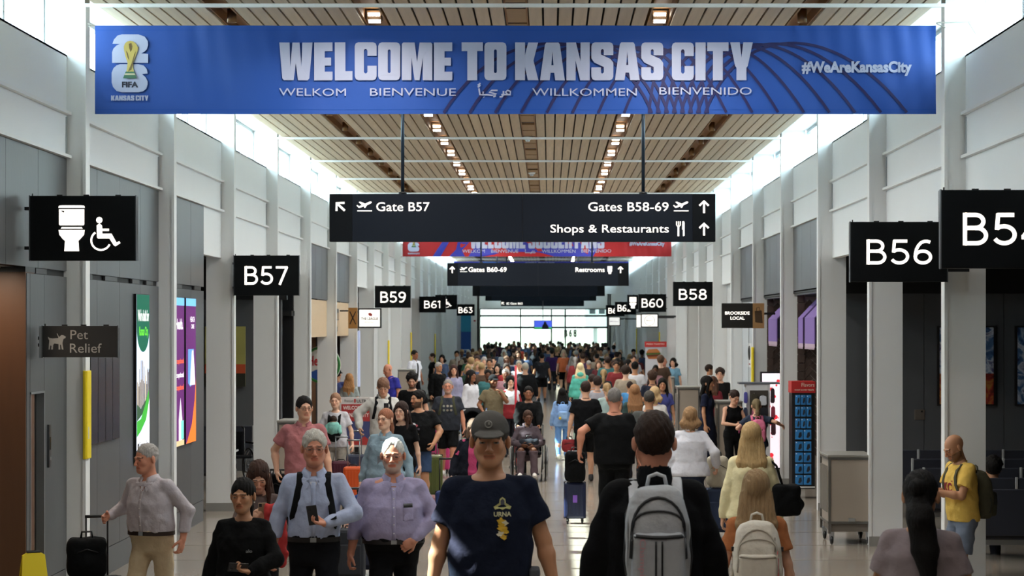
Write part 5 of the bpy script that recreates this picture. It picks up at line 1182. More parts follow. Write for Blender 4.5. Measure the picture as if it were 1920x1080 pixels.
def body_mesh(r, tone, fine, coarse, hidden_legs=False, lip=None, beard=None, brow='2a1d14', hands_fine=True):
    hf = fine; zs_f = [(r.hd[2] - .16, 2.0)]; xs_f = [(r.hd[0] - .09, r.hd[0] + .09)]; ys_f = [(r.hd[1] - .13, r.hd[1] + .12)]
    if hands_fine:
        for q in (-1, 1):
            for a, arr in zip(range(3), (xs_f, ys_f, zs_f)): arr.append((r.W[q][a] - .09, r.W[q][a] + .09))
    allp = [r.hd] + list(r.W.values()) + list(r.E.values()) + list(r.K.values()) + list(r.A.values()) + list(r.S.values())
    lo = np.min(allp, 0) - .17; hi = np.max(allp, 0) + .17; lo[2] = max(-.0 if not r.seated else -1, lo[2] - .1)
    hi[0] = max(hi[0], .25 * r.w); lo[0] = min(lo[0], -.25 * r.w); lo[1] = min(lo[1], -.22 - r.belly); hi[1] = max(hi[1], .17); hi[2] = max(hi[2], 1.6)
    f = Field(axis(lo[0], hi[0], coarse, xs_f, hf), axis(lo[1], hi[1], coarse, ys_f, hf), axis(lo[2], hi[2], coarse, zs_f, hf))
    f.loft([(z, cx, cy, rx - .008, ry - .008) for z, cx, cy, rx, ry in r.torso() if z > .85], .02)
    aw = arm_w(r); fem = r.sex != 'm'; lw = (.5 + .5 * r.w)
    for q in (-1, 1):
        f.cone(r.S[q] * [.45, 1, 1] + [0, 0, .028], r.S[q], .040, .050 * aw, .04)
        f.cone(r.S[q], r.E[q], (.050 if not fem else .042) * aw, (.038 if not fem else .031) * aw, .02)
        m = r.E[q] * .7 + r.W[q] * .3; f.cone(r.E[q], m, (.037 if not fem else .031) * aw, (.040 if not fem else .032) * aw, .02); f.cone(m, r.W[q], (.040 if not fem else .032) * aw, .026 if not fem else .021, .02)
        f.cone(r.W[q], r.W[q] + (r.W[q] - r.E[q]) * .07, .026 if not fem else .021, .024, .015)
        add_hand(f, r, q, hands_fine)
        f.cone(r.Hp[q] + [0, 0, -.02], r.K[q], .080 * lw, .054 * lw, .03); mk = r.K[q] * .68 + r.A[q] * .32 + np.array([0, .018, 0])
        f.cone(r.K[q], mk, .052 * lw, .056 * lw, .02); f.cone(mk, r.A[q], .055 * lw, .036, .02)
        f.cone(r.A[q], r.A[q] + [0, -.05, -.03], .036, .030, .02); f.cone(r.A[q] + [0, .02, -.04], r.A[q] + [q * .02, -.13, -.05], .033, .026, .02)
    k = r.hs; h = r.h; R = r.HR
    f.cone(r.neck + [0, .005, -.02], h(0, .012, -.05), (.058 if not fem else .047), (.056 if not fem else .045) * k, .03)
    f.ell(h(0, .018, .030), np.array((.074, .095, .088)) * k, .02, R); f.ell(h(0, -.022, -.025), np.array((.062, .070, .090)) * k, .03, R)
    jw = 1 if not fem else .88; f.ell(h(0, -.055, -.088), np.array((.036 * jw, .034, .028)) * k, .03, R)
    for q in (-1, 1):
        f.cone(h(q * .052 * jw, .0, -.050), h(q * .018, -.062, -.092), .020 * k, .018 * k, .03)
        f.ell(h(q * .040, -.058, -.024), np.array((.022, .020, .022)) * k, .02, R)
        f.ell(h(q * .031, -.098, .001), np.array((.019, .016, .012)) * k, .010, R, 'sub')
        f.ell(h(q * .031, -.077, -.001), np.array((.016, .012, .012)) * k, .004, R)
        f.ell(h(q * .083, .014, -.006), np.array((.011, .021, .033)) * k, .008, R @ rotm(q * .35, 0)); f.ell(h(q * .012, -.104, -.038), np.array((.008, .010, .007)) * k, .006, R)
        f.cone(h(q * .012, -.092, .020), h(q * .045, -.080, .019), .008 * k, .006 * k, .014)
    f.cone(h(0, -.090, .008), h(0, -.112, -.032), .0075 * k, .0105 * k, .012)
    f.cone(h(-.018, -.086, -.0585), h(.018, -.086, -.0585), .0058 * k, .0058 * k, .007); f.cone(h(-.014, -.085, -.0695), h(.014, -.085, -.0695), .0066 * k, .0066 * k, .005)
    f.cone(h(-.02, -.100, -.064), h(.02, -.100, -.064), .003 * k, .003 * k, .003, 'sub')
    me, pos = f.mesh('body'); 
    c0 = np.array(lin(TONES.get(tone, tone)), f4) * 1.08; col = np.tile(c0, (len(pos), 1))
    P_ = (pos - r.hd.astype(f4)) @ R.astype(f4) / k; x, y, z = P_[:, 0], P_[:, 1], P_[:, 2]
    def blend(mask, c, a=1.): col[mask] = col[mask] * (1 - a) + np.array(lin(c) if isinstance(c, str) else c, f4) * a
    front = (y < -.05) & (np.abs(x) < .06)
    blend((np.abs(x) < .045) & (y < -.06) & (np.abs(z + .02) < .03), c0 * np.array([1.06, .84, .80]), .5)
    blend(front & (np.abs(x) < .026) & (z < -.054) & (z > -.0765), lip or c0 * np.array([.95, .58, .56]), .8)
    blend(front & (np.abs(np.abs(x) - .031) < .019) & (np.abs(z - .0225 - .003 * np.cos(x * 60)) < .0045) & (y < -.06), brow, .75)
    blend(front & (np.abs(z + .0645) < .0018) & (np.abs(x) < .024), c0 * .35, .8)  # shade between the lips painted as a dark line
    if beard:
        bm_ = (z < -.035) & (y < .02) & (z > -.14) & ((np.abs(z + .064) > .012) | (np.abs(x) > .030)) & ~((z > -.05) & (np.abs(x) < .045)) | ((np.abs(x) < .03) & (z < -.043) & (z > -.056) & (y < -.06))
        blend(bm_ & (P_[:, 2] > -.13), beard[0], beard[1])
    if (r.hd[2] > 0) and True:
        at = me.color_attributes.new('tone', 'FLOAT_COLOR', 'POINT'); at.data.foreach_set('color', np.concatenate([col, np.ones((len(col), 1), f4)], 1).ravel())
    me.materials.append(skin_m)
    return me
def skull_point(r, q, f=1.0): return r.h(*q)
def hair_mesh(r, style, col, g):
    k = r.hs; h = r.h; R = r.HR; lo = r.hd - np.array([.24, .24, .60 if style in ('long', 'verylong', 'pony', 'bob') else .24]); hi = r.hd + np.array([.24, .26, .22])
    f = Field(axis(lo[0], hi[0], g), axis(lo[1], hi[1], g), axis(lo[2], hi[2], g))
    t = {'short': .012, 'buzz': .004, 'curly': .026, 'fringe': .018, 'bald_sides': .006, 'long': .016, 'verylong': .018, 'bob': .018, 'pony': .010, 'bun': .010, 'bulky': .028, 'thin': .008}[style]
    f.ell(h(0, .020, .032 + t * .4), (np.array((.074, .095, .088)) + t) * k, 0, R)
    n_ = R @ np.array([0, -1, 0])
    long_ = style in ('long', 'verylong', 'bob')
    if style in ('short', 'buzz', 'curly', 'fringe', 'bald_sides', 'thin', 'bulky'):
        # clear the face and trim at nape and above the ears
        f.ell(h(0, -.118, -.018 if style != 'fringe' else -.055), np.array((.088, .078, .092)) * k, .015, R, 'sub'); f.ell(h(0, -.03, -.16), np.array((.15, .17, .115)) * k, .01, R, 'sub')
        for q in (-1, 1): f.ell(h(q * .092, -.012, -.026), np.array((.028, .052, .050)) * k, .008, R, 'sub')
        if style == 'bald_sides': f.ell(h(0, -.03, .10), np.array((.066, .12, .075)) * k, .01, R, 'sub')
        if style == 'thin': f.ell(h(0, -.12, .08), np.array((.045, .06, .05)) * k, .02, R, 'sub')
        if style == 'curly':
            rg = random.Random(3)
            for i in range(60):
                a, b = rg.uniform(0, 6.28), rg.uniform(.15, 1.5); p = (.09 * math.sin(b) * math.cos(a), .02 + .105 * math.sin(b) * math.sin(a), .04 + .10 * math.cos(b))
                if p[1] > -.07 or p[2] > .085: f.ell(h(*p), (.022 * k,) * 3, .008)
        f.wrinkle(.0025, 120, 2)
    else:
        f.ell(h(0, -.110, -.045), np.array((.060, .080, .105)) * k, .02, R, 'sub')
        if style in ('pony', 'bun'):
            f.ell(h(0, -.03, -.16), np.array((.15, .17, .105)) * k, .01, R, 'sub')
            for q in (-1, 1): f.ell(h(q * .088, -.03, -.03), np.array((.03, .05, .05)) * k, .008, R, 'sub')
            if style == 'bun': f.ell(h(0, .115, .05), (.042 * k,) * 3, .01)
            else:
                a = h(0, .115, .02); f.cone(h(0, .09, .035), a, .026 * k, .028 * k, .01); b = a + [0, .03, -.13]; c = b + [0, -.01, -.20]
                f.cone(a, b, .030, .042, .01); f.cone(b, c, .042, .012, .01)
        if long_:
            zb = {'long': -.40, 'verylong': -.46, 'bob': -.17}[style]; 
            top = h(0, .045, -.03); bot = np.array([r.T(1.3)[0], r.T(1.3)[1] + (.115 if style != 'bob' else .06), r.hd[2] + zb])
            for xx in (-.066, -.045, -.022, .0, .022, .045, .066):
                a = h(xx, .045, -.02); b = np.array([bot[0] + xx * 1.75, bot[1] - abs(xx) * .5, bot[2] + abs(xx) * .8 + .012 * math.sin(xx * 90)]); mid = a * .45 + b * .55 + [xx * .25, .024, 0]
                f.cone(a, mid, .040 * k, .036, .02); f.cone(mid, b, .036, .016, .02)
            for q in (-1, 1):   # locks that frame the face
                a = h(q * .066, -.035, .03); b = np.array([r.hd[0] + q * .092, r.hd[1] - .015, r.hd[2] - .13]); f.cone(a, b, .026 * k, .026, .012)
                if style != 'bob': c = np.array([r.S[q][0] * .62, r.S[q][1] - .085, r.hd[2] - .30]); f.cone(b, c, .026, .014, .012)
        x_ = f.x[:, None, None]; y_ = f.y[None, :, None]; z_ = f.z[None, None, :]; f.F = f.F + (.0022 * np.sin(x_ * 210 + 2 * np.sin(z_ * 16) + y_ * 90) + .0016 * np.sin(x_ * 120 - z_ * 22 + y_ * 160)).astype(f4) * (np.abs(f.F) < .05)
    me, _ = f.mesh('hair')
    if me: me.materials.append(hair_mat(col))
    return me
def cloth_field(r, g, lo, hi): return Field(axis(lo[0], hi[0], g), axis(lo[1], hi[1], g), axis(lo[2], hi[2], g))
def top_mesh(r, col, sleeve='long', hem=.90, off=.016, loose=.0, g=.011, wr=.0028, key='shirt', seed=0, name='shirt', tucked=False, extra=None, m=None):
    pts = [r.S[1], r.S[-1], r.E[1], r.E[-1], np.array([-.24, -.2, hem]), np.array([.24, .2, 1.5])]
    if sleeve == 'long': pts += [r.W[1], r.W[-1]]
    lo = np.min(pts, 0) - .13 - r.belly; hi = np.max(pts, 0) + .13 + r.belly; lo[2] = min(hem - .03, lo[2] + .05); hi[2] = 1.60
    if sleeve != 'long': pass
    f = cloth_field(r, g, lo, hi)
    L = [q for q in r.torso()]
    if not tucked:   # cloth hangs from chest and belly
        out = []; mx = 0; my = 0
        for z, cx, cy, rx, ry in sorted(L, reverse=True):
            if z < 1.36: mx = max(mx * .985, rx); my = max(my * .985, ry); rx = rx + (mx - rx) * min(1, .65 + loose * 8); ry = ry + (my - ry) * min(1, .6 + loose * 8)
            out.append((z, cx, cy, rx + loose * (1 if z < 1.4 else .3), ry + loose * (1 if z < 1.4 else .3)))
        L = out
        z0, cx, cy, rx, ry = min(L); L.append((hem - .05, cx, cy, rx, ry)); L = [q for q in L if q[0] >= hem - .051]
    f.loft([q for q in L if q[0] >= hem - .06 and q[0] < 1.46], .03, off=off)
    if r.bust:
        for q in (-1, 1): f.ell((q * .065 + r.T(1.27)[0], -.075 + r.T(1.27)[1], 1.265), (.062, .052, .062), .05)
    aw = arm_w(r); fem = r.sex != 'm'; b = .050 if not fem else .042
    for q in (-1, 1):
        S_, E, W = r.S[q], r.E[q], r.W[q]
        f.cone(S_ * [.45, 1, 1] + [0, 0, .030], S_, .036 + off * .5, .046 * aw + off * .5, .04)
        if sleeve == 'short':
            g2 = Field(f.x, f.y, f.z); u = (E - S_) / np.linalg.norm(E - S_); end = S_ + (E - S_) * .66
            g2.cone(S_, S_ + (E - S_) * .75, b * aw + off, b * aw + off + .012 + loose * .4, .0); g2.cut(tuple(u), float(u @ end))
            f.merge(g2, .03)
        elif sleeve == 'long':
            f.cone(S_, E, b * aw + off * .8, b * aw * .84 + off * .8 + loose * .2, .018); f.cone(E, E * .25 + W * .75, b * aw * .86 + off + loose * .3, .034 + off * .8 + loose * .3, .02); f.cone(E * .25 + W * .75, W * .98 + E * .02, .034 + off * .8 + loose * .3, .030 + off * .5, .015)
    if extra: extra(f)
    if wr: f.wrinkle(wr, 26, seed); f.folds(wr * 1.7, seed)
    f.cut((0, 0, -1), -hem)
    # neck opening
    nk = r.neck; rr = .062 if not fem else .058
    if sleeve == 'tank': rr = .085
    f.cone(nk + [0, -.03, .03], nk + [0, -.05, .14], rr - .008, rr + .03, .01, 'sub')
    me, _ = f.mesh(name)
    me.materials.append(m or fabric(col, key)); me['_'] = 0; del me['_']
    return me, f
def legs_mesh(r, col, kind='trousers', g=.012, off=.012, loose=.012, wr=.003, top=1.02, seed=0, key='trousers', m=None):
    pts = list(r.K.values()) + list(r.A.values()) + [np.array([-.25, -.2, top]), np.array([.25, .2, .85])]
    lo = np.min(pts, 0) - .12 - r.belly * .5; hi = np.max(pts, 0) + .12 + r.belly * .5; hi[2] = max(top + .03, hi[2] if r.seated else 0)
    if kind == 'shorts': lo[2] = max(lo[2], min(r.K[1][2], r.K[-1][2]) - .06)
    f = cloth_field(r, g, lo, hi); L = [q for q in r.torso() if q[0] <= 1.10]
    f.loft(L, .03, off=off)
    lw = .5 + .5 * r.w
    for q in (-1, 1):
        Hh, K, A = r.Hp[q], r.K[q], r.A[q]; t = .072 if kind == 'leggings' else .080
        if kind == 'shorts':
            g2 = Field(f.x, f.y, f.z); u = (K - Hh) / np.linalg.norm(K - Hh); e = Hh + (K - Hh) * .90
            g2.cone(Hh, K, t * lw + off + .004, .068 * lw + off + loose * 1.4, 0); g2.cut(tuple(u), float(u @ e)); f.merge(g2, .02)
        else:
            f.cone(Hh + [0, 0, -.01], K, t * lw + off, .056 * lw + off + loose * .6, .03)
            f.cone(K, A + [0, 0, .0], .056 * lw + off + loose * .6, .040 + off + (loose if kind != 'leggings' else 0), .02); 
            if kind != 'leggings': f.cone(A + [0, 0, .05], A + [0, -.005, -.02], .045 + off + loose, .047 + off + loose, .02)
    if kind == 'skirt': f.loft([(.45, 0, 0, .21, .17), (.7, 0, 0, .2, .16), (.95, 0, 0, .17, .125)], .02, off=off)
    if wr: f.wrinkle(wr, 24, seed + 5); f.folds(wr * 1.6, seed)
    f.cut((0, 0, 1), top)
    if kind != 'shorts': f.cut((0, 0, -1), -.035 if not r.seated else 1)
    me, _ = f.mesh({'shorts': 'shorts', 'skirt': 'skirt'}.get(kind, 'trousers')); me.materials.append(m or fabric(col, key)); return me
def shoe_mesh(r, q, col, g=.010):
    A = r.A[q]; f = Field(axis(A[0] - .10, A[0] + .10, g), axis(A[1] - .24, A[1] + .12, g), axis(A[2] - .13, A[2] + .08, g)); fx = q * .012
    f.cone(A + [0, .02, .0], A + [0, .025, -.04], .046, .044, .0); f.cone(A + [0, .03, -.045], A + [fx, -.13, -.05], .040, .036, .02); f.ell(A + [fx, -.13, -.05], (.045, .065, .034), .02); f.cone(A + [0, -.01, -.01], A + [fx, -.10, -.035], .036, .03, .02)
    f.cut((0, 0, -1), -(A[2] - .084)); me, _ = f.mesh('shoe'); me.materials.append(plain(col, .6)); return me
def obj_(me, name, parent):
    if me is None: return None
    o = link(bpy.data.objects.new(name, me)); o.parent = parent; return o
def surf_y(f, x, z, front=True):
    """y of the cloth surface at (x,z) seen from the front (-y) or the back"""
    i = int(np.clip(np.searchsorted(f.x, x), 1, len(f.x) - 1)); k = int(np.clip(np.searchsorted(f.z, z), 1, len(f.z) - 1))
    tx = (x - f.x[i - 1]) / (f.x[i] - f.x[i - 1]); tz = (z - f.z[k - 1]) / (f.z[k] - f.z[k - 1]); tx = min(max(tx, 0), 1); tz = min(max(tz, 0), 1)
    c = (f.F[i - 1, :, k - 1] * (1 - tx) + f.F[i, :, k - 1] * tx) * (1 - tz) + (f.F[i - 1, :, k] * (1 - tx) + f.F[i, :, k] * tx) * tz
    ins = np.where(c < 0)[0]
    if len(ins) == 0: return 0
    j = ins[0] if front else ins[-1]
    j2 = j - 1 if front else j + 1
    if not 0 <= j2 < len(c): return float(f.y[j])
    t = c[j] / (c[j] - c[j2]); return float(f.y[j] + (f.y[j2] - f.y[j]) * t)
def strip_on(f, pts, w, t, front, name, m, parent, lift=.004):
    """a strap or placket laid on the cloth through (x,z) points; y given when a point has three values"""
    mb = MB(); path = []
    n = 8; P2 = []
    for a, b in zip(pts, pts[1:]):
        for i in range(n): P2.append(tuple(a[k] + (b[k] - a[k]) * i / n for k in range(2)))
    P2.append(tuple(pts[-1][:2]))
    vs = []
    for i, (x, z) in enumerate(P2):
        a = P2[max(0, i - 1)]; b = P2[min(len(P2) - 1, i + 1)]; d = Vector((b[0] - a[0], 0, b[1] - a[1])).normalized(); nx, nz = -d.z, d.x
        for s_ in (-1, 1):
            xx, zz = x + nx * w / 2 * s_, z + nz * w / 2 * s_; y = surf_y(f, xx, zz, front)
            sg = -1 if front else 1
            vs.append((xx, y + sg * lift, zz)); vs.append((xx, y + sg * (lift + t), zz))
    k = len(P2); fs = []
    for i in range(k - 1):
        a, b = 4 * i, 4 * i + 4; fs += [(a + 1, b + 1, b + 3, a + 3), (a, a + 1, b + 1, b), (a + 2, b + 2, b + 3, a + 3), (a, b, b + 2, a + 2)]
    fs += [(0, 1, 3, 2), (4 * k - 4, 4 * k - 3, 4 * k - 1, 4 * k - 2)]
    mb.add(vs, fs); return mb.build(name, m, parent, True)
def print_on(f, polys, m, parent, name, front=True, lift=.004, rng=None):
    """flat print: polygons in (x,z) metres draped on the cloth; list of rings"""
    mb = MB(); sg = -1 if front else 1
    for ring in polys:
        tr = tessellate_polygon([[Vector((u, w, 0)) for u, w in ring]])
        mb.add([(u, surf_y(f, u, w, front) + sg * lift, w) for u, w in ring], [tuple(t) for t in tr])
    return mb.build(name, m, parent, fix=False)
def text_on(f, s, x0, z0, x1, z1, m, parent, front=True, bold=.02, lift=.005):
    v, fc = text_polys(s, bold); mb = MB(); sg = -1 if front else 1
    mir = 1 if front else -1
    mb.add([((x0 + (x1 - x0) * (u if front else 1 - u)), surf_y(f, x0 + (x1 - x0) * u, z0 + (z1 - z0) * w, front) + sg * lift, z0 + (z1 - z0) * w) for u, w in v], fc)
    return mb.build('lettering', m, parent, fix=False)
def collar(r, col, parent, op=.55, key='shirt'):
    """fold-down collar, open at the throat"""
    nk = r.neck; fem = r.sex != 'm'; n = 26; mb = MB(); vs = []
    R0 = .060 if not fem else .050
    for i in range(n + 1):
        a = -math.pi / 2 + op * .5 + (2 * math.pi - op) * i / n; fr = max(0, -math.sin(a)) ** 3
        for (rr, z) in ((R0 + .002, .036 - .030 * fr), (R0 + .008, .041 - .032 * fr), (R0 + .040 + .014 * fr, -.012 - .056 * fr), (R0 + .033 + .012 * fr, -.018 - .056 * fr)):
            vs.append((nk[0] + rr * 1.06 * math.cos(a), nk[1] - .004 + rr * math.sin(a) - .014 * fr, nk[2] + z))
    mb.add(vs, [(4 * i + k, 4 * i + (k + 1) % 4, 4 * i + 4 + (k + 1) % 4, 4 * i + 4 + k) for i in range(n) for k in range(4)] + [(0, 1, 2, 3), (4 * n + 3, 4 * n + 2, 4 * n + 1, 4 * n)])
    return mb.build('collar', fabric(col, key), parent, True)
def neckband(r, col, parent, key='shirt'):
    nk = r.neck; R0 = .058 if r.sex == 'm' else .052; mb = MB()
    pts = [(nk[0] + R0 * 1.12 * math.cos(a), nk[1] + R0 * 1.08 * math.sin(a) - .006, nk[2] + .006 - .022 * max(0, -math.sin(a)) + .012 * max(0, math.sin(a))) for a in [2 * math.pi * i / 24 for i in range(25)]]
    mb.tube(pts, .009, 7, cap=False); return mb.build('neckband', fabric(col, key), parent, True)
def glasses(r, parent, col='1a1a1c', dark=False, up=False):
    k = r.hs; mb = MB(); zz = .0 if not up else .088; yy = -.100 if not up else -.062
    h = lambda x, y, z: Vector(r.h(x, y, z))
    for q in (-1, 1):
        pts = [h(q * .032 + .023 * math.cos(a) * (1 - .08 * math.sin(a)), yy, zz - .003 + .017 * math.sin(a)) for a in [2 * math.pi * i / 20 for i in range(21)]]
        mb.tube(pts, .0013, 6, cap=False); mb.tube([h(q * .055, yy, zz + .004), h(q * .078, yy + .03, zz + .004), h(q * .082, .01 if not up else .02, zz)], .0018, 6)
    mb.tube([h(-.010, yy - .002, zz + .003), h(.010, yy - .002, zz + .003)], .0018, 6)
    o = mb.build('glasses', plain(col, .3, .3), parent, True)
    lm = MATS.get(('lens',))
    if lm is None:
        lm = bpy.data.materials.new('lens'); lm.use_nodes = True; n = lm.node_tree.nodes; l = lm.node_tree.links; n.clear(); oo = n.new('ShaderNodeOutputMaterial'); mx = n.new('ShaderNodeMixShader'); t = n.new('ShaderNodeBsdfTransparent'); g = n.new('ShaderNodeBsdfGlossy'); g.inputs[1].default_value = .05
        mx.inputs[0].default_value = .06; t.inputs[0].default_value = (.96, .96, .96, 1); l.new(t.outputs[0], mx.inputs[1]); l.new(g.outputs[0], mx.inputs[2]); l.new(mx.outputs[0], oo.inputs[0]); MATS[('lens',)] = lm
    for q in (-1, 1):
        mb = MB(); mb.add([h(q * .032 + .0225 * math.cos(a), yy - .001, zz - .003 + .0165 * math.sin(a)) for a in [2 * math.pi * i / 16 for i in range(16)]], [tuple(range(16))]); mb.build('lens', plain('2c1e1c', .1) if dark else lm, o, fix=False)
    return o
def eyes(r, parent, iris='2c2018'):
    k = r.hs
    for q in (-1, 1):
        mb = MB(); c = r.h(q * .031, -.0842, -.001); d = r.HR @ np.array([0, -1, 0]); n = 12; rad = .0115 * k; vs = []
        X = Vector(r.HR @ np.array([1, 0, 0])); Z = Vector(r.HR @ np.array([0, 0, 1])); D = Vector(d); C = Vector(c)
        rings = [(0, 1), (.30, .954), (.48, .877), (.8, .6), (1, 0)]
        for rr, dd in rings:
            for i in range(n): a = 2 * math.pi * i / n; vs.append(C + (X * math.cos(a) * 1.25 + Z * math.sin(a) * .62) * rr * rad + D * dd * rad * .42)
        base = len(mb.v); mb.v += [tuple(v) for v in vs]
        for j in range(4):
            for i in range(n): mb.f.append((j * n + i, j * n + (i + 1) % n, (j + 1) * n + (i + 1) % n, (j + 1) * n + i)); mb.mi.append(1 if j < 2 else 0)
        mb.build('eye', [plain('7d746e', .3), plain(iris, .15)], parent, True)
NP = [0]
def person(label, px, ytop, h=1.72, face=0, sex='m', w=1., belly=0., tone='light', top=('tee', '222222'), legs=('trousers', '20242c'), hair=('short', '2a1d14'), shoes='22201f', res='mid', at=None, group=None, hatc=None, glas=None, beard=None, Yfix=None, scale=1., z0=0., wx=1., **kw):
    """one figure: px = pixel column of the head, ytop = pixel row of the crown, h = height in metres, face = degrees away from the camera"""
    fine, coarse, gc, gh = {'hero': (.0046, .0125, .0095, .005), 'mid': (.008, .014, .013, .009), 'far': (.017, .020, .020, .016)}[res]
    Y = Yfix or F * (H - h) / (ytop - VY); sc = h / 1.765
    r = Rig(sex, w, belly, **{k: v for k, v in kw.items() if k in ('hands', 'elbow', 'feet', 'lean', 'head', 'hs', 'sh', 'handdir', 'curl', 'seated')})
    th = math.radians(face); c, s_ = math.cos(th), math.sin(th); hx = r.hd[0] * c - r.hd[1] * s_; hy = r.hd[0] * s_ + r.hd[1] * c
    x = (px - VX) * Y / F - hx * sc * wx; y = Y - hy * sc * 0
    e = empty('person', (x, y, z0), th, label, 'person', group); e.scale = (sc * wx, sc * wx if wx != 1 else sc, sc)
    bd = obj_(body_mesh(r, tone, fine, coarse, beard=beard, hands_fine=res != 'far', brow=kw.get('brow', '2a1d14')), 'body', e)
    if hair: obj_(hair_mesh(r, hair[0], hair[1], gh), 'hair', e)
    kind, col = top[:2]; o = dict(top[2]) if len(top) > 2 else {}
    sl = {'tee': 'short', 'polo': 'short', 'shirt': 'long', 'sweater': 'long', 'hoodie': 'long', 'jacket': 'long', 'tank': 'tank'}[kind]
    d = dict(sleeve=sl, hem={'tee': .86, 'polo': .86, 'shirt': .99 if o.get('tucked') else .84, 'sweater': .86, 'hoodie': .86, 'jacket': .84, 'tank': .88}[kind], off={'tee': .013, 'polo': .014, 'shirt': .014, 'sweater': .022, 'hoodie': .028, 'jacket': .026, 'tank': .010}[kind], loose={'tee': .008, 'polo': .008, 'shirt': .006, 'sweater': .018, 'hoodie': .016, 'jacket': .014, 'tank': .0}[kind], g=gc, name=kind if kind not in ('tee',) else 'shirt')
    NP[0] += 1; d['seed'] = NP[0] * 3 % 17
    d.update({k: v for k, v in o.items() if k in ('sleeve', 'hem', 'off', 'loose', 'wr', 'tucked', 'key')})
    if res == 'far': d['wr'] = 0
    me, f = top_mesh(r, col, **d); to = obj_(me, d['name'], e)
    lk, lc = legs[:2]
    if lk == 'dress': lo_ = obj_(legs_mesh(r, lc, 'trousers', gc, top=1.12), 'trousers', e)
    else: obj_(legs_mesh(r, lc, lk, max(gc, .012), wr=0 if res == 'far' else .003, top=1.02, seed=NP[0]), {'shorts': 'shorts', 'skirt': 'skirt'}.get(lk, 'trousers'), e)
    for q in (-1, 1):
        if shoes: obj_(shoe_mesh(r, q, shoes, .010 if res == 'hero' else .016), 'shoe', e)
    if res != 'far':
        if kind in ('polo', 'shirt'):
            collar(r, o.get('collar', col), to); tx, ty = r.T(1.4)
            for q in (-1, 1): print_on(f, [[(tx + q * .012, 1.428), (tx + q * .070, 1.452), (tx + q * .088, 1.425), (tx + q * .052, 1.352)]], fabric(col), to, 'collar_point', lift=.010)
        elif kind in ('tee', 'sweater'): neckband(r, col, to)
        if kind == 'hoodie':
            nk = r.neck; hf = Field(axis(-.16, .16, gc), axis(-.14 + nk[1], .20 + nk[1], gc), axis(1.36, 1.62, gc))
            hf.ell(nk + [0, .075, .01], (.105, .075, .075), 0); hf.cone(nk + [-.07, .02, .035], nk + [-.045, -.075, -.01], .032, .022, .03); hf.cone(nk + [.07, .02, .035], nk + [.045, -.075, -.01], .032, .022, .03); hf.wrinkle(.003, 40, 2)
            hf.cone(nk + [0, -.0, .0], nk + [0, -.02, .16], .052, .064, .01, 'sub'); m2, _ = hf.mesh('hood'); m2.materials.append(fabric(col)); obj_(m2, 'hood', to)
        eyes(r, e)
    if hatc:
        k = r.hs; gf = .006 if res == 'hero' else .012; hf = Field(axis(r.hd[0] - .18, r.hd[0] + .18, gf), axis(r.hd[1] - .27, r.hd[1] + .2, gf), axis(r.hd[2] - .05, r.hd[2] + .2, gf))
        hf.ell(r.h(0, .016, .050), np.array((.088, .110, .090)) * k, 0, r.HR); nz = r.HR @ np.array([0, 0, 1.]); hf.cut(tuple(-nz), -float(nz @ (r.h(0, 0, .035))))
        hf.ell(r.h(0, -.125, .040), np.array((.070, .072, .009)) * k, .01, r.HR @ rotm(0, .18))
        me, _ = hf.mesh('cap'); me.materials.append(fabric(hatc, 'cap')); hat = obj_(me, 'cap', e)
        e['_'] = 1; del e['_']
    if glas: glasses(r, e, glas[0], *glas[1:])
    if o.get('belt'):
        mb = MB(); Lt = sorted(r.torso()); z = [q[0] for q in Lt]; zz = o.get('beltz', .985)
        cx, cy, rx, ry = [float(np.interp(zz, z, [q[i] for q in Lt])) for i in range(1, 5)]; vs = []; n = 48
        for i in range(n):
            a = 2 * math.pi * i / n; ca, sa = math.cos(a), math.sin(a); q = (abs(ca) ** 2.4 + abs(sa) ** 2.4) ** (-1 / 2.4)
            for dz in (-.018, .018): vs.append((cx + (rx + .016) * ca * q, cy + (ry + .016) * sa * q, zz + dz))
        mb.add(vs, [(2 * i, 2 * ((i + 1) % n), 2 * ((i + 1) % n) + 1, 2 * i + 1) for i in range(n)]); b_ = mb.build('belt', plain(o['belt'], .4), e, True)
        bk_ = MB(); yb = cy - ry - .019; bk_.box(cx - .022, yb - .005, zz - .016, cx + .022, yb, zz + .016); bk_.build('buckle', alu, b_)
    e2 = type('Pn', (), {})(); e2.e = e; e2.r = r; e2.f = f; e2.top = to; e2.sc = sc; e2.Y = Y
    bpy.context.view_layer.update() if False else None
    e2.M = Matrix.Translation((x, y, z0)) @ Matrix.Rotation(th, 4, 'Z') @ Matrix.Diagonal((sc * wx, sc * wx if wx != 1 else sc, sc, 1))
    return e2
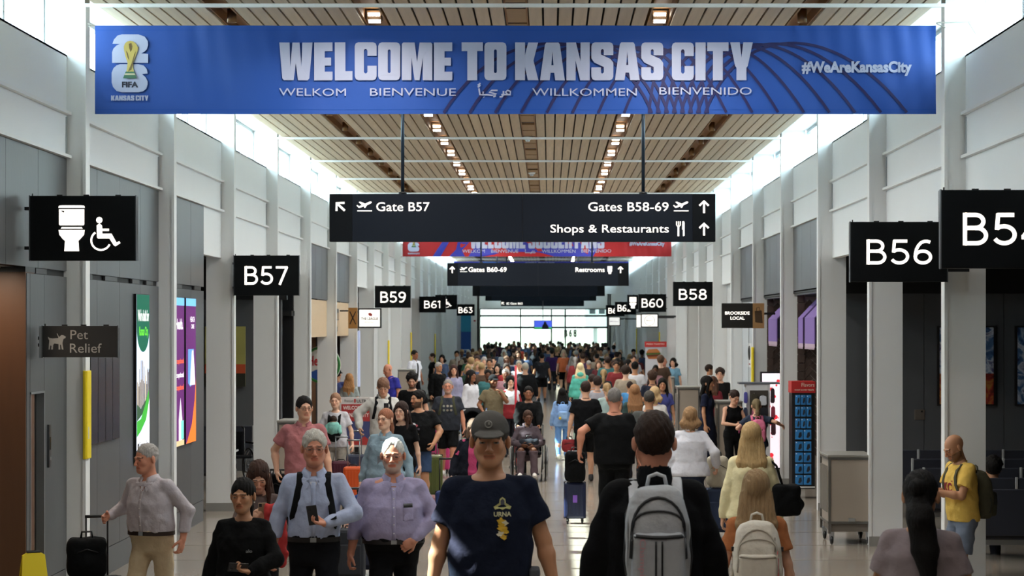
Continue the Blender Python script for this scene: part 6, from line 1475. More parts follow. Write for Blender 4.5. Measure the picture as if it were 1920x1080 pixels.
# ------------------------------------------------------------------ bags and small things people carry
def wpt(p, loc): return p.M @ Vector(loc)
def place(o, p): o.matrix_world = p.M
def surf_z(f, x, y):
    i = int(np.clip(np.searchsorted(f.x, x), 0, len(f.x) - 1)); j = int(np.clip(np.searchsorted(f.y, y), 0, len(f.y) - 1)); ins = np.where(f.F[i, j] < 0)[0]
    return float(f.z[ins[-1]]) if len(ins) else 1.42
def straps(p, parent, m, w=.05, z1=1.15, x0=.100, x1=.150, under=True):
    f = p.f
    for q in (-1, 1):
        pts = []; up = []
        for t, z in ((0, 1.39), (.3, 1.32), (.6, 1.24), (1, z1)):
            x = q * (x0 + (x1 - x0) * t) + p.r.T(z)[0]; pts.append((x, surf_y(f, x, z, True) - .008, z)); up.append((0, -1, 0))
        x = q * x0 + p.r.T(1.4)[0]; zs = surf_z(f, x, .0); ty = p.r.T(1.4)[1]
        yb = surf_y(f, x, 1.38, False)
        top = [(x, yb + .03, 1.36), (x, yb + .004, 1.405), (x, .045 + ty, zs - .002), (x, .0 + ty, zs + .008), (x, -.045 + ty, zs - .006)]
        upt = [(0, 1, .2), (0, 1, .8), (0, .3, 1), (0, 0, 1), (0, -.6, 1)]
        allp = top + pts; allu = upt + up
        if under:
            xe = q * (x1 + .03); allp += [(q * .155 * p.r.w, -.02, z1 - .10), (q * .12, yb + .02, z1 - .16)]; allu += [(q, -.2, 0), (q, .8, 0)]
        MB().tube(allp, w / 2, 8, .16, up=lambda i: allu[i]).build('strap', m, parent, True)
e_f = {}
def backpack(p, label, col, pocket=None, W=.30, Ht=.46, D=.17, zc=1.20, trim='15171a', handle=True, detail=True, g=.009, drop=0, strapcol=None):
    e = link(bpy.data.objects.new('backpack', None)); tag(e, label, 'backpack'); place(e, p)
    yb = surf_y(p.f, 0, 1.25, False) + .006; cy = yb + D / 2
    f = Field(axis(-W / 2 - .06, W / 2 + .06, g), axis(yb - .03, yb + D + .12, g), axis(zc - Ht / 2 - .05, zc + Ht / 2 + .05, g)); z0 = zc - Ht / 2
    f.loft([(z0, 0, cy, W * .40, D * .42), (z0 + Ht * .08, 0, cy, W * .47, D * .5), (z0 + Ht * .35, 0, cy + .008, W * .50, D * .56), (z0 + Ht * .65, 0, cy, W * .485, D * .5), (z0 + Ht * .85, 0, cy - .012, W * .42, D * .40), (z0 + Ht * .95, 0, cy - .022, W * .33, D * .30), (z0 + Ht, 0, cy - .03, W * .22, D * .22)], 0, 3.2, 0, .03)
    f.wrinkle(.0028, 26, 3)
    fb = Field(f.x, f.y, f.z); fb.rbox((0, cy + D * .48, z0 + Ht * .30), (W * .41, .05, Ht * .25), .035); fb.wrinkle(.002, 30, 4)
    me, _ = f.mesh('body'); m = fabric(col, 'bag fabric'); me.materials.append(m); obj_(me, 'body', e)
    me, _ = fb.mesh('front_pocket'); me.materials.append(fabric(pocket or col, 'bag fabric')); obj_(me, 'front_pocket', e)
    f.merge(fb, .004)
    if detail:
        tm = plain(trim, .6); n_ = 12
        dome = [(W * .40 * math.cos(t), z0 + Ht * .56 + Ht * .33 * math.sin(t)) for t in [math.pi * i / n_ for i in range(n_ + 1)]]
        dome = [(W * .42, z0 + Ht * .30)] + dome + [(-W * .42, z0 + Ht * .30)]
        strip_on(f, dome, .012, .003, False, 'zip', tm, e)
        sw = [(W * .38 * math.cos(t), z0 + Ht * .60 + Ht * .16 * math.sin(t) ** .7) for t in [math.pi * i / n_ for i in range(n_ + 1)]]
        strip_on(f, sw, .010, .003, False, 'zip', tm, e)
        strip_on(f, [(W * .37, z0 + Ht * .53), (W * .1, z0 + Ht * .515), (-W * .1, z0 + Ht * .515), (-W * .37, z0 + Ht * .53)], .014, .003, False, 'zip', tm, e)
        for q in (-1, 1): MB().tube([(q * W * .47, cy + .02, z0 + Ht * .12), (q * W * .505, cy + D * .2, z0 + Ht * .3), (q * W * .47, cy + D * .1, z0 + Ht * .6)], .007, 6).build('compression_strap', tm, e, True)
    e_f[e.name] = f
    if handle: MB().tube([(-.045, yb + .02, zc + Ht / 2 - .01), (-.035, yb + .02, zc + Ht / 2 + .035), (0, yb + .02, zc + Ht / 2 + .048), (.035, yb + .02, zc + Ht / 2 + .035), (.045, yb + .02, zc + Ht / 2 - .01)], .009, 8).build('carry_handle', fabric(strapcol or col, 'bag fabric'), e, True)
    straps(p, e, fabric(strapcol or col, 'bag fabric'))
    return e, yb, cy
def front_straps(p, label, col, w=.055, drop_bag=True):
    """a backpack seen from the front: straps over the chest, the bag itself behind"""
    e, yb, cy = backpack(p, label, col, W=.27, Ht=.42, D=.14, detail=False, g=.014); return e
def phone(p, q, label, case='1a1b1f', off=(0, 0, 0), up=(0, -.35, 1), tilt=None):
    c, d, sd, n = p.r.palm[q]; e = link(bpy.data.objects.new('phone', None)); tag(e, label, 'phone'); place(e, p)
    z = Vector(up).normalized(); n2 = Vector((0, 1, .35)); n2 = (n2 - z * n2.dot(z)).normalized(); x = n2.cross(z)
    M = Matrix((x, n2, z)).transposed().to_4x4(); M.translation = Vector(c + np.array(off)) + z * .035
    mb = MB(); mb.box(-.037, -.005, -.075, .037, .005, .075, M); mb.build('case', plain(case, .35), e, bevel=.004)
    mb = MB(); mb.box(-.033, .0051, -.070, .033, .0062, .070, M); mb.build('display', plain('0a0b10', .1), e); mb = MB(); mb.box(-.030, -.0085, .040, -.006, -.005, .068, M); mb.build('camera_bump', plain('2a2b2f', .2), e)
    return e
def suitcase(x, y, rz, label, col, w=.40, h=.60, d=.25, handle=.95, hard=True, accent=None):
    e = empty('suitcase', (x, y, 0), rz, label, 'suitcase'); m = mat('shell ' + col, col, .38 if hard else .85, var=.03, bump=.05, bscale=40)
    MB().box(-w / 2, -d / 2, .07, w / 2, d / 2, .07 + h).build('shell', m, e, bevel=.035)
    if hard:
        for k in range(5):
            xx = -w / 2 + w * (k + 1) / 6; MB().box(xx - .008, -d / 2 - .006, .13, xx + .008, d / 2 + .006, h + .01).build('rib', m, e, bevel=.003)
    else: MB().box(-w * .4, -d / 2 - .03, .12, w * .4, -d / 2, .07 + h * .7).build('front_pocket', m, e, bevel=.012)
    MB().box(-w / 2 - .003, -.006, .07, w / 2 + .003, .006, .07 + h + .003).build('zip', blackm, e)
    for xx in (-w / 2 + .05, w / 2 - .05):
        for yy in (-d / 2 + .04, d / 2 - .04):
            c = MB().lathe([(0, -.012), (.03, -.012), (.03, .012), (0, .012)], n=12).build('wheel', blackm, e, True); c.rotation_euler = (0, math.pi / 2, 0); c.location = (xx, yy, .032); MB().box(xx - .018, yy - .018, .03, xx + .018, yy + .018, .075).build('wheel_fork', blackm, e)
    t = MB(); hz = handle
    for xx in (-.09, .09): t.tube([(xx, d / 2 - .03, .07 + h - .02), (xx, d / 2 - .03, hz)], .008, 8)
    t.tube([(-.10, d / 2 - .03, hz), (.10, d / 2 - .03, hz)], .013, 8); t.build('pull_handle', plain('8d9296', .3, .8) if hard else blackm, e, True)
    MB().tube([(-.06, -.0, .07 + h), (-.05, 0, .095 + h), (.05, 0, .095 + h), (.06, 0, .07 + h)], .008, 6).build('top_handle', blackm, e, True)
    if accent: MB().box(-.03, -d / 2 - .016, .07 + h * .45, .03, -d / 2 - .004, .07 + h * .65).build('name_tag', plain(accent), e)
    return e
def bag_on(x, y, z, rz, label, col, W=.30, Ht=.42, D=.2, name='travel_bag', cat='bag', strap=True):
    e = empty(name, (x, y, z), rz, label, cat); g = .012; f = Field(axis(-W / 2 - .05, W / 2 + .05, g), axis(-D / 2 - .05, D / 2 + .05, g), axis(-.04, Ht + .05, g))
    f.rbox((0, 0, Ht / 2), (W / 2, D / 2, Ht / 2), .06); f.ell((0, -D * .3, Ht * .38), (W * .38, D * .35, Ht * .32), .03); f.wrinkle(.004, 25, 1); f.cut((0, 0, -1), 0)
    me, _ = f.mesh('body'); me.materials.append(fabric(col, 'bag fabric')); obj_(me, 'body', e)
    MB().tube([(-.05, 0, Ht - .01), (-.04, 0, Ht + .05), (.04, 0, Ht + .05), (.05, 0, Ht - .01)], .009, 6).build('carry_handle', blackm, e, True)
    MB().tube([(-W * .36, -D * .45, Ht * .62), (0, -D * .62, Ht * .75), (W * .36, -D * .45, Ht * .62)], .005, 6).build('zip', blackm, e, True)
    return e
def shoulder_bag(p, q, label, col, W=.34, Ht=.28, D=.12, z=.72, x=.27, y=.05, rz=0, cat='bag', name='tote_bag', xs=.12):
    e = link(bpy.data.objects.new(name, None)); tag(e, label, cat); place(e, p); g = .011
    cx = q * x; f = Field(axis(cx - D - .08, cx + D + .08, g), axis(y - W / 2 - .06, y + W / 2 + .06, g), axis(z - .05, z + Ht + .05, g))
    f.rbox((cx, y, z + Ht / 2), (D / 2, W / 2, Ht / 2), .045); f.ell((cx, y, z + Ht * .35), (D * .62, W * .48, Ht * .36), .02); f.wrinkle(.004, 24, 2)
    me, _ = f.mesh('body'); me.materials.append(fabric(col, 'bag fabric')); obj_(me, 'body', e)
    zs = surf_z(p.f, q * xs, 0) + .012
    for yy in (-.05, .05): MB().tube([(cx * .9, y + yy, z + Ht - .03), ((cx * .9 + q * xs) / 2 + q * .03, (y + yy) / 2, (z + Ht + zs) / 2 + .03), (q * xs, yy * .25, zs)], .011, 8).build('strap', fabric(col, 'bag fabric'), e, True)
    return e

# ------------------------------------------------------------------ the people nearest the camera
WK = {-1: (-.11, -.20, .085), 1: (.11, .24, .12)}; WK2 = {-1: (-.11, .24, .12), 1: (.11, -.20, .085)}
# man with a roller bag at the grey wall
p = person('man in a pale lilac shirt and beige trousers pulling a black roller bag', 277, 832, 1.70, -24, 'm', 1.16, .045, 'red', ('shirt', 'a79ea3', {'tucked': True, 'belt': '2a1d18'}), ('trousers', 'b39d7b'), ('buzz', '8d8782'), '3a2a20', 'hero',
           hands={-1: (-.33, -.20, 1.13), 1: (.30, .02, .93)}, elbow={-1: (-.5, .8, -.5), 1: (.6, .8, 0)}, feet=WK, head=(-.35, .12), lean=(0, -.05), sh=1.05)
strip_on(p.f, [(0, 1.40), (0, 1.0)], .03, .002, True, 'placket', fabric('a79ea3'), p.top)
for k in range(5): z = 1.36 - k * .075; b = MB(); b.ball((0, surf_y(p.f, 0, z) - .008, z), (.006, .003, .006), 8); b.build('button', plain('d8d4d0'), p.top, True)
print_on(p.f, [[(.03, 1.40), (-.03, 1.40), (0, 1.34)]], plain('8a5a48'), p.top, 'open_neck')
a = wpt(p, p.r.palm[-1][0]); 
suitcase(a.x - .10, a.y + .10, .25, 'black roller suitcase pulled by the man in beige trousers', '17181b', .40, .50, .24, a.z + .0, False)
bag_on(a.x - .17, a.y + .02, .58, .25, 'round-topped black bag riding on the roller suitcase by the grey wall', '0f1013', .33, .33, .26)
# woman in black with a phone
p = person('woman in a plain black sweatshirt holding a phone low, dark hair pulled back', 456, 899, 1.62, -4, 'f', 1.12, .02, 'olive', ('sweater', '101012', {'wr': .0035, 'loose': .024}), ('trousers', '0e0f12'), ('pony', '15100e'), None, 'hero',
           hands={1: (.12, -.30, 1.10), -1: (-.30, -.02, .88)}, elbow={1: (.9, .6, -.2)}, head=(-.08, .05), brow='14100e', feet=WK, handdir={1: ((-.75, -.55, .1), (0, -.2, 1))}, curl=.8)
text_on(p.f, 'alo', .055, 1.22, .10, 1.245, plain('8d8d8d'), p.top)
for q in (-1, 1): b = MB(); b.ball(p.r.h(q * .083, .008, -.046), .006, 8); b.build('earring', plain('e8e4dc', .2), p.e, True)
phone(p, 1, 'black phone in the hand of the woman in a black sweatshirt', up=(-.9, -.5, .1))
# woman reading her phone
p = person('woman with sunglasses pushed up on long dark hair, reading a phone in both hands', 487, 862, 1.60, 8, 'f', 1., 0, 'light', ('sweater', '5b4b47', {'loose': .006, 'off': .012}), ('trousers', '191a1d'), ('long', '3a241b'), None, 'hero',
           hands={1: (.055, -.27, 1.24), -1: (-.055, -.28, 1.22)}, elbow={1: (.8, .5, -.9), -1: (-.8, .5, -.9)}, head=(0, .50), handdir={1: ((-.35, -.2, .9), (-.6, .6, 0)), -1: ((.35, -.2, .9), (.6, .6, 0))}, curl=.9)
glasses(p.r, p.e, '141416', True, True); phone(p, -1, 'phone in a tan case read by the woman with sunglasses in her hair', 'a08468', off=(.05, -.01, .01), up=(0, -.2, 1))
e = empty('red_jacket', (0, 0, 0), label='bright red jacket hanging over the arm of the woman reading her phone', cat='jacket'); a = P(516, 945, p.Y - .28)
f = Field(axis(a.x - .16, a.x + .16, .011), axis(a.y - .12, a.y + .12, .011), axis(a.z - .56, a.z + .06, .011)); f.rbox((a.x, a.y, a.z - .20), (.09, .055, .21), .045); f.rbox((a.x + .055, a.y, a.z - .36), (.045, .04, .15), .035, .03); f.wrinkle(.009, 38, 3); me, _ = f.mesh('cloth'); me.materials.append(fabric('b01818')); obj_(me, 'cloth', e)
# man in a blue shirt
p = person('tall grey-haired man in a light blue shirt with black backpack straps, holding a phone', 590, 809, 1.88, 4, 'm', 1.08, .025, 'red', ('shirt', '969fbd', {'tucked': True, 'belt': '1b1715'}), ('trousers', '15161b'), ('short', 'a09a90'), None, 'hero', glas=('6a6460',),
           hands={1: (.10, -.27, 1.12), -1: (-.31, -.03, .88)}, elbow={1: (1, .3, -.25), -1: (-.7, .8, 0)}, head=(.06, .02), feet=WK2, handdir={1: ((-.85, -.35, .1), (-.1, -.2, .9))}, curl=.7)
strip_on(p.f, [(0, 1.40), (0, 1.0)], .032, .002, True, 'placket', fabric('969fbd'), p.top)
print_on(p.f, [[(.032, 1.405), (-.032, 1.405), (0, 1.35)]], plain('c9ccd6'), p.top, 'undershirt')
front_straps(p, 'black backpack worn by the tall man in the light blue shirt', '121317')
phone(p, 1, 'black phone in the hand of the man in the light blue shirt', off=(-.03, -.02, .0), up=(-.15, -.3, 1))
# man in a lilac shirt
p = person('stout grey-bearded man in a lilac button-down shirt and black trousers, hand at his belt', 737, 824, 1.80, 6, 'm', 1.26, .075, 'red', ('shirt', '9186a8', {'tucked': True, 'belt': '201c1c', 'wr': .0035}), ('trousers', '131418'), ('thin', 'b4b0aa'), None, 'hero', glas=('5d5450',), beard=('a9a29a', .6),
           hands={1: (.16, -.20, 1.0), -1: (-.33, -.03, .88)}, elbow={1: (1, .35, .05), -1: (-.8, .7, 0)}, head=(-.10, .03), feet=WK, handdir={1: ((-.8, -.1, -.5), (0, .9, 0))}, curl=.8)
strip_on(p.f, [(0, 1.40), (0, 1.0)], .032, .002, True, 'placket', fabric('9186a8'), p.top)
for k in range(6): z = 1.38 - k * .065; b = MB(); b.ball((0, surf_y(p.f, 0, z) - .008, z), (.006, .003, .006), 8); b.build('button', plain('e2dde0'), p.top, True)
strip_on(p.f, [(.075, 1.265), (.145, 1.265)], .028, .006, True, 'clip_badge', plain('17181c', .3), p.top); strip_on(p.f, [(.11, 1.25), (.11, 1.15)], .082, .0015, True, 'chest_pocket', fabric('9186a8'), p.top, .002)
print_on(p.f, [[(.022, 1.41), (-.022, 1.41), (0, 1.37)]], plain('9c6a58'), p.top, 'open_neck')
# man in a cap
p = person('big man in a faded black cap and a navy T-shirt with a yellow print', 919, 783, 2.13, 2, 'm', 1.17, .03, 'tan', ('tee', '10172b', {'loose': .012, 'wr': .003}), ('trousers', '22304a'), ('short', '3a332d'), None, 'hero', hatc='4a4743',
           hands={1: (.34, -.03, .86), -1: (-.31, -.02, .86)}, elbow={1: (.5, .8, 0)}, head=(-.04, .02), feet=WK, hs=1.13, curl=1.0)
k = p.r.hs; lg = MB(); c = Vector(p.r.h(-.004, -.094, .083)); lg.torus(c, .017, .0032, 'y', 18, 6); lg.build('cap_emblem', plain('8e8c86'), p.e, True); lg = MB(); lg.box(c.x - .002, c.y - .003, c.z - .002, c.x + .008, c.y + .001, c.z + .012); lg.build('cap_letter', plain('8e8c86'), p.e)
X = .062; ye = 'b3962e'
def ring_px(cx, cz, s, pts): return [(cx + x * s, cz + z * s) for x, z in pts]
print_on(p.f, [ring_px(X, 1.315, .001, [(-14, 40), (-17, 20), (-46, 2), (-38, -12), (-16, -6), (0, -14), (16, -6), (38, -12), (46, 2), (17, 20), (14, 40), (0, 50)])], plain('a8a468'), p.top, 'figure_print')
print_on(p.f, [ring_px(X, 1.335, .001, [(-9, -8), (9, -8), (11, 12), (0, 22), (-11, 12)])], plain('1d2030'), p.top, 'figure_print', lift=.006)
text_on(p.f, 'URNA', X - .045, 1.268, X + .045, 1.292, plain('b9b58e'), p.top, bold=.03)
for kk, (dx, z, s) in enumerate(((-.008, 1.245, .020), (.012, 1.235, .016), (-.004, 1.215, .022), (.010, 1.195, .020), (-.010, 1.180, .018), (.006, 1.165, .016))):
    print_on(p.f, [[(X + dx + s * (1 + .35 * math.sin(5 * t + kk)) * math.cos(t), z + s * .8 * (1 + .3 * math.cos(4 * t + kk)) * math.sin(t)) for t in [2 * math.pi * i / 14 for i in range(14)]]], plain(['c9a227', 'cfc9b0', 'd1a62a'][kk % 3]), p.top, 'gear_print', lift=.004 + .001 * kk)
e = empty('belt_pouch', (0, 0, 0), label='grey pouch at the hip of the man in the cap', cat='pouch'); place(e, p); MB().box(.205, -.10, .88, .25, .03, .99).build('body', fabric('5d6068', 'bag fabric'), e, bevel=.015); MB().box(.20, -.105, .95, .256, .035, .992).build('flap', fabric('4b4e56', 'bag fabric'), e, bevel=.01)
# man with the grey backpack
p = person('brown-haired man in a black jacket seen from behind, wearing a grey backpack', 1227, 781, 2.18, 180, 'm', 1.2, .0, 'red', ('jacket', '0d0e12', {'loose': .02}), ('trousers', '121317'), ('short', '2a1b14'), None, 'hero', hs=1.12, sh=1.0, hands={1: (.32, -.05, .88), -1: (-.32, -.05, .88)})
bp, yb, cy = backpack(p, 'light grey backpack with black zips and faint red script on the black jacket', '9da0a6', '9599a0', .30, .46, .17, 1.235, '0f1116', strapcol='b9bcc2')
bf = e_f[bp.name]
v, fc = text_polys('Champion', .0); f_ = MB(); f_.add([(.095 - .035 * w, surf_y(bf, .095 - .035 * w, 1.235 - .22 * u, False) + .004, 1.235 - .22 * u) for u, w in v], fc); f_.build('lettering', plain('c08a92'), bp, fix=False)
for dx in (-.014, .014): strip_on(bf, [(dx, 1.225), (dx, 1.03)], .008, .003, False, 'front_zip', plain('17181c'), bp)
strip_on(bf, [(.13, 1.028), (-.13, 1.028)], .02, .003, False, 'base_band', plain('17181c'), bp)
for q in (-1, 1): strip_on(bf, [(q * .142, 1.40), (q * .146, 1.10)], .014, .003, False, 'side_zip', plain('17181c'), bp)
nk = p.r.neck; f = Field(axis(-.12, .12, .009), axis(nk[1] - .12, nk[1] + .12, .009), axis(1.40, 1.56, .009)); f.cone(nk + [0, .01, -.01], nk + [0, -.005, .055], .088, .078, 0); f.cone(nk + [0, 0, .03], nk + [0, -.02, .14], .064, .08, .01, 'sub'); me, _ = f.mesh('jacket_collar'); me.materials.append(fabric('0d0e12')); obj_(me, 'jacket_collar', p.top)
# girl with the cream backpack
p = person('long-haired girl in a rust T-shirt seen from behind, wearing a cream backpack', 1418, 887, 1.70, 176, 'f', 1.05, 0, 'light', ('tee', 'a8602a', {'loose': .012}), ('trousers', '2a2c33'), ('verylong', '8a6c48'), None, 'hero', hands={1: (.27, -.02, .86), -1: (-.27, -.02, .86)})
bp, yb, cy = backpack(p, 'cream travel backpack with black buckles on the girl in a rust T-shirt', 'c9c0b2', 'c4bbad', .34, .50, .19, 1.20, 'b3aa9c')
for q in (-1, 1):
    MB().box(q * .165 - .012, cy - .02, 1.10, q * .165 + .012, cy + .03, 1.15).build('buckle', blackm, bp); MB().box(q * .168 - .012, cy - .0, 1.24, q * .168 + .012, cy + .04, 1.27).build('buckle', blackm, bp)
MB().tube([(-.12, surf_y(e_f[bp.name], -.12, 1.34, False) + .005, 1.34), (-.12, surf_y(e_f[bp.name], -.12, 1.25, False) + .005, 1.24)], .003, 6).build('zip_pull', plain('5a4a3a'), bp, True)
e = link(bpy.data.objects.new('luggage_tag', None)); tag(e, 'coral pink luggage tag hanging from the cream backpack', 'tag'); place(e, p); MB().box(-.145, cy + .10, 1.06, -.118, cy + .112, 1.20).build('tag_body', plain('c9505c'), e, bevel=.004); MB().tube([(-.13, cy + .10, 1.20), (-.14, cy + .08, 1.25)], .003, 6).build('loop', plain('c9505c'), e)
# woman with dark ponytail
p = person('woman with a long black ponytail in a grey-mauve T-shirt seen from behind', 1728, 888, 1.86, 160, 'f', 1.2, .02, 'olive', ('tee', '83757a', {'loose': .014}), ('trousers', '2a2c33'), ('bun', '120e0e'), None, 'hero', hs=1.1, hands={1: (.3, -.05, .88), -1: (-.3, -.05, .88)}, glas=('2a2422',))
f = Field(axis(-.16, .16, .008), axis(.02, .30, .008), axis(1.12, 1.80, .008)); a = p.r.h(0, .11, .02)
f.ell(p.r.h(0, .03, .02), (.086, .105, .105), 0); f.cone(p.r.h(0, .07, -.02), a + [-.02, .045, -.14], .070, .066, .02)
for xx in (-.028, 0, .028): f.cone(a + [-.02 + xx, .035, -.10], a + [-.05 + xx, .05, -.30], .046, .046, .02); f.cone(a + [-.05 + xx, .05, -.30], a + [-.065 + xx * .8, .04, -.46 + abs(xx)], .044, .022, .02)
f.ell(p.r.h(0, -.110, -.045), np.array((.062, .080, .105)) * p.r.hs, .02, p.r.HR, 'sub'); f.wrinkle(.0012, 120, 2); me, _ = f.mesh('ponytail'); me.materials.append(hair_mat('120e0e')); obj_(me, 'ponytail', p.e)
# man in yellow by the pillar
p = person('bald bearded man in a yellow T-shirt and grey-blue shorts beside the pillar', 1787, 811, 1.665, -72, 'm', 1.08, .02, 'tan', ('tee', 'd2a72c', {'loose': .012}), ('shorts', '667286'), None, 'c8c8c8', 'hero', Yfix=19.35,
           hands={1: (.05, -.34, 1.17), -1: (-.06, -.33, 1.19)}, elbow={1: (.5, .5, -.9), -1: (-.5, .5, -.9)}, head=(0, .50), lean=(0, -.04), beard=('3a2a20', .65), handdir={1: ((-.5, -.7, .3), (-.4, .3, .9)), -1: ((.5, -.7, .3), (.4, .3, .9))}, curl=1.0)
text_on(p.f, 'KC', -.09, 1.16, .07, 1.26, plain('8c2430'), p.top, bold=.05); print_on(p.f, [[(-.10, 1.14), (.08, 1.14), (.08, 1.15), (-.10, 1.15)], [(-.10, 1.27), (.08, 1.27), (.08, 1.28), (-.10, 1.28)]], plain('8c2430'), p.top, 'bar_print')
backpack(p, 'olive green backpack on the man in the yellow T-shirt', '4a4836', '3f3e2e', .29, .50, .17, 1.13, '232419')

# ------------------------------------------------------------------ second rank
def pm(*a, **k): k.setdefault('res', 'mid'); return person(*a, **k)
p = pm('woman with long straight blonde hair in a cream sweater seen from behind', 1409, 796, 1.76, 176, 'f', 1.15, 0, 'light', ('sweater', 'cdbf90', {'loose': .022}), ('trousers', '2c3038'), ('verylong', 'a0804e'))
shoulder_bag(p, -1, 'large black tote bag on the shoulder of the woman in a cream sweater', '0e0f12', .18, .30, .27, z=.90, x=.33, y=.10)
p = pm('woman with shoulder-length brown hair in a white sweatshirt and jeans seen from behind', 1294, 766, 1.66, 182, 'f', 1.3, .0, 'light', ('sweater', 'c2c2cc', {'loose': .03}), ('trousers', '232b40'), ('bob', '86643f'), hands={-1: (-.36, -.05, .98)})
Yw = p.Y; suitcase(P(1351, 0, Yw).x, Yw + .3, .1, 'dark blue suitcase beside the woman in a white sweatshirt', '27344f', .38, .56, .25, 1.0, False)
bag_on(P(1349, 0, Yw).x, Yw + .28, .64, .1, 'beige canvas bag standing on the dark blue suitcase', 'a8a08c', .27, .40, .2)
p = pm('big grey-haired man in black T-shirt and black trousers seen from behind, pulling luggage', 1152, 728, 1.90, 180, 'm', 1.35, .02, 'red', ('tee', '0f1013', {'loose': .02}), ('trousers', '0e0f12'), ('buzz', '6b6560'), hands={1: (.42, .04, 1.00), -1: (-.31, -.03, .86)}, elbow={1: (.6, .4, .3)}, sh=1.0)
a = wpt(p, p.r.palm[1][0]); xl = P(1078, 0, 27.3).x
suitcase(xl, 27.3, 0, 'dark navy suitcase with a violet tag rolling on the sunlit floor', '1b2446', .30, .50, .22, .98, True, '8a5ac8')
bag_on(xl, 27.2, .575, 0, 'black rucksack stacked on the dark navy suitcase', '101114', .28, .42, .2)
p = pm('man in black T-shirt and black shorts walking away beside the woman in denim', 1098, 716, 1.74, 184, 'm', 1.2, 0, 'light', ('tee', '101115'), ('shorts', '121316'), ('short', '2c1c18'), '2c2c2e', feet=WK, sh=1.05)
a = wpt(p, p.r.palm[1][0]); bag_on(a.x, a.y, a.z - .27, 0, 'small dark red bag carried by the man in black shorts', '7a1820', .26, .22, .12, name='carry_bag')
p = pm('girl in a pale denim jacket and light blue jeans walking away along the sunlit strip', 1054, 729, 1.44, 184, 'f', 1.12, 0, 'light', ('jacket', '6f96c8'), ('leggings', '4f84c6'), ('long', '15110f'), 'd8dcd0', feet=WK)
backpack(p, 'light blue backpack with a pink patch on the girl in denim', '6b95cc', '7aa2d4', .27, .40, .13, 1.2, '5a82b8', detail=False, g=.014)
e = link(bpy.data.objects.new('charm', None)); tag(e, 'yellow smiley charm hanging on the light blue backpack', 'charm'); place(e, p); MB().ball((.08, .36, 1.05), (.035, .03, .04)).build('ball', plain('d2b02c'), e, True); MB().tube([(.08, .34, 1.08), (.07, .30, 1.14)], .005, 5).build('loop', blackm, e)
p = pm('grey-bearded man in a charcoal T-shirt with badge prints and black shorts walking towards the camera', 840, 712, 1.75, 0, 'm', 1.22, .03, 'red', ('tee', '2b2f38', {'loose': .014}), ('shorts', '0f1013'), ('buzz', '7a726c'), 'd4d2d0', feet=WK2, beard=('a89e96', .5), sh=1.04)
for i in range(6): cx = -.065 + .065 * (i % 3); cz = 1.30 - .075 * (i // 3); print_on(p.f, [[(cx + .022 * math.cos(t), cz + .022 * math.sin(t)) for t in [2 * math.pi * k / 12 for k in range(12)]]], plain('8c8578' if i % 3 else '7a7f74'), p.top, 'badge_print')
front_straps(p, 'olive backpack worn by the man in the charcoal T-shirt', '3c3d2c')
p = pm('dark-haired man with glasses in a coral polo shirt', 571, 745, 1.86, 8, 'm', 1.15, .02, 'light', ('polo', 'a15c5f', {'loose': .014}), ('trousers', '23252c'), ('short', '1c1614'), glas=('1a1a1c',), hands={-1: (-.30, .03, .93)}, elbow={-1: (-.7, .7, 0)}, head=(.25, 0)); MB()
bag_on(P(515, 0, p.Y).x, p.Y + .2, .52, 0, 'dark quilted bag held low beside the man in the coral polo', '16171c', .30, .42, .2)
suitcase(P(515, 0, p.Y).x, p.Y + .22, 0, 'dark suitcase under the quilted bag of the man in the coral polo', '1c1d22', .34, .44, .24, .98, False)
p = pm('fair-haired woman in a white T-shirt carrying a baby in a black carrier', 629, 738, 1.64, -4, 'f', 1.2, .02, 'fair', ('tee', 'b4b2ba'), ('trousers', '8c857c'), ('pony', '8a6248'), hands={1: (.30, -.05, .90), -1: (-.2, -.25, 1.05)})
e = link(bpy.data.objects.new('baby_carrier', None)); tag(e, 'black baby carrier on the chest of the woman in a white T-shirt', 'carrier'); place(e, p)
f = Field(axis(-.2, .2, .012), axis(-.36, -.02, .012), axis(.90, 1.4, .012)); f.ell((0, -.17, 1.10), (.12, .10, .15), 0); f.cut((0, 0, 1), 1.19); f.wrinkle(.003, 30, 1); me, _ = f.mesh('pouch'); me.materials.append(fabric('15161a')); obj_(me, 'pouch', e)
for q in (-1, 1): MB().tube([(q * .075, -.17, 1.18), (q * .085, surf_y(p.f, q * .09, 1.30) - .01, 1.30), (q * .085, surf_y(p.f, q * .085, 1.38) - .008, 1.38), (q * .085, .0, surf_z(p.f, q * .085, 0) + .005), (q * .085, .08, 1.36)], .026, 8, .3, up=(0, -1, .5)).build('strap', fabric('15161a'), e, True)
e = link(bpy.data.objects.new('person', None)); tag(e, 'baby in a mint green hooded top, carried on the chest of the woman in white', 'person'); place(e, p)
f = Field(axis(-.16, .16, .009), axis(-.38, -.08, .009), axis(1.0, 1.45, .009)); f.ell((0, -.205, 1.325), (.058, .066, .068), 0); f.ell((0, -.19, 1.18), (.09, .08, .12), .02)
me, pos = f.mesh('body'); at = me.color_attributes.new('tone', 'FLOAT_COLOR', 'POINT'); at.data.foreach_set('color', np.tile(np.array([*lin('c99a80'), 1], f4), (len(pos), 1)).ravel()); me.materials.append(skin_m); obj_(me, 'body', e)
f = Field(axis(-.18, .18, .01), axis(-.40, -.05, .01), axis(1.0, 1.45, .01)); f.ell((0, -.20, 1.18), (.115, .10, .13), 0); f.ell((0, -.20, 1.255), (.095, .09, .05), .02); f.cone((-.1, -.22, 1.22), (-.13, -.27, 1.12), .035, .03, .02); f.cone((.1, -.22, 1.22), (.13, -.27, 1.12), .035, .03, .02); f.wrinkle(.003, 40, 2); me, _ = f.mesh('hooded_top'); me.materials.append(fabric('6fb5a8')); obj_(me, 'hooded_top', e)
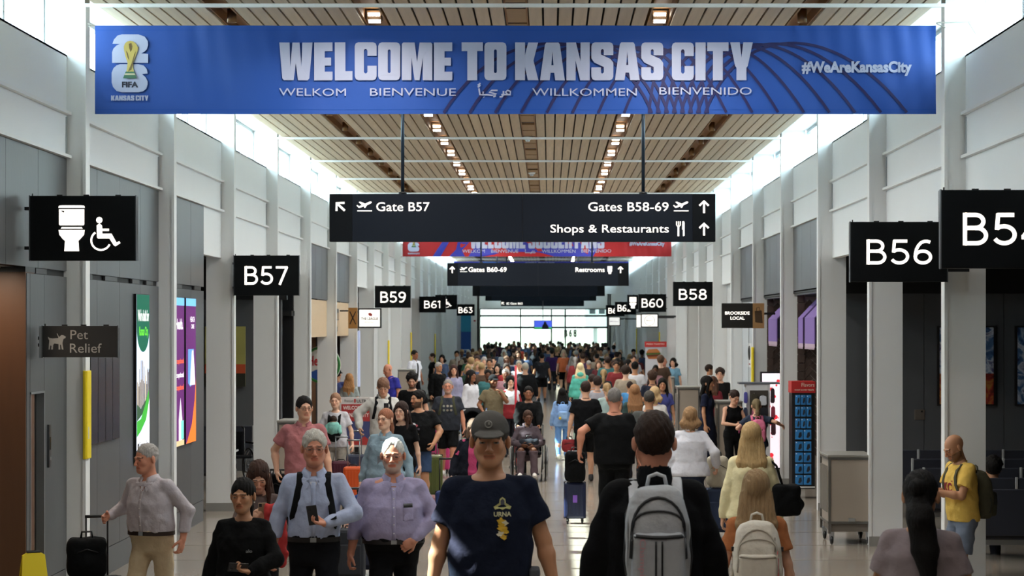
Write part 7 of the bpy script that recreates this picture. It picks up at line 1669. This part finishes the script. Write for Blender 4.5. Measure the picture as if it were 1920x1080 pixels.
f = Field(axis(-.1, .1, .009), axis(-.32, -.1, .009), axis(1.25, 1.44, .009)); f.ell((0, -.205, 1.335), (.064, .070, .068), 0); f.cut((0, 0, -1), -1.30); me, _ = f.mesh('hair'); me.materials.append(hair_mat('2a1a14')); obj_(me, 'hair', e)
p = pm('young man with a brown fringe in a white hoodie looking at a phone', 719, 709, 1.86, 4, 'm', 1.05, 0, 'light', ('hoodie', 'b4b3ae'), ('trousers', '8a8378'), ('fringe', '6b4a36'), hands={1: (.10, -.26, 1.22), -1: (-.36, -.10, 1.0)}, elbow={1: (.8, .6, -.6), -1: (-.8, .5, .1)}, head=(0, .35), handdir={1: ((-.5, -.3, .7), (-.3, -.8, 0))})
phone(p, 1, 'black phone in the hand of the young man in the white hoodie', off=(-.01, -.02, .02), up=(0, 0, 1)); front_straps(p, 'black backpack worn by the young man in the white hoodie', '14161a')
a = wpt(p, p.r.palm[-1][0]); suitcase(a.x - .12, a.y + .22, 0, 'slate blue suitcase pulled by the young man in the white hoodie', '3a4258', .36, .55, .24, a.z, True)
p = pm('red-haired woman with glasses in an open pale denim shirt over grey', 722, 768, 1.71, -12, 'f', 1.25, .02, 'fair', ('shirt', '6f8694', {'loose': .024, 'hem': .80}), ('trousers', '2c2f38'), ('pony', '8a5236'), glas=('4a3a34',), head=(-.25, -.05), hands={-1: (-.31, -.02, .86), 1: (.31, .0, .9)})
print_on(p.f, [[(-.045, 1.40), (.045, 1.40), (.055, 1.2), (.05, .84), (-.05, .84), (-.055, 1.2)]], fabric('5d5f66'), p.top, 'undershirt')
p = pm('smiling woman with long dark hair in a black T-shirt behind the woman in denim', 752, 755, 1.68, -8, 'f', 1.15, 0, 'fair', ('tee', '131316'), ('trousers', '14151a'), ('long', '2c1c18'), head=(-.15, 0))
p = pm('bearded man in a black T-shirt with a colourful print, looking aside', 783, 733, 1.74, -6, 'm', 1.3, .05, 'tan', ('tee', '121316', {'loose': .016}), ('shorts', '2a3f5e'), ('short', '14100f'), '3a3a3c', beard=('1c1512', .85), head=(-.75, 0), hands={1: (.26, -.22, .98)}, elbow={1: (.9, .5, 0)})
for k, (cx, cz, rr, c) in enumerate(((-.09, 1.28, .022, 'c2b23a'), (-.045, 1.26, .03, 'b8b6bc'), (.0, 1.25, .02, 'a34a52'), (-.07, 1.20, .028, '6a6f9a'), (-.02, 1.19, .03, 'c8c2bc'), (.035, 1.20, .018, '5a4f60'), (-.03, 1.13, .025, '8c8894'), (.02, 1.12, .016, 'b39a6a'))):
    print_on(p.f, [[(cx + rr * (1 + .3 * math.sin(3 * t + k)) * math.cos(t), cz + rr * math.sin(t)) for t in [2 * math.pi * i / 10 for i in range(10)]]], plain(c), p.top, 'cartoon_print', lift=.004 + k * .0008)
shoulder_bag(p, 1, 'pinkish crossbody strap and small bag on the bearded man with the colourful print', '5a3a44', .16, .16, .06, z=.98, x=.27, y=.0, name='crossbody_bag')
suitcase(P(808, 0, 31).x, 31.2, .1, 'olive green suitcase rolling behind the bearded man with the colourful print', '4a5326', .34, .62, .25, 1.08, True)
p = pm('young bearded man in a plain black T-shirt behind the woman with long dark hair', 773, 700, 1.82, 0, 'm', 1.15, 0, 'light', ('tee', '0f1013'), ('trousers', '1c1e24'), ('curly', '15100e'), beard=('1a1310', .8), head=(0, .25))
p = pm('bald man in a royal blue polo shirt turned sideways by the pillars', 727, 682, 1.84, -40, 'm', 1.3, .05, 'red', ('polo', '1d1f8c'), ('trousers', '23252c'), None, head=(-.2, .35))
p = pm('crew member in a white short-sleeved shirt with a black tie standing by the pillar', 778, 656, 1.92, 50, 'm', 1.1, 0, 'brown', ('polo', 'd4d8e4'), ('trousers', '15161c'), ('short', '17120f'), Yfix=64, feet={-1: (-.1, 0, .085), 1: (.1, 0, .085)}); strip_on(p.f, [(0, 1.40), (0, 1.02)], .05, .004, True, 'tie', fabric('15161c'), p.top)
p = pm('wheelchair attendant in a black jacket pushing a passenger', 991, 729, 1.60, 0, 'm', 1.25, .0, 'brown', ('jacket', '0f1013'), ('trousers', '121316'), ('short', '15100e'), hands={1: (.22, -.38, .98), -1: (-.22, -.38, .98)}, elbow={1: (.9, .4, -.3), -1: (-.9, .4, -.3)}, Yfix=36.2)
# wheelchair and passenger
Yc = 34.9; Xc = P(992, 0, Yc).x
wc = empty('wheelchair', (Xc, Yc, 0), label='black wheelchair carrying a passenger in mauve, pushed towards the camera', cat='wheelchair')
MB().box(-.22, -.22, .46, .22, .22, .50).build('seat', fabric('15161a'), wc, bevel=.01); MB().box(-.22, .20, .50, .22, .23, .90).build('backrest', fabric('15161a'), wc, bevel=.01)
for q in (-1, 1):
    w_ = MB(); w_.torus((q * .29, .12, .31), .295, .018, 'x', 32, 8); wo_ = w_.build('wheel', blackm, wc, True); w_ = MB(); w_.torus((q * .325, .12, .31), .26, .009, 'x', 28, 6); w_.build('push_rim', plain('9a9ea2', .3, .8), wo_, True)
    sp = MB()
    for k in range(12): t = math.pi * k / 6; sp.tube([(q * .29, .12, .31), (q * .29, .12 + .28 * math.cos(t), .31 + .28 * math.sin(t))], .003, 4)
    sp.tube([(q * .26, .12, .31), (q * .33, .12, .31)], .03, 10); sp.build('spokes', plain('7a7e82', .3, .8), wo_)
    fr = MB(); fr.tube([(q * .24, .22, .95), (q * .24, .21, .48), (q * .24, -.24, .48), (q * .22, -.36, .16)], .012, 8); fr.tube([(q * .24, .22, .95), (q * .24, .36, .97)], .014, 8); fr.tube([(q * .24, .2, .2), (q * .24, -.26, .22)], .011, 8); fr.tube([(q * .24, .21, .48), (q * .24, .2, .2)], .011, 8); fr.build('frame', blackm, wc, True)
    MB().box(q * .26 - .025, -.18, .70, q * .26 + .025, .16, .73).build('armrest', blackm, wc, bevel=.008); MB().box(q * .11 - .07, -.46, .13, q * .11 + .07, -.30, .15).build('footrest', blackm, wc, bevel=.004)
    c_ = MB(); c_.torus((q * .22, -.24, .07), .055, .016, 'x', 18, 6); c_.build('caster', blackm, wc, True)
p = pm('passenger in a mauve tracksuit seated in a wheelchair with things on her lap', 990, 766, 1.60, 0, 'f', 1.2, .02, 'dark', ('hoodie', '463a41'), ('trousers', '54434b'), ('short', '3a2418'), 'cfcac4', Yfix=Yc - .02, z0=-.38, seated=True,
       feet={-1: (-.13, -.42, .60), 1: (.13, -.42, .60)}, hands={1: (.12, -.30, 1.10), -1: (-.12, -.28, 1.12)}, elbow={1: (.9, .5, -.3), -1: (-.9, .5, -.3)}, head=(.2, .1))
b = bag_on(Xc, Yc - .20, .60, 0, 'dark bag lying on the lap of the wheelchair passenger', '1c2028', .36, .14, .2, name='lap_bag')
w2 = dup(wc, None, (-5.35, 33.9, 0), .5); tag(w2, 'empty wheelchair parked in the lounge opening behind gate sign B57')
for o_ in list(w2.children):
    if o_.get('label'): del o_['label']
suitcase(P(826, 0, 36.6).x, 36.6, 0, 'bright pink suitcase showing behind the man in the charcoal T-shirt', 'c43a78', .34, .78, .25, 1.1, True)
# pink-shirted woman behind the capped man
p = pm('woman in a magenta top and navy jacket partly hidden behind the man in the cap', 888, 787, 1.50, -8, 'f', 1.2, .03, 'fair', ('tee', 'a8245c'), ('trousers', '1a1b20'), ('bob', '6a5444'), hands={-1: (-.30, -.14, .92), 1: (.2, -.2, .95)}, head=(.3, .2))
jm, jf = top_mesh(p.r, '12141f', sleeve='long', hem=.86, off=.030, loose=.012, g=.014, name='open_jacket', extra=lambda f: f.rbox((0.02, -.25, 1.1), (.065, .22, .40), .02, 0, None, 'sub')); obj_(jm, 'open_jacket', p.e)
suitcase(P(838, 0, p.Y + .2).x, p.Y + .2, .1, 'bright navy suitcase beside the man in the cap', '142a5c', .30, .50, .24, .98, False)
p = pm('man in a tan shirt and dark cap leaning towards a stroller', 925, 704, 1.70, 25, 'm', 1.15, .03, 'brown', ('polo', '6e6248'), ('trousers', '3a3a3c'), ('short', '14100f'), hatc='15161a', hands={-1: (-.30, -.18, 1.0), 1: (.06, -.26, 1.40)}, elbow={1: (.8, .4, -.8)}, beard=('1a1310', .7))
# stroller
Yk2 = 40.2; Xk = P(886, 0, Yk2).x; st = empty('stroller', (Xk, Yk2, 0), label='dark stroller pushed by the man in a tan shirt', cat='stroller')
f = Field(axis(-.3, .3, .014), axis(-.5, .4, .014), axis(.3, 1.15, .014)); f.rbox((0, 0, .62), (.22, .28, .16), .08); f.ell((0, .12, .86), (.22, .25, .20), .04); f.ell((0, -.12, .84), (.17, .24, .15), .02, None, 'sub'); me, _ = f.mesh('hood_and_seat'); me.materials.append(fabric('17181d')); obj_(me, 'hood_and_seat', st)
for q in (-1, 1):
    MB().tube([(q * .22, .45, 1.02), (q * .23, .2, .6), (q * .24, -.34, .16)], .013, 8).build('frame', alu, st, True); MB().tube([(q * .23, .1, .5), (q * .25, .30, .12)], .012, 8).build('frame', alu, st, True)
    for yy in (-.36, .32): c_ = MB(); c_.torus((q * .25, yy, .10), .082, .02, 'x', 20, 6); c_.build('wheel', blackm, st, True)
MB().tube([(-.22, .45, 1.02), (.22, .45, 1.02)], .016, 8).build('handle', blackm, st, True)
bt = empty('water_bottle', (Xk + .28, Yk2 - .1, .80), label='clear plastic water bottle held at the stroller', cat='bottle'); MB().lathe([(0, 0), (.035, 0), (.036, .15), (.03, .18), (.013, .21), (.013, .23)], n=14).build('body', plain('b9c4cc', .1), bt, True); MB().lathe([(0, .25), (.015, .25), (.015, .23)], n=12).build('cap', plain('3a6ab8'), bt, True); MB().tube([(-.06, .1, .1), (-.0, .04, .1)], .008, 6).build('holder', blackm, bt)
p = pm('woman with a dark bob wearing a red shirt under a white vest', 957, 706, 1.66, 10, 'f', 1.1, 0, 'fair', ('jacket', '8c1420'), ('trousers', '23252c'), ('bob', '14100f')); 
jm, jf = top_mesh(p.r, 'c9ccd2', sleeve='tank', hem=1.15, off=.036, loose=.012, g=.016, name='vest'); obj_(jm, 'vest', p.e)
e = empty('barrier_pole', (P(967, 0, 38).x, 38, 0), label='thin red pole standing beside the wheelchair attendant', cat='pole'); MB().tube([(0, 0, .03), (0, 0, 1.95)], .022, 10).build('post', mat('red pole', 'b8142c', .4), e, True); MB().lathe([(0, .05), (.12, .03), (.14, 0), (0, 0)]).build('base', blackm, e, True)
pm('greying man in a dark grey T-shirt just beyond the grey backpack wearer', 1217, 733, 1.74, 184, 'm', 1.2, 0, 'tan', ('tee', '494b4a'), ('trousers', '23252c'), ('buzz', '3c3834'))
pm('woman with long auburn hair in a dark green top walking away', 1190, 723, 1.66, 184, 'f', 1.1, 0, 'light', ('tee', '2b4240'), ('trousers', '23252c'), ('verylong', '8a5e36'))
pm('girl with a blonde ponytail in a pale mint top walking away', 1138, 719, 1.60, 190, 'f', 1.0, 0, 'light', ('tee', '8fa8a8'), ('trousers', '3a3c44'), ('pony', '96764a'))
pm('dark-haired woman in a violet-blue T-shirt facing the camera near the cart', 1242, 714, 1.66, 0, 'f', 1.1, 0, 'tan', ('tee', '3a3f86'), ('trousers', '7a7670'), ('long', '17120f'), Yfix=39.5)
pm('woman with light blonde hair in a white cap-sleeved top just behind the grey T-shirt man', 1228, 727, 1.66, 170, 'f', 1.1, 0, 'light', ('tee', 'c4c2c0'), ('trousers', '3a3c44'), ('bob', 'b09060'))
p = pm('tall dark-haired woman in a navy dress turned towards the shop', 1327, 707, 1.76, 70, 'f', 1.05, 0, 'tan', ('tee', '151c33'), ('skirt', '141a2e'), ('verylong', '15110f'))
pm('curly-haired young man in a dark shirt by the pillar', 1350, 692, 1.74, -12, 'm', 1.1, 0, 'light', ('tee', '1c1818'), ('trousers', '23252c'), ('curly', '2a1c16'))
pm('woman in a dark red top behind the woman in the navy dress', 1338, 712, 1.64, 150, 'f', 1.1, 0, 'light', ('sweater', '6a1420'), ('trousers', '23252c'), ('long', '4a2c1c'), Yfix=41.5)
pm('person in a white shirt half hidden behind a pillar near the curly-haired young man', 1331, 681, 1.72, 90, 'm', 1.1, 0, 'tan', ('shirt', 'c9ccd8'), ('trousers', '23252c'), ('short', '2a1c16'), Yfix=50.6)
p = pm('woman in a sleeveless black jumpsuit sorting a pink item beside the rack', 1377, 731, 1.62, 20, 'f', 1.08, 0, 'light', ('tank', '0f1013'), ('trousers', '0f1013'), ('bun', '2a1c18'), 'c8c4c0', hands={1: (.05, -.26, 1.12), -1: (-.06, -.26, 1.12)}, elbow={1: (.9, .4, -.6), -1: (-.9, .4, -.6)}, head=(.1, .4), Yfix=34.0)
e = link(bpy.data.objects.new('pink_scarf', None)); tag(e, 'crumpled pink cloth in the hands of the woman in the black jumpsuit', 'cloth'); place(e, p); f = Field(axis(-.12, .14, .012), axis(-.42, -.22, .012), axis(.9, 1.2, .012)); f.ell((.01, -.32, 1.10), (.07, .04, .05), 0); f.cone((.0, -.32, 1.08), (-.03, -.32, .98), .03, .015, .02); f.cone((.03, -.32, 1.08), (.05, -.32, 1.0), .03, .015, .02); f.wrinkle(.005, 50, 1); me, _ = f.mesh('cloth'); me.materials.append(fabric('a83a66')); obj_(me, 'cloth', e)
p = pm('child in a slate top with a ponytail reaching into the accessory rack', 1418, 742, 1.50, 184, 'f', 1.2, 0, 'light', ('tee', '2a3548', {'loose': .02}), ('trousers', '3d4656'), ('pony', '6a5a3c'), hands={-1: (-.50, .02, 1.26), 1: (.3, -.2, 1.2)}, Yfix=32.6)
bp, yb, cy = backpack(p, 'bright pink animal-faced backpack on the child at the accessory rack', 'cf5f86', 'd4668c', .30, .44, .14, 1.18, 'b04a70', detail=False, g=.012)
for q in (-1, 1): MB().ball((q * .05, cy + .135, 1.20), (.012, .008, .014)).build('button_eye', blackm, bp, True)
MB().ball((0, cy + .14, 1.17), (.014, .008, .008)).build('nose', plain('5a2a3c'), bp, True)
# seated traveller in the lounge and others at the edges
p = pm('dark-haired traveller in white seen from behind, seated in the gate lounge', 1862, 812, 1.72, 180, 'm', 1.05, 0, 'tan', ('tee', 'c9cad0'), ('trousers', '23252c'), ('curly', '14100f'), None, Yfix=23.2, z0=-.56, seated=True, feet={-1: (-.12, -.42, .48), 1: (.12, -.42, .48)}, hands={1: (.12, -.28, 1.0), -1: (-.12, -.28, 1.0)})
p = pm('person with long hair and a pale top sitting behind the welcome board', 655, 702, 1.62, 175, 'f', 1.1, 0, 'fair', ('tee', '8f9a98'), ('trousers', '3a3c44'), ('long', '9a6a38'), Yfix=45)
p = pm('person in a dark cap and blue top beside the long-haired woman by the timber shop', 633, 694, 1.68, 160, 'm', 1.1, 0, 'tan', ('tee', '3a4a86'), ('trousers', '23252c'), ('short', '14100f'), hatc='17181c', Yfix=47)
suitcase(P(662, 0, 30).x, 30, 0, 'bright orange hard-shell suitcase behind the man in the light blue shirt', 'c9501c', .28, .52, .24, .98, True)
suitcase(P(650, 0, 30.8).x - .1, 30.9, 0, 'dark burgundy suitcase beside the orange one', '4a1a2e', .28, .54, .24, .98, True)
suitcase(P(652, 0, 20.5).x, 20.8, 0, 'dark grey suitcase rolling behind the man in the light blue shirt', '1c2028', .30, .52, .24, 1.0, False)
bag_on(P(683, 0, 21.5).x, 21.6, .62, 0, 'blue duffel bag carried between the blue-shirted and the lilac-shirted man', '142a5e', .26, .26, .22, name='duffel_bag')
suitcase(P(683, 0, 21.5).x, 21.6, 0, 'small navy suitcase under the blue duffel bag', '1a2136', .30, .48, .24, .56 + .35, False)

# ------------------------------------------------------------------ the crowd farther down, each with its own spot
def pf(label, px, yt, face, sex, tone, top, legs, hair, **k): k.setdefault('res', 'far'); k.setdefault('h', 1.72); h = k.pop('h'); return person(label, px, yt, h, face, sex, k.pop('w', 1.15), 0, tone, top, legs, hair, **k)
TR = ('trousers', '1c1e26')
pf('walker in a bright orange T-shirt and black shorts in the middle of the crowd', 1057, 657, 0, 'm', 'fair', ('tee', 'd9641c'), ('shorts', '121316'), ('bob', 'b39a7a'), res='mid')
pf('walker with platinum hair in a teal hoodie going away from the camera', 1088, 682, 180, 'f', 'light', ('hoodie', '3fae9c'), ('trousers', '4fae9e'), ('long', 'd0b888'), res='mid')
pf('walker in a blue cap and white T-shirt with black straps facing the camera', 1137, 676, 0, 'm', 'light', ('tee', 'c9c8cc'), TR, ('short', '2a1c16'), hatc='22305c', beard=('6a3a22', .7), res='mid')
pf('man in a plain black T-shirt seen from behind next to the white T-shirt with straps', 1157, 672, 180, 'm', 'tan', ('tee', '121316'), TR, ('short', '15110f'), res='mid')
pf('bald man in glasses and a bright blue T-shirt standing at the counter', 1245, 671, -10, 'm', 'red', ('tee', '1d54b4'), TR, None, res='mid', w=1.35)
pf('dark-haired person in pale blue beside the bald man in blue', 1262, 672, -20, 'f', 'light', ('tee', '5d8ca4'), TR, ('bob', '14100f'), res='mid')
pf('white-haired walker in a white shawl left of the crowd centre'.replace('left of', 'near'), 945, 656, 0, 'f', 'fair', ('sweater', 'cfcdd2'), TR, ('bob', 'd8d2c8'), w=1.3)
pf('walker in a vermilion shirt and dark cap near the white-haired walker', 973, 648, 0, 'm', 'fair', ('tee', 'd0431c'), TR, ('short', '2a1c16'), hatc='22242c', w=1.35)
pf('walker in black with pale hair standing by the beige counter cart', 823, 680, 40, 'm', 'tan', ('jacket', '121316'), TR, ('short', '8f8a86'), res='mid')
pf('staff member in a black vest leaning at the counter', 810, 663, -70, 'f', 'light', ('tee', '17181c'), TR, ('short', '2c1a14'), res='mid')
pf('laughing woman with long brown hair in a lilac cardigan', 851, 685, 5, 'f', 'light', ('sweater', '8a88a8'), ('trousers', '4a6a98'), ('long', '3a2420'), res='mid')
pf('woman in a white top and jeans with dark curls stepping sideways', 884, 695, 50, 'f', 'brown', ('sweater', 'bfbec6'), ('trousers', '3a5a8c'), ('long', '1a1210'), res='mid')
pf('person in a forest green top with dark hair', 880, 666, 20, 'm', 'tan', ('tee', '1f4a34'), TR, ('curly', '2a1c16'))
pf('man in a dark green jacket and khaki trousers seen from the side', 893, 668, 70, 'm', 'tan', ('jacket', '1a2e26'), ('trousers', 'a58c6c'), ('short', '2a1c16'))
pf('man in a black shirt with a white strap facing the camera', 925, 670, 0, 'm', 'light', ('tee', '15161a'), TR, ('short', '14100f'), res='mid')
pf('person in a red top half hidden before the white-haired walker', 950, 682, 10, 'f', 'tan', ('tee', '9a1c24'), TR, ('long', '2a1c16'))
pf('sunlit person with a pale cap and backpack walking towards the camera', 973, 677, 0, 'm', 'light', ('tee', 'a9b4c0'), TR, ('short', '8a8478'), res='mid')
pf('broad man in a charcoal T-shirt seen from behind with dark shorts', 1016, 663, 184, 'm', 'tan', ('tee', '24262b'), ('shorts', '15161a'), ('short', '15110f'), res='mid', w=1.35)
pf('person carrying a dark coat over the arm seen from behind', 985, 681, 180, 'm', 'light', ('jacket', '17181c'), TR, ('short', '9a9488'), w=1.3)
pf('walker in a purple T-shirt seen from behind', 1035, 656, 180, 'm', 'tan', ('tee', '3c1c5a'), TR, ('short', '15110f'))
pf('walker in a cobalt blue T-shirt with dark hair seen from behind', 1076, 655, 180, 'f', 'tan', ('tee', '1f3c9a'), TR, ('long', '2a1a14'))
pf('walker in a sky blue shirt with white hair seen from behind', 1083, 644, 180, 'm', 'light', ('polo', '5d7cb8'), TR, ('short', 'b8b4ae'))
pf('person with a white cap and dark top near the purple T-shirt', 1049, 646, 180, 'm', 'light', ('tee', '2c3440'), TR, ('short', 'b8b4ae'), hatc='c4c2c0')
pf('woman with brown hair and a pink bag in the crowd beside the blonde ponytail', 1120, 706, 185, 'f', 'light', ('tee', '8c8a92'), TR, ('short', '2a1c18'), res='mid')
pf('man with close-cropped hair in a light grey T-shirt turned sideways', 1110, 702, 200, 'm', 'tan', ('tee', '9a9ca4'), TR, ('buzz', '2a1c18'), res='mid')
pf('woman with long black hair in a black T-shirt standing right of the crowd'.replace('right of', 'at the side of'), 1178, 675, 60, 'f', 'light', ('tee', '141519'), TR, ('verylong', '120e0e'), res='mid')
pf('tall person in a grey-white T-shirt behind the long black hair', 1188, 667, 10, 'm', 'light', ('tee', 'aaa8ae'), TR, ('short', '2a1c18'))
pf('person with curly brown hair in a dark top seen from behind near the cart', 1223, 697, 180, 'm', 'tan', ('tee', '1b2030'), TR, ('curly', '3a261a'), res='mid')
pf('child in a cyan T-shirt with dark hair seen from behind', 1181, 716, 180, 'm', 'tan', ('tee', '2a7ab4'), TR, ('short', '2a1c18'), h=1.45)
pf('person in a black cap beside the poster stand', 1188, 655, 20, 'm', 'tan', ('tee', '4a4446'), TR, ('short', '15110f'), hatc='15161a')
pf('person with a dark afro in a blue shirt beside the poster stand', 1204, 657, 160, 'm', 'dark', ('tee', '2c3a5a'), TR, ('curly', '0e0c0c'))
pf('grey-blond walker in a pale blue coat by the far pillars', 1153, 642, 0, 'f', 'fair', ('jacket', 'a2a9c8'), TR, ('short', 'a89a8a'))
pf('blonde person in a teal-grey top with a backpack strap', 1163, 656, 10, 'f', 'fair', ('tee', '5a6e78'), TR, ('short', '9a7c5a'))
pf('woman with big brown curls in a dark top at the side of the crowd', 1136, 655, 0, 'f', 'tan', ('tee', '2c2628'), TR, ('curly', '5a3a2c'))

# everyone beyond that: copies of a few figures with their own clothes, darkened at the far end, nobody on top of anybody
rg = random.Random(11)
people = [o for o in bpy.data.objects if o.name.startswith('person') and o.parent is None]
placed = [(o.location.x, o.location.y) for o in people]
obst = [(o.location.x, o.location.y) for o in bpy.data.objects if o.parent is None and o.name.split('.')[0] in ('suitcase', 'wheelchair', 'stroller', 'podium_cart', 'travel_bag', 'poster_stand')]
tm_ = {}
specs = [('f', 0, 'long', 'tee', TR), ('m', 0, 'short', 'tee', TR), ('m', 0, 'short', 'hoodie', TR), ('f', 0, 'bob', 'sweater', TR), ('m', 180, 'short', 'tee', ('shorts', '17181c')), ('m', 180, 'buzz', 'jacket', TR), ('f', 180, 'verylong', 'tee', TR), ('f', 180, 'pony', 'sweater', TR), ('m', 180, 'curly', 'polo', TR), ('f', 0, 'pony', 'jacket', TR)]
tones = ['light', 'fair', 'tan', 'brown', 'dark', 'olive']
tops = [('black', '141519'), ('charcoal', '2a2c32'), ('navy', '1a2240'), ('grey', '6c6d72'), ('white', 'b9b9bf'), ('maroon', '4f1a22'), ('dark green', '203a2e'), ('brown', '4a382c'), ('denim blue', '40557a'), ('beige', '8f8270'), ('dusty pink', '9a6a74'), ('dark red', '7a1f24'), ('teal', '2b6468'), ('plum', '442a4c')]
hairs = [('black', '120e0e'), ('dark brown', '2a1c16'), ('brown', '4f3624'), ('grey', '8b8782'), ('blond', '93764a')]
def free(x, y, d):
    return all((x - a) ** 2 + (y - b) ** 2 > d * d for a, b in placed) and all((x - a) ** 2 + (y - b) ** 2 > .8 for a, b in obst)
zones = []
for k in range(2000):
    y = rg.uniform(50, 126) if rg.random() < .93 else rg.uniform(43, 50)
    x = rg.uniform(-3.9, 3.3); dens = 1 if y > 62 else .8
    if y < 52 and -1.0 < x < .6: continue
    if y < 80 and -.75 < x < .75: continue
    if y < 66 and x < -2.6: continue
    if free(x, y, .62 if y > 60 else .8): zones.append((x, y)); placed.append((x, y))
    if len(zones) >= 150: break
protos = {}
used = {}
GRP = {}
for n_, (x, y) in enumerate(sorted(zones, key=lambda q: q[1])):
    away = rg.random() < (.25 if x < -.3 else .8)
    cand = [i for i, s_ in enumerate(specs) if (s_[1] == 180) == away]; si = rg.choice(cand); sex, fc, hs_, kd, lg = specs[si]
    (tn, tc), (hn, hc), tone = rg.choice(tops if y < 92 else tops[:3] + tops[6:9] + tops[13:]), rg.choice(hairs if y < 92 else hairs[:3]), rg.choice(tones); h = rg.gauss(1.73 if sex == 'm' else 1.64, .06)  # far figures get only dark clothes and hair, imitating backlit silhouettes
    word = {'tee': 'T-shirt', 'hoodie': 'hoodie', 'sweater': 'sweater', 'jacket': 'jacket', 'polo': 'polo shirt'}[kd]; hw = {'long': 'long', 'short': 'short', 'bob': 'bobbed', 'buzz': 'cropped', 'verylong': 'very long', 'pony': 'tied-back', 'curly': 'curly'}[hs_]
    if si not in protos:
        p = person('x', 1030, 700, 1.765, 0, sex, 1.15, 0, tone, (kd, tc), lg, (hs_, hc), res='far', Yfix=60, feet=[WK, WK2][si % 2]); o = p.e; protos[si] = o
    else:
        o = dup(protos[si])
    zone = 'nearer crowd' if y < 70 else 'mid crowd' if y < 92 else 'far crowd'
    side = 'B57 side' if x < -1.6 else 'centre' if x < 1.0 else 'B58 side'
    dirw = 'walking away' if fc else 'walking closer'
    g = f'person with {hw} {hn} hair, {tn} {word}, {dirw}, {zone}, {side}'
    o['label'] = g; o['category'] = 'person'; o['group'] = 'walkers in the distant crowd'
    s_ = h / 1.765; o.location = (x, y, 0); o.scale = (s_, s_, s_); o.rotation_euler = (0, 0, math.radians(fc + rg.uniform(-14, 14)))
    for ch in o.children:
        b = ch.name.split('.')[0]; m = None
        if b in ('shirt', 'hoodie', 'sweater', 'jacket', 'polo'): m = fabric(tc)
        elif b == 'hair': m = hair_mat(hc)
        elif b in ('trousers', 'shorts'): m = fabric(rg.choice(['1c1e26', '23304a', '3a3c42', '15161a', '6b6152']))
        if m:
            ch.material_slots[0].link = 'OBJECT'; ch.material_slots[0].material = m
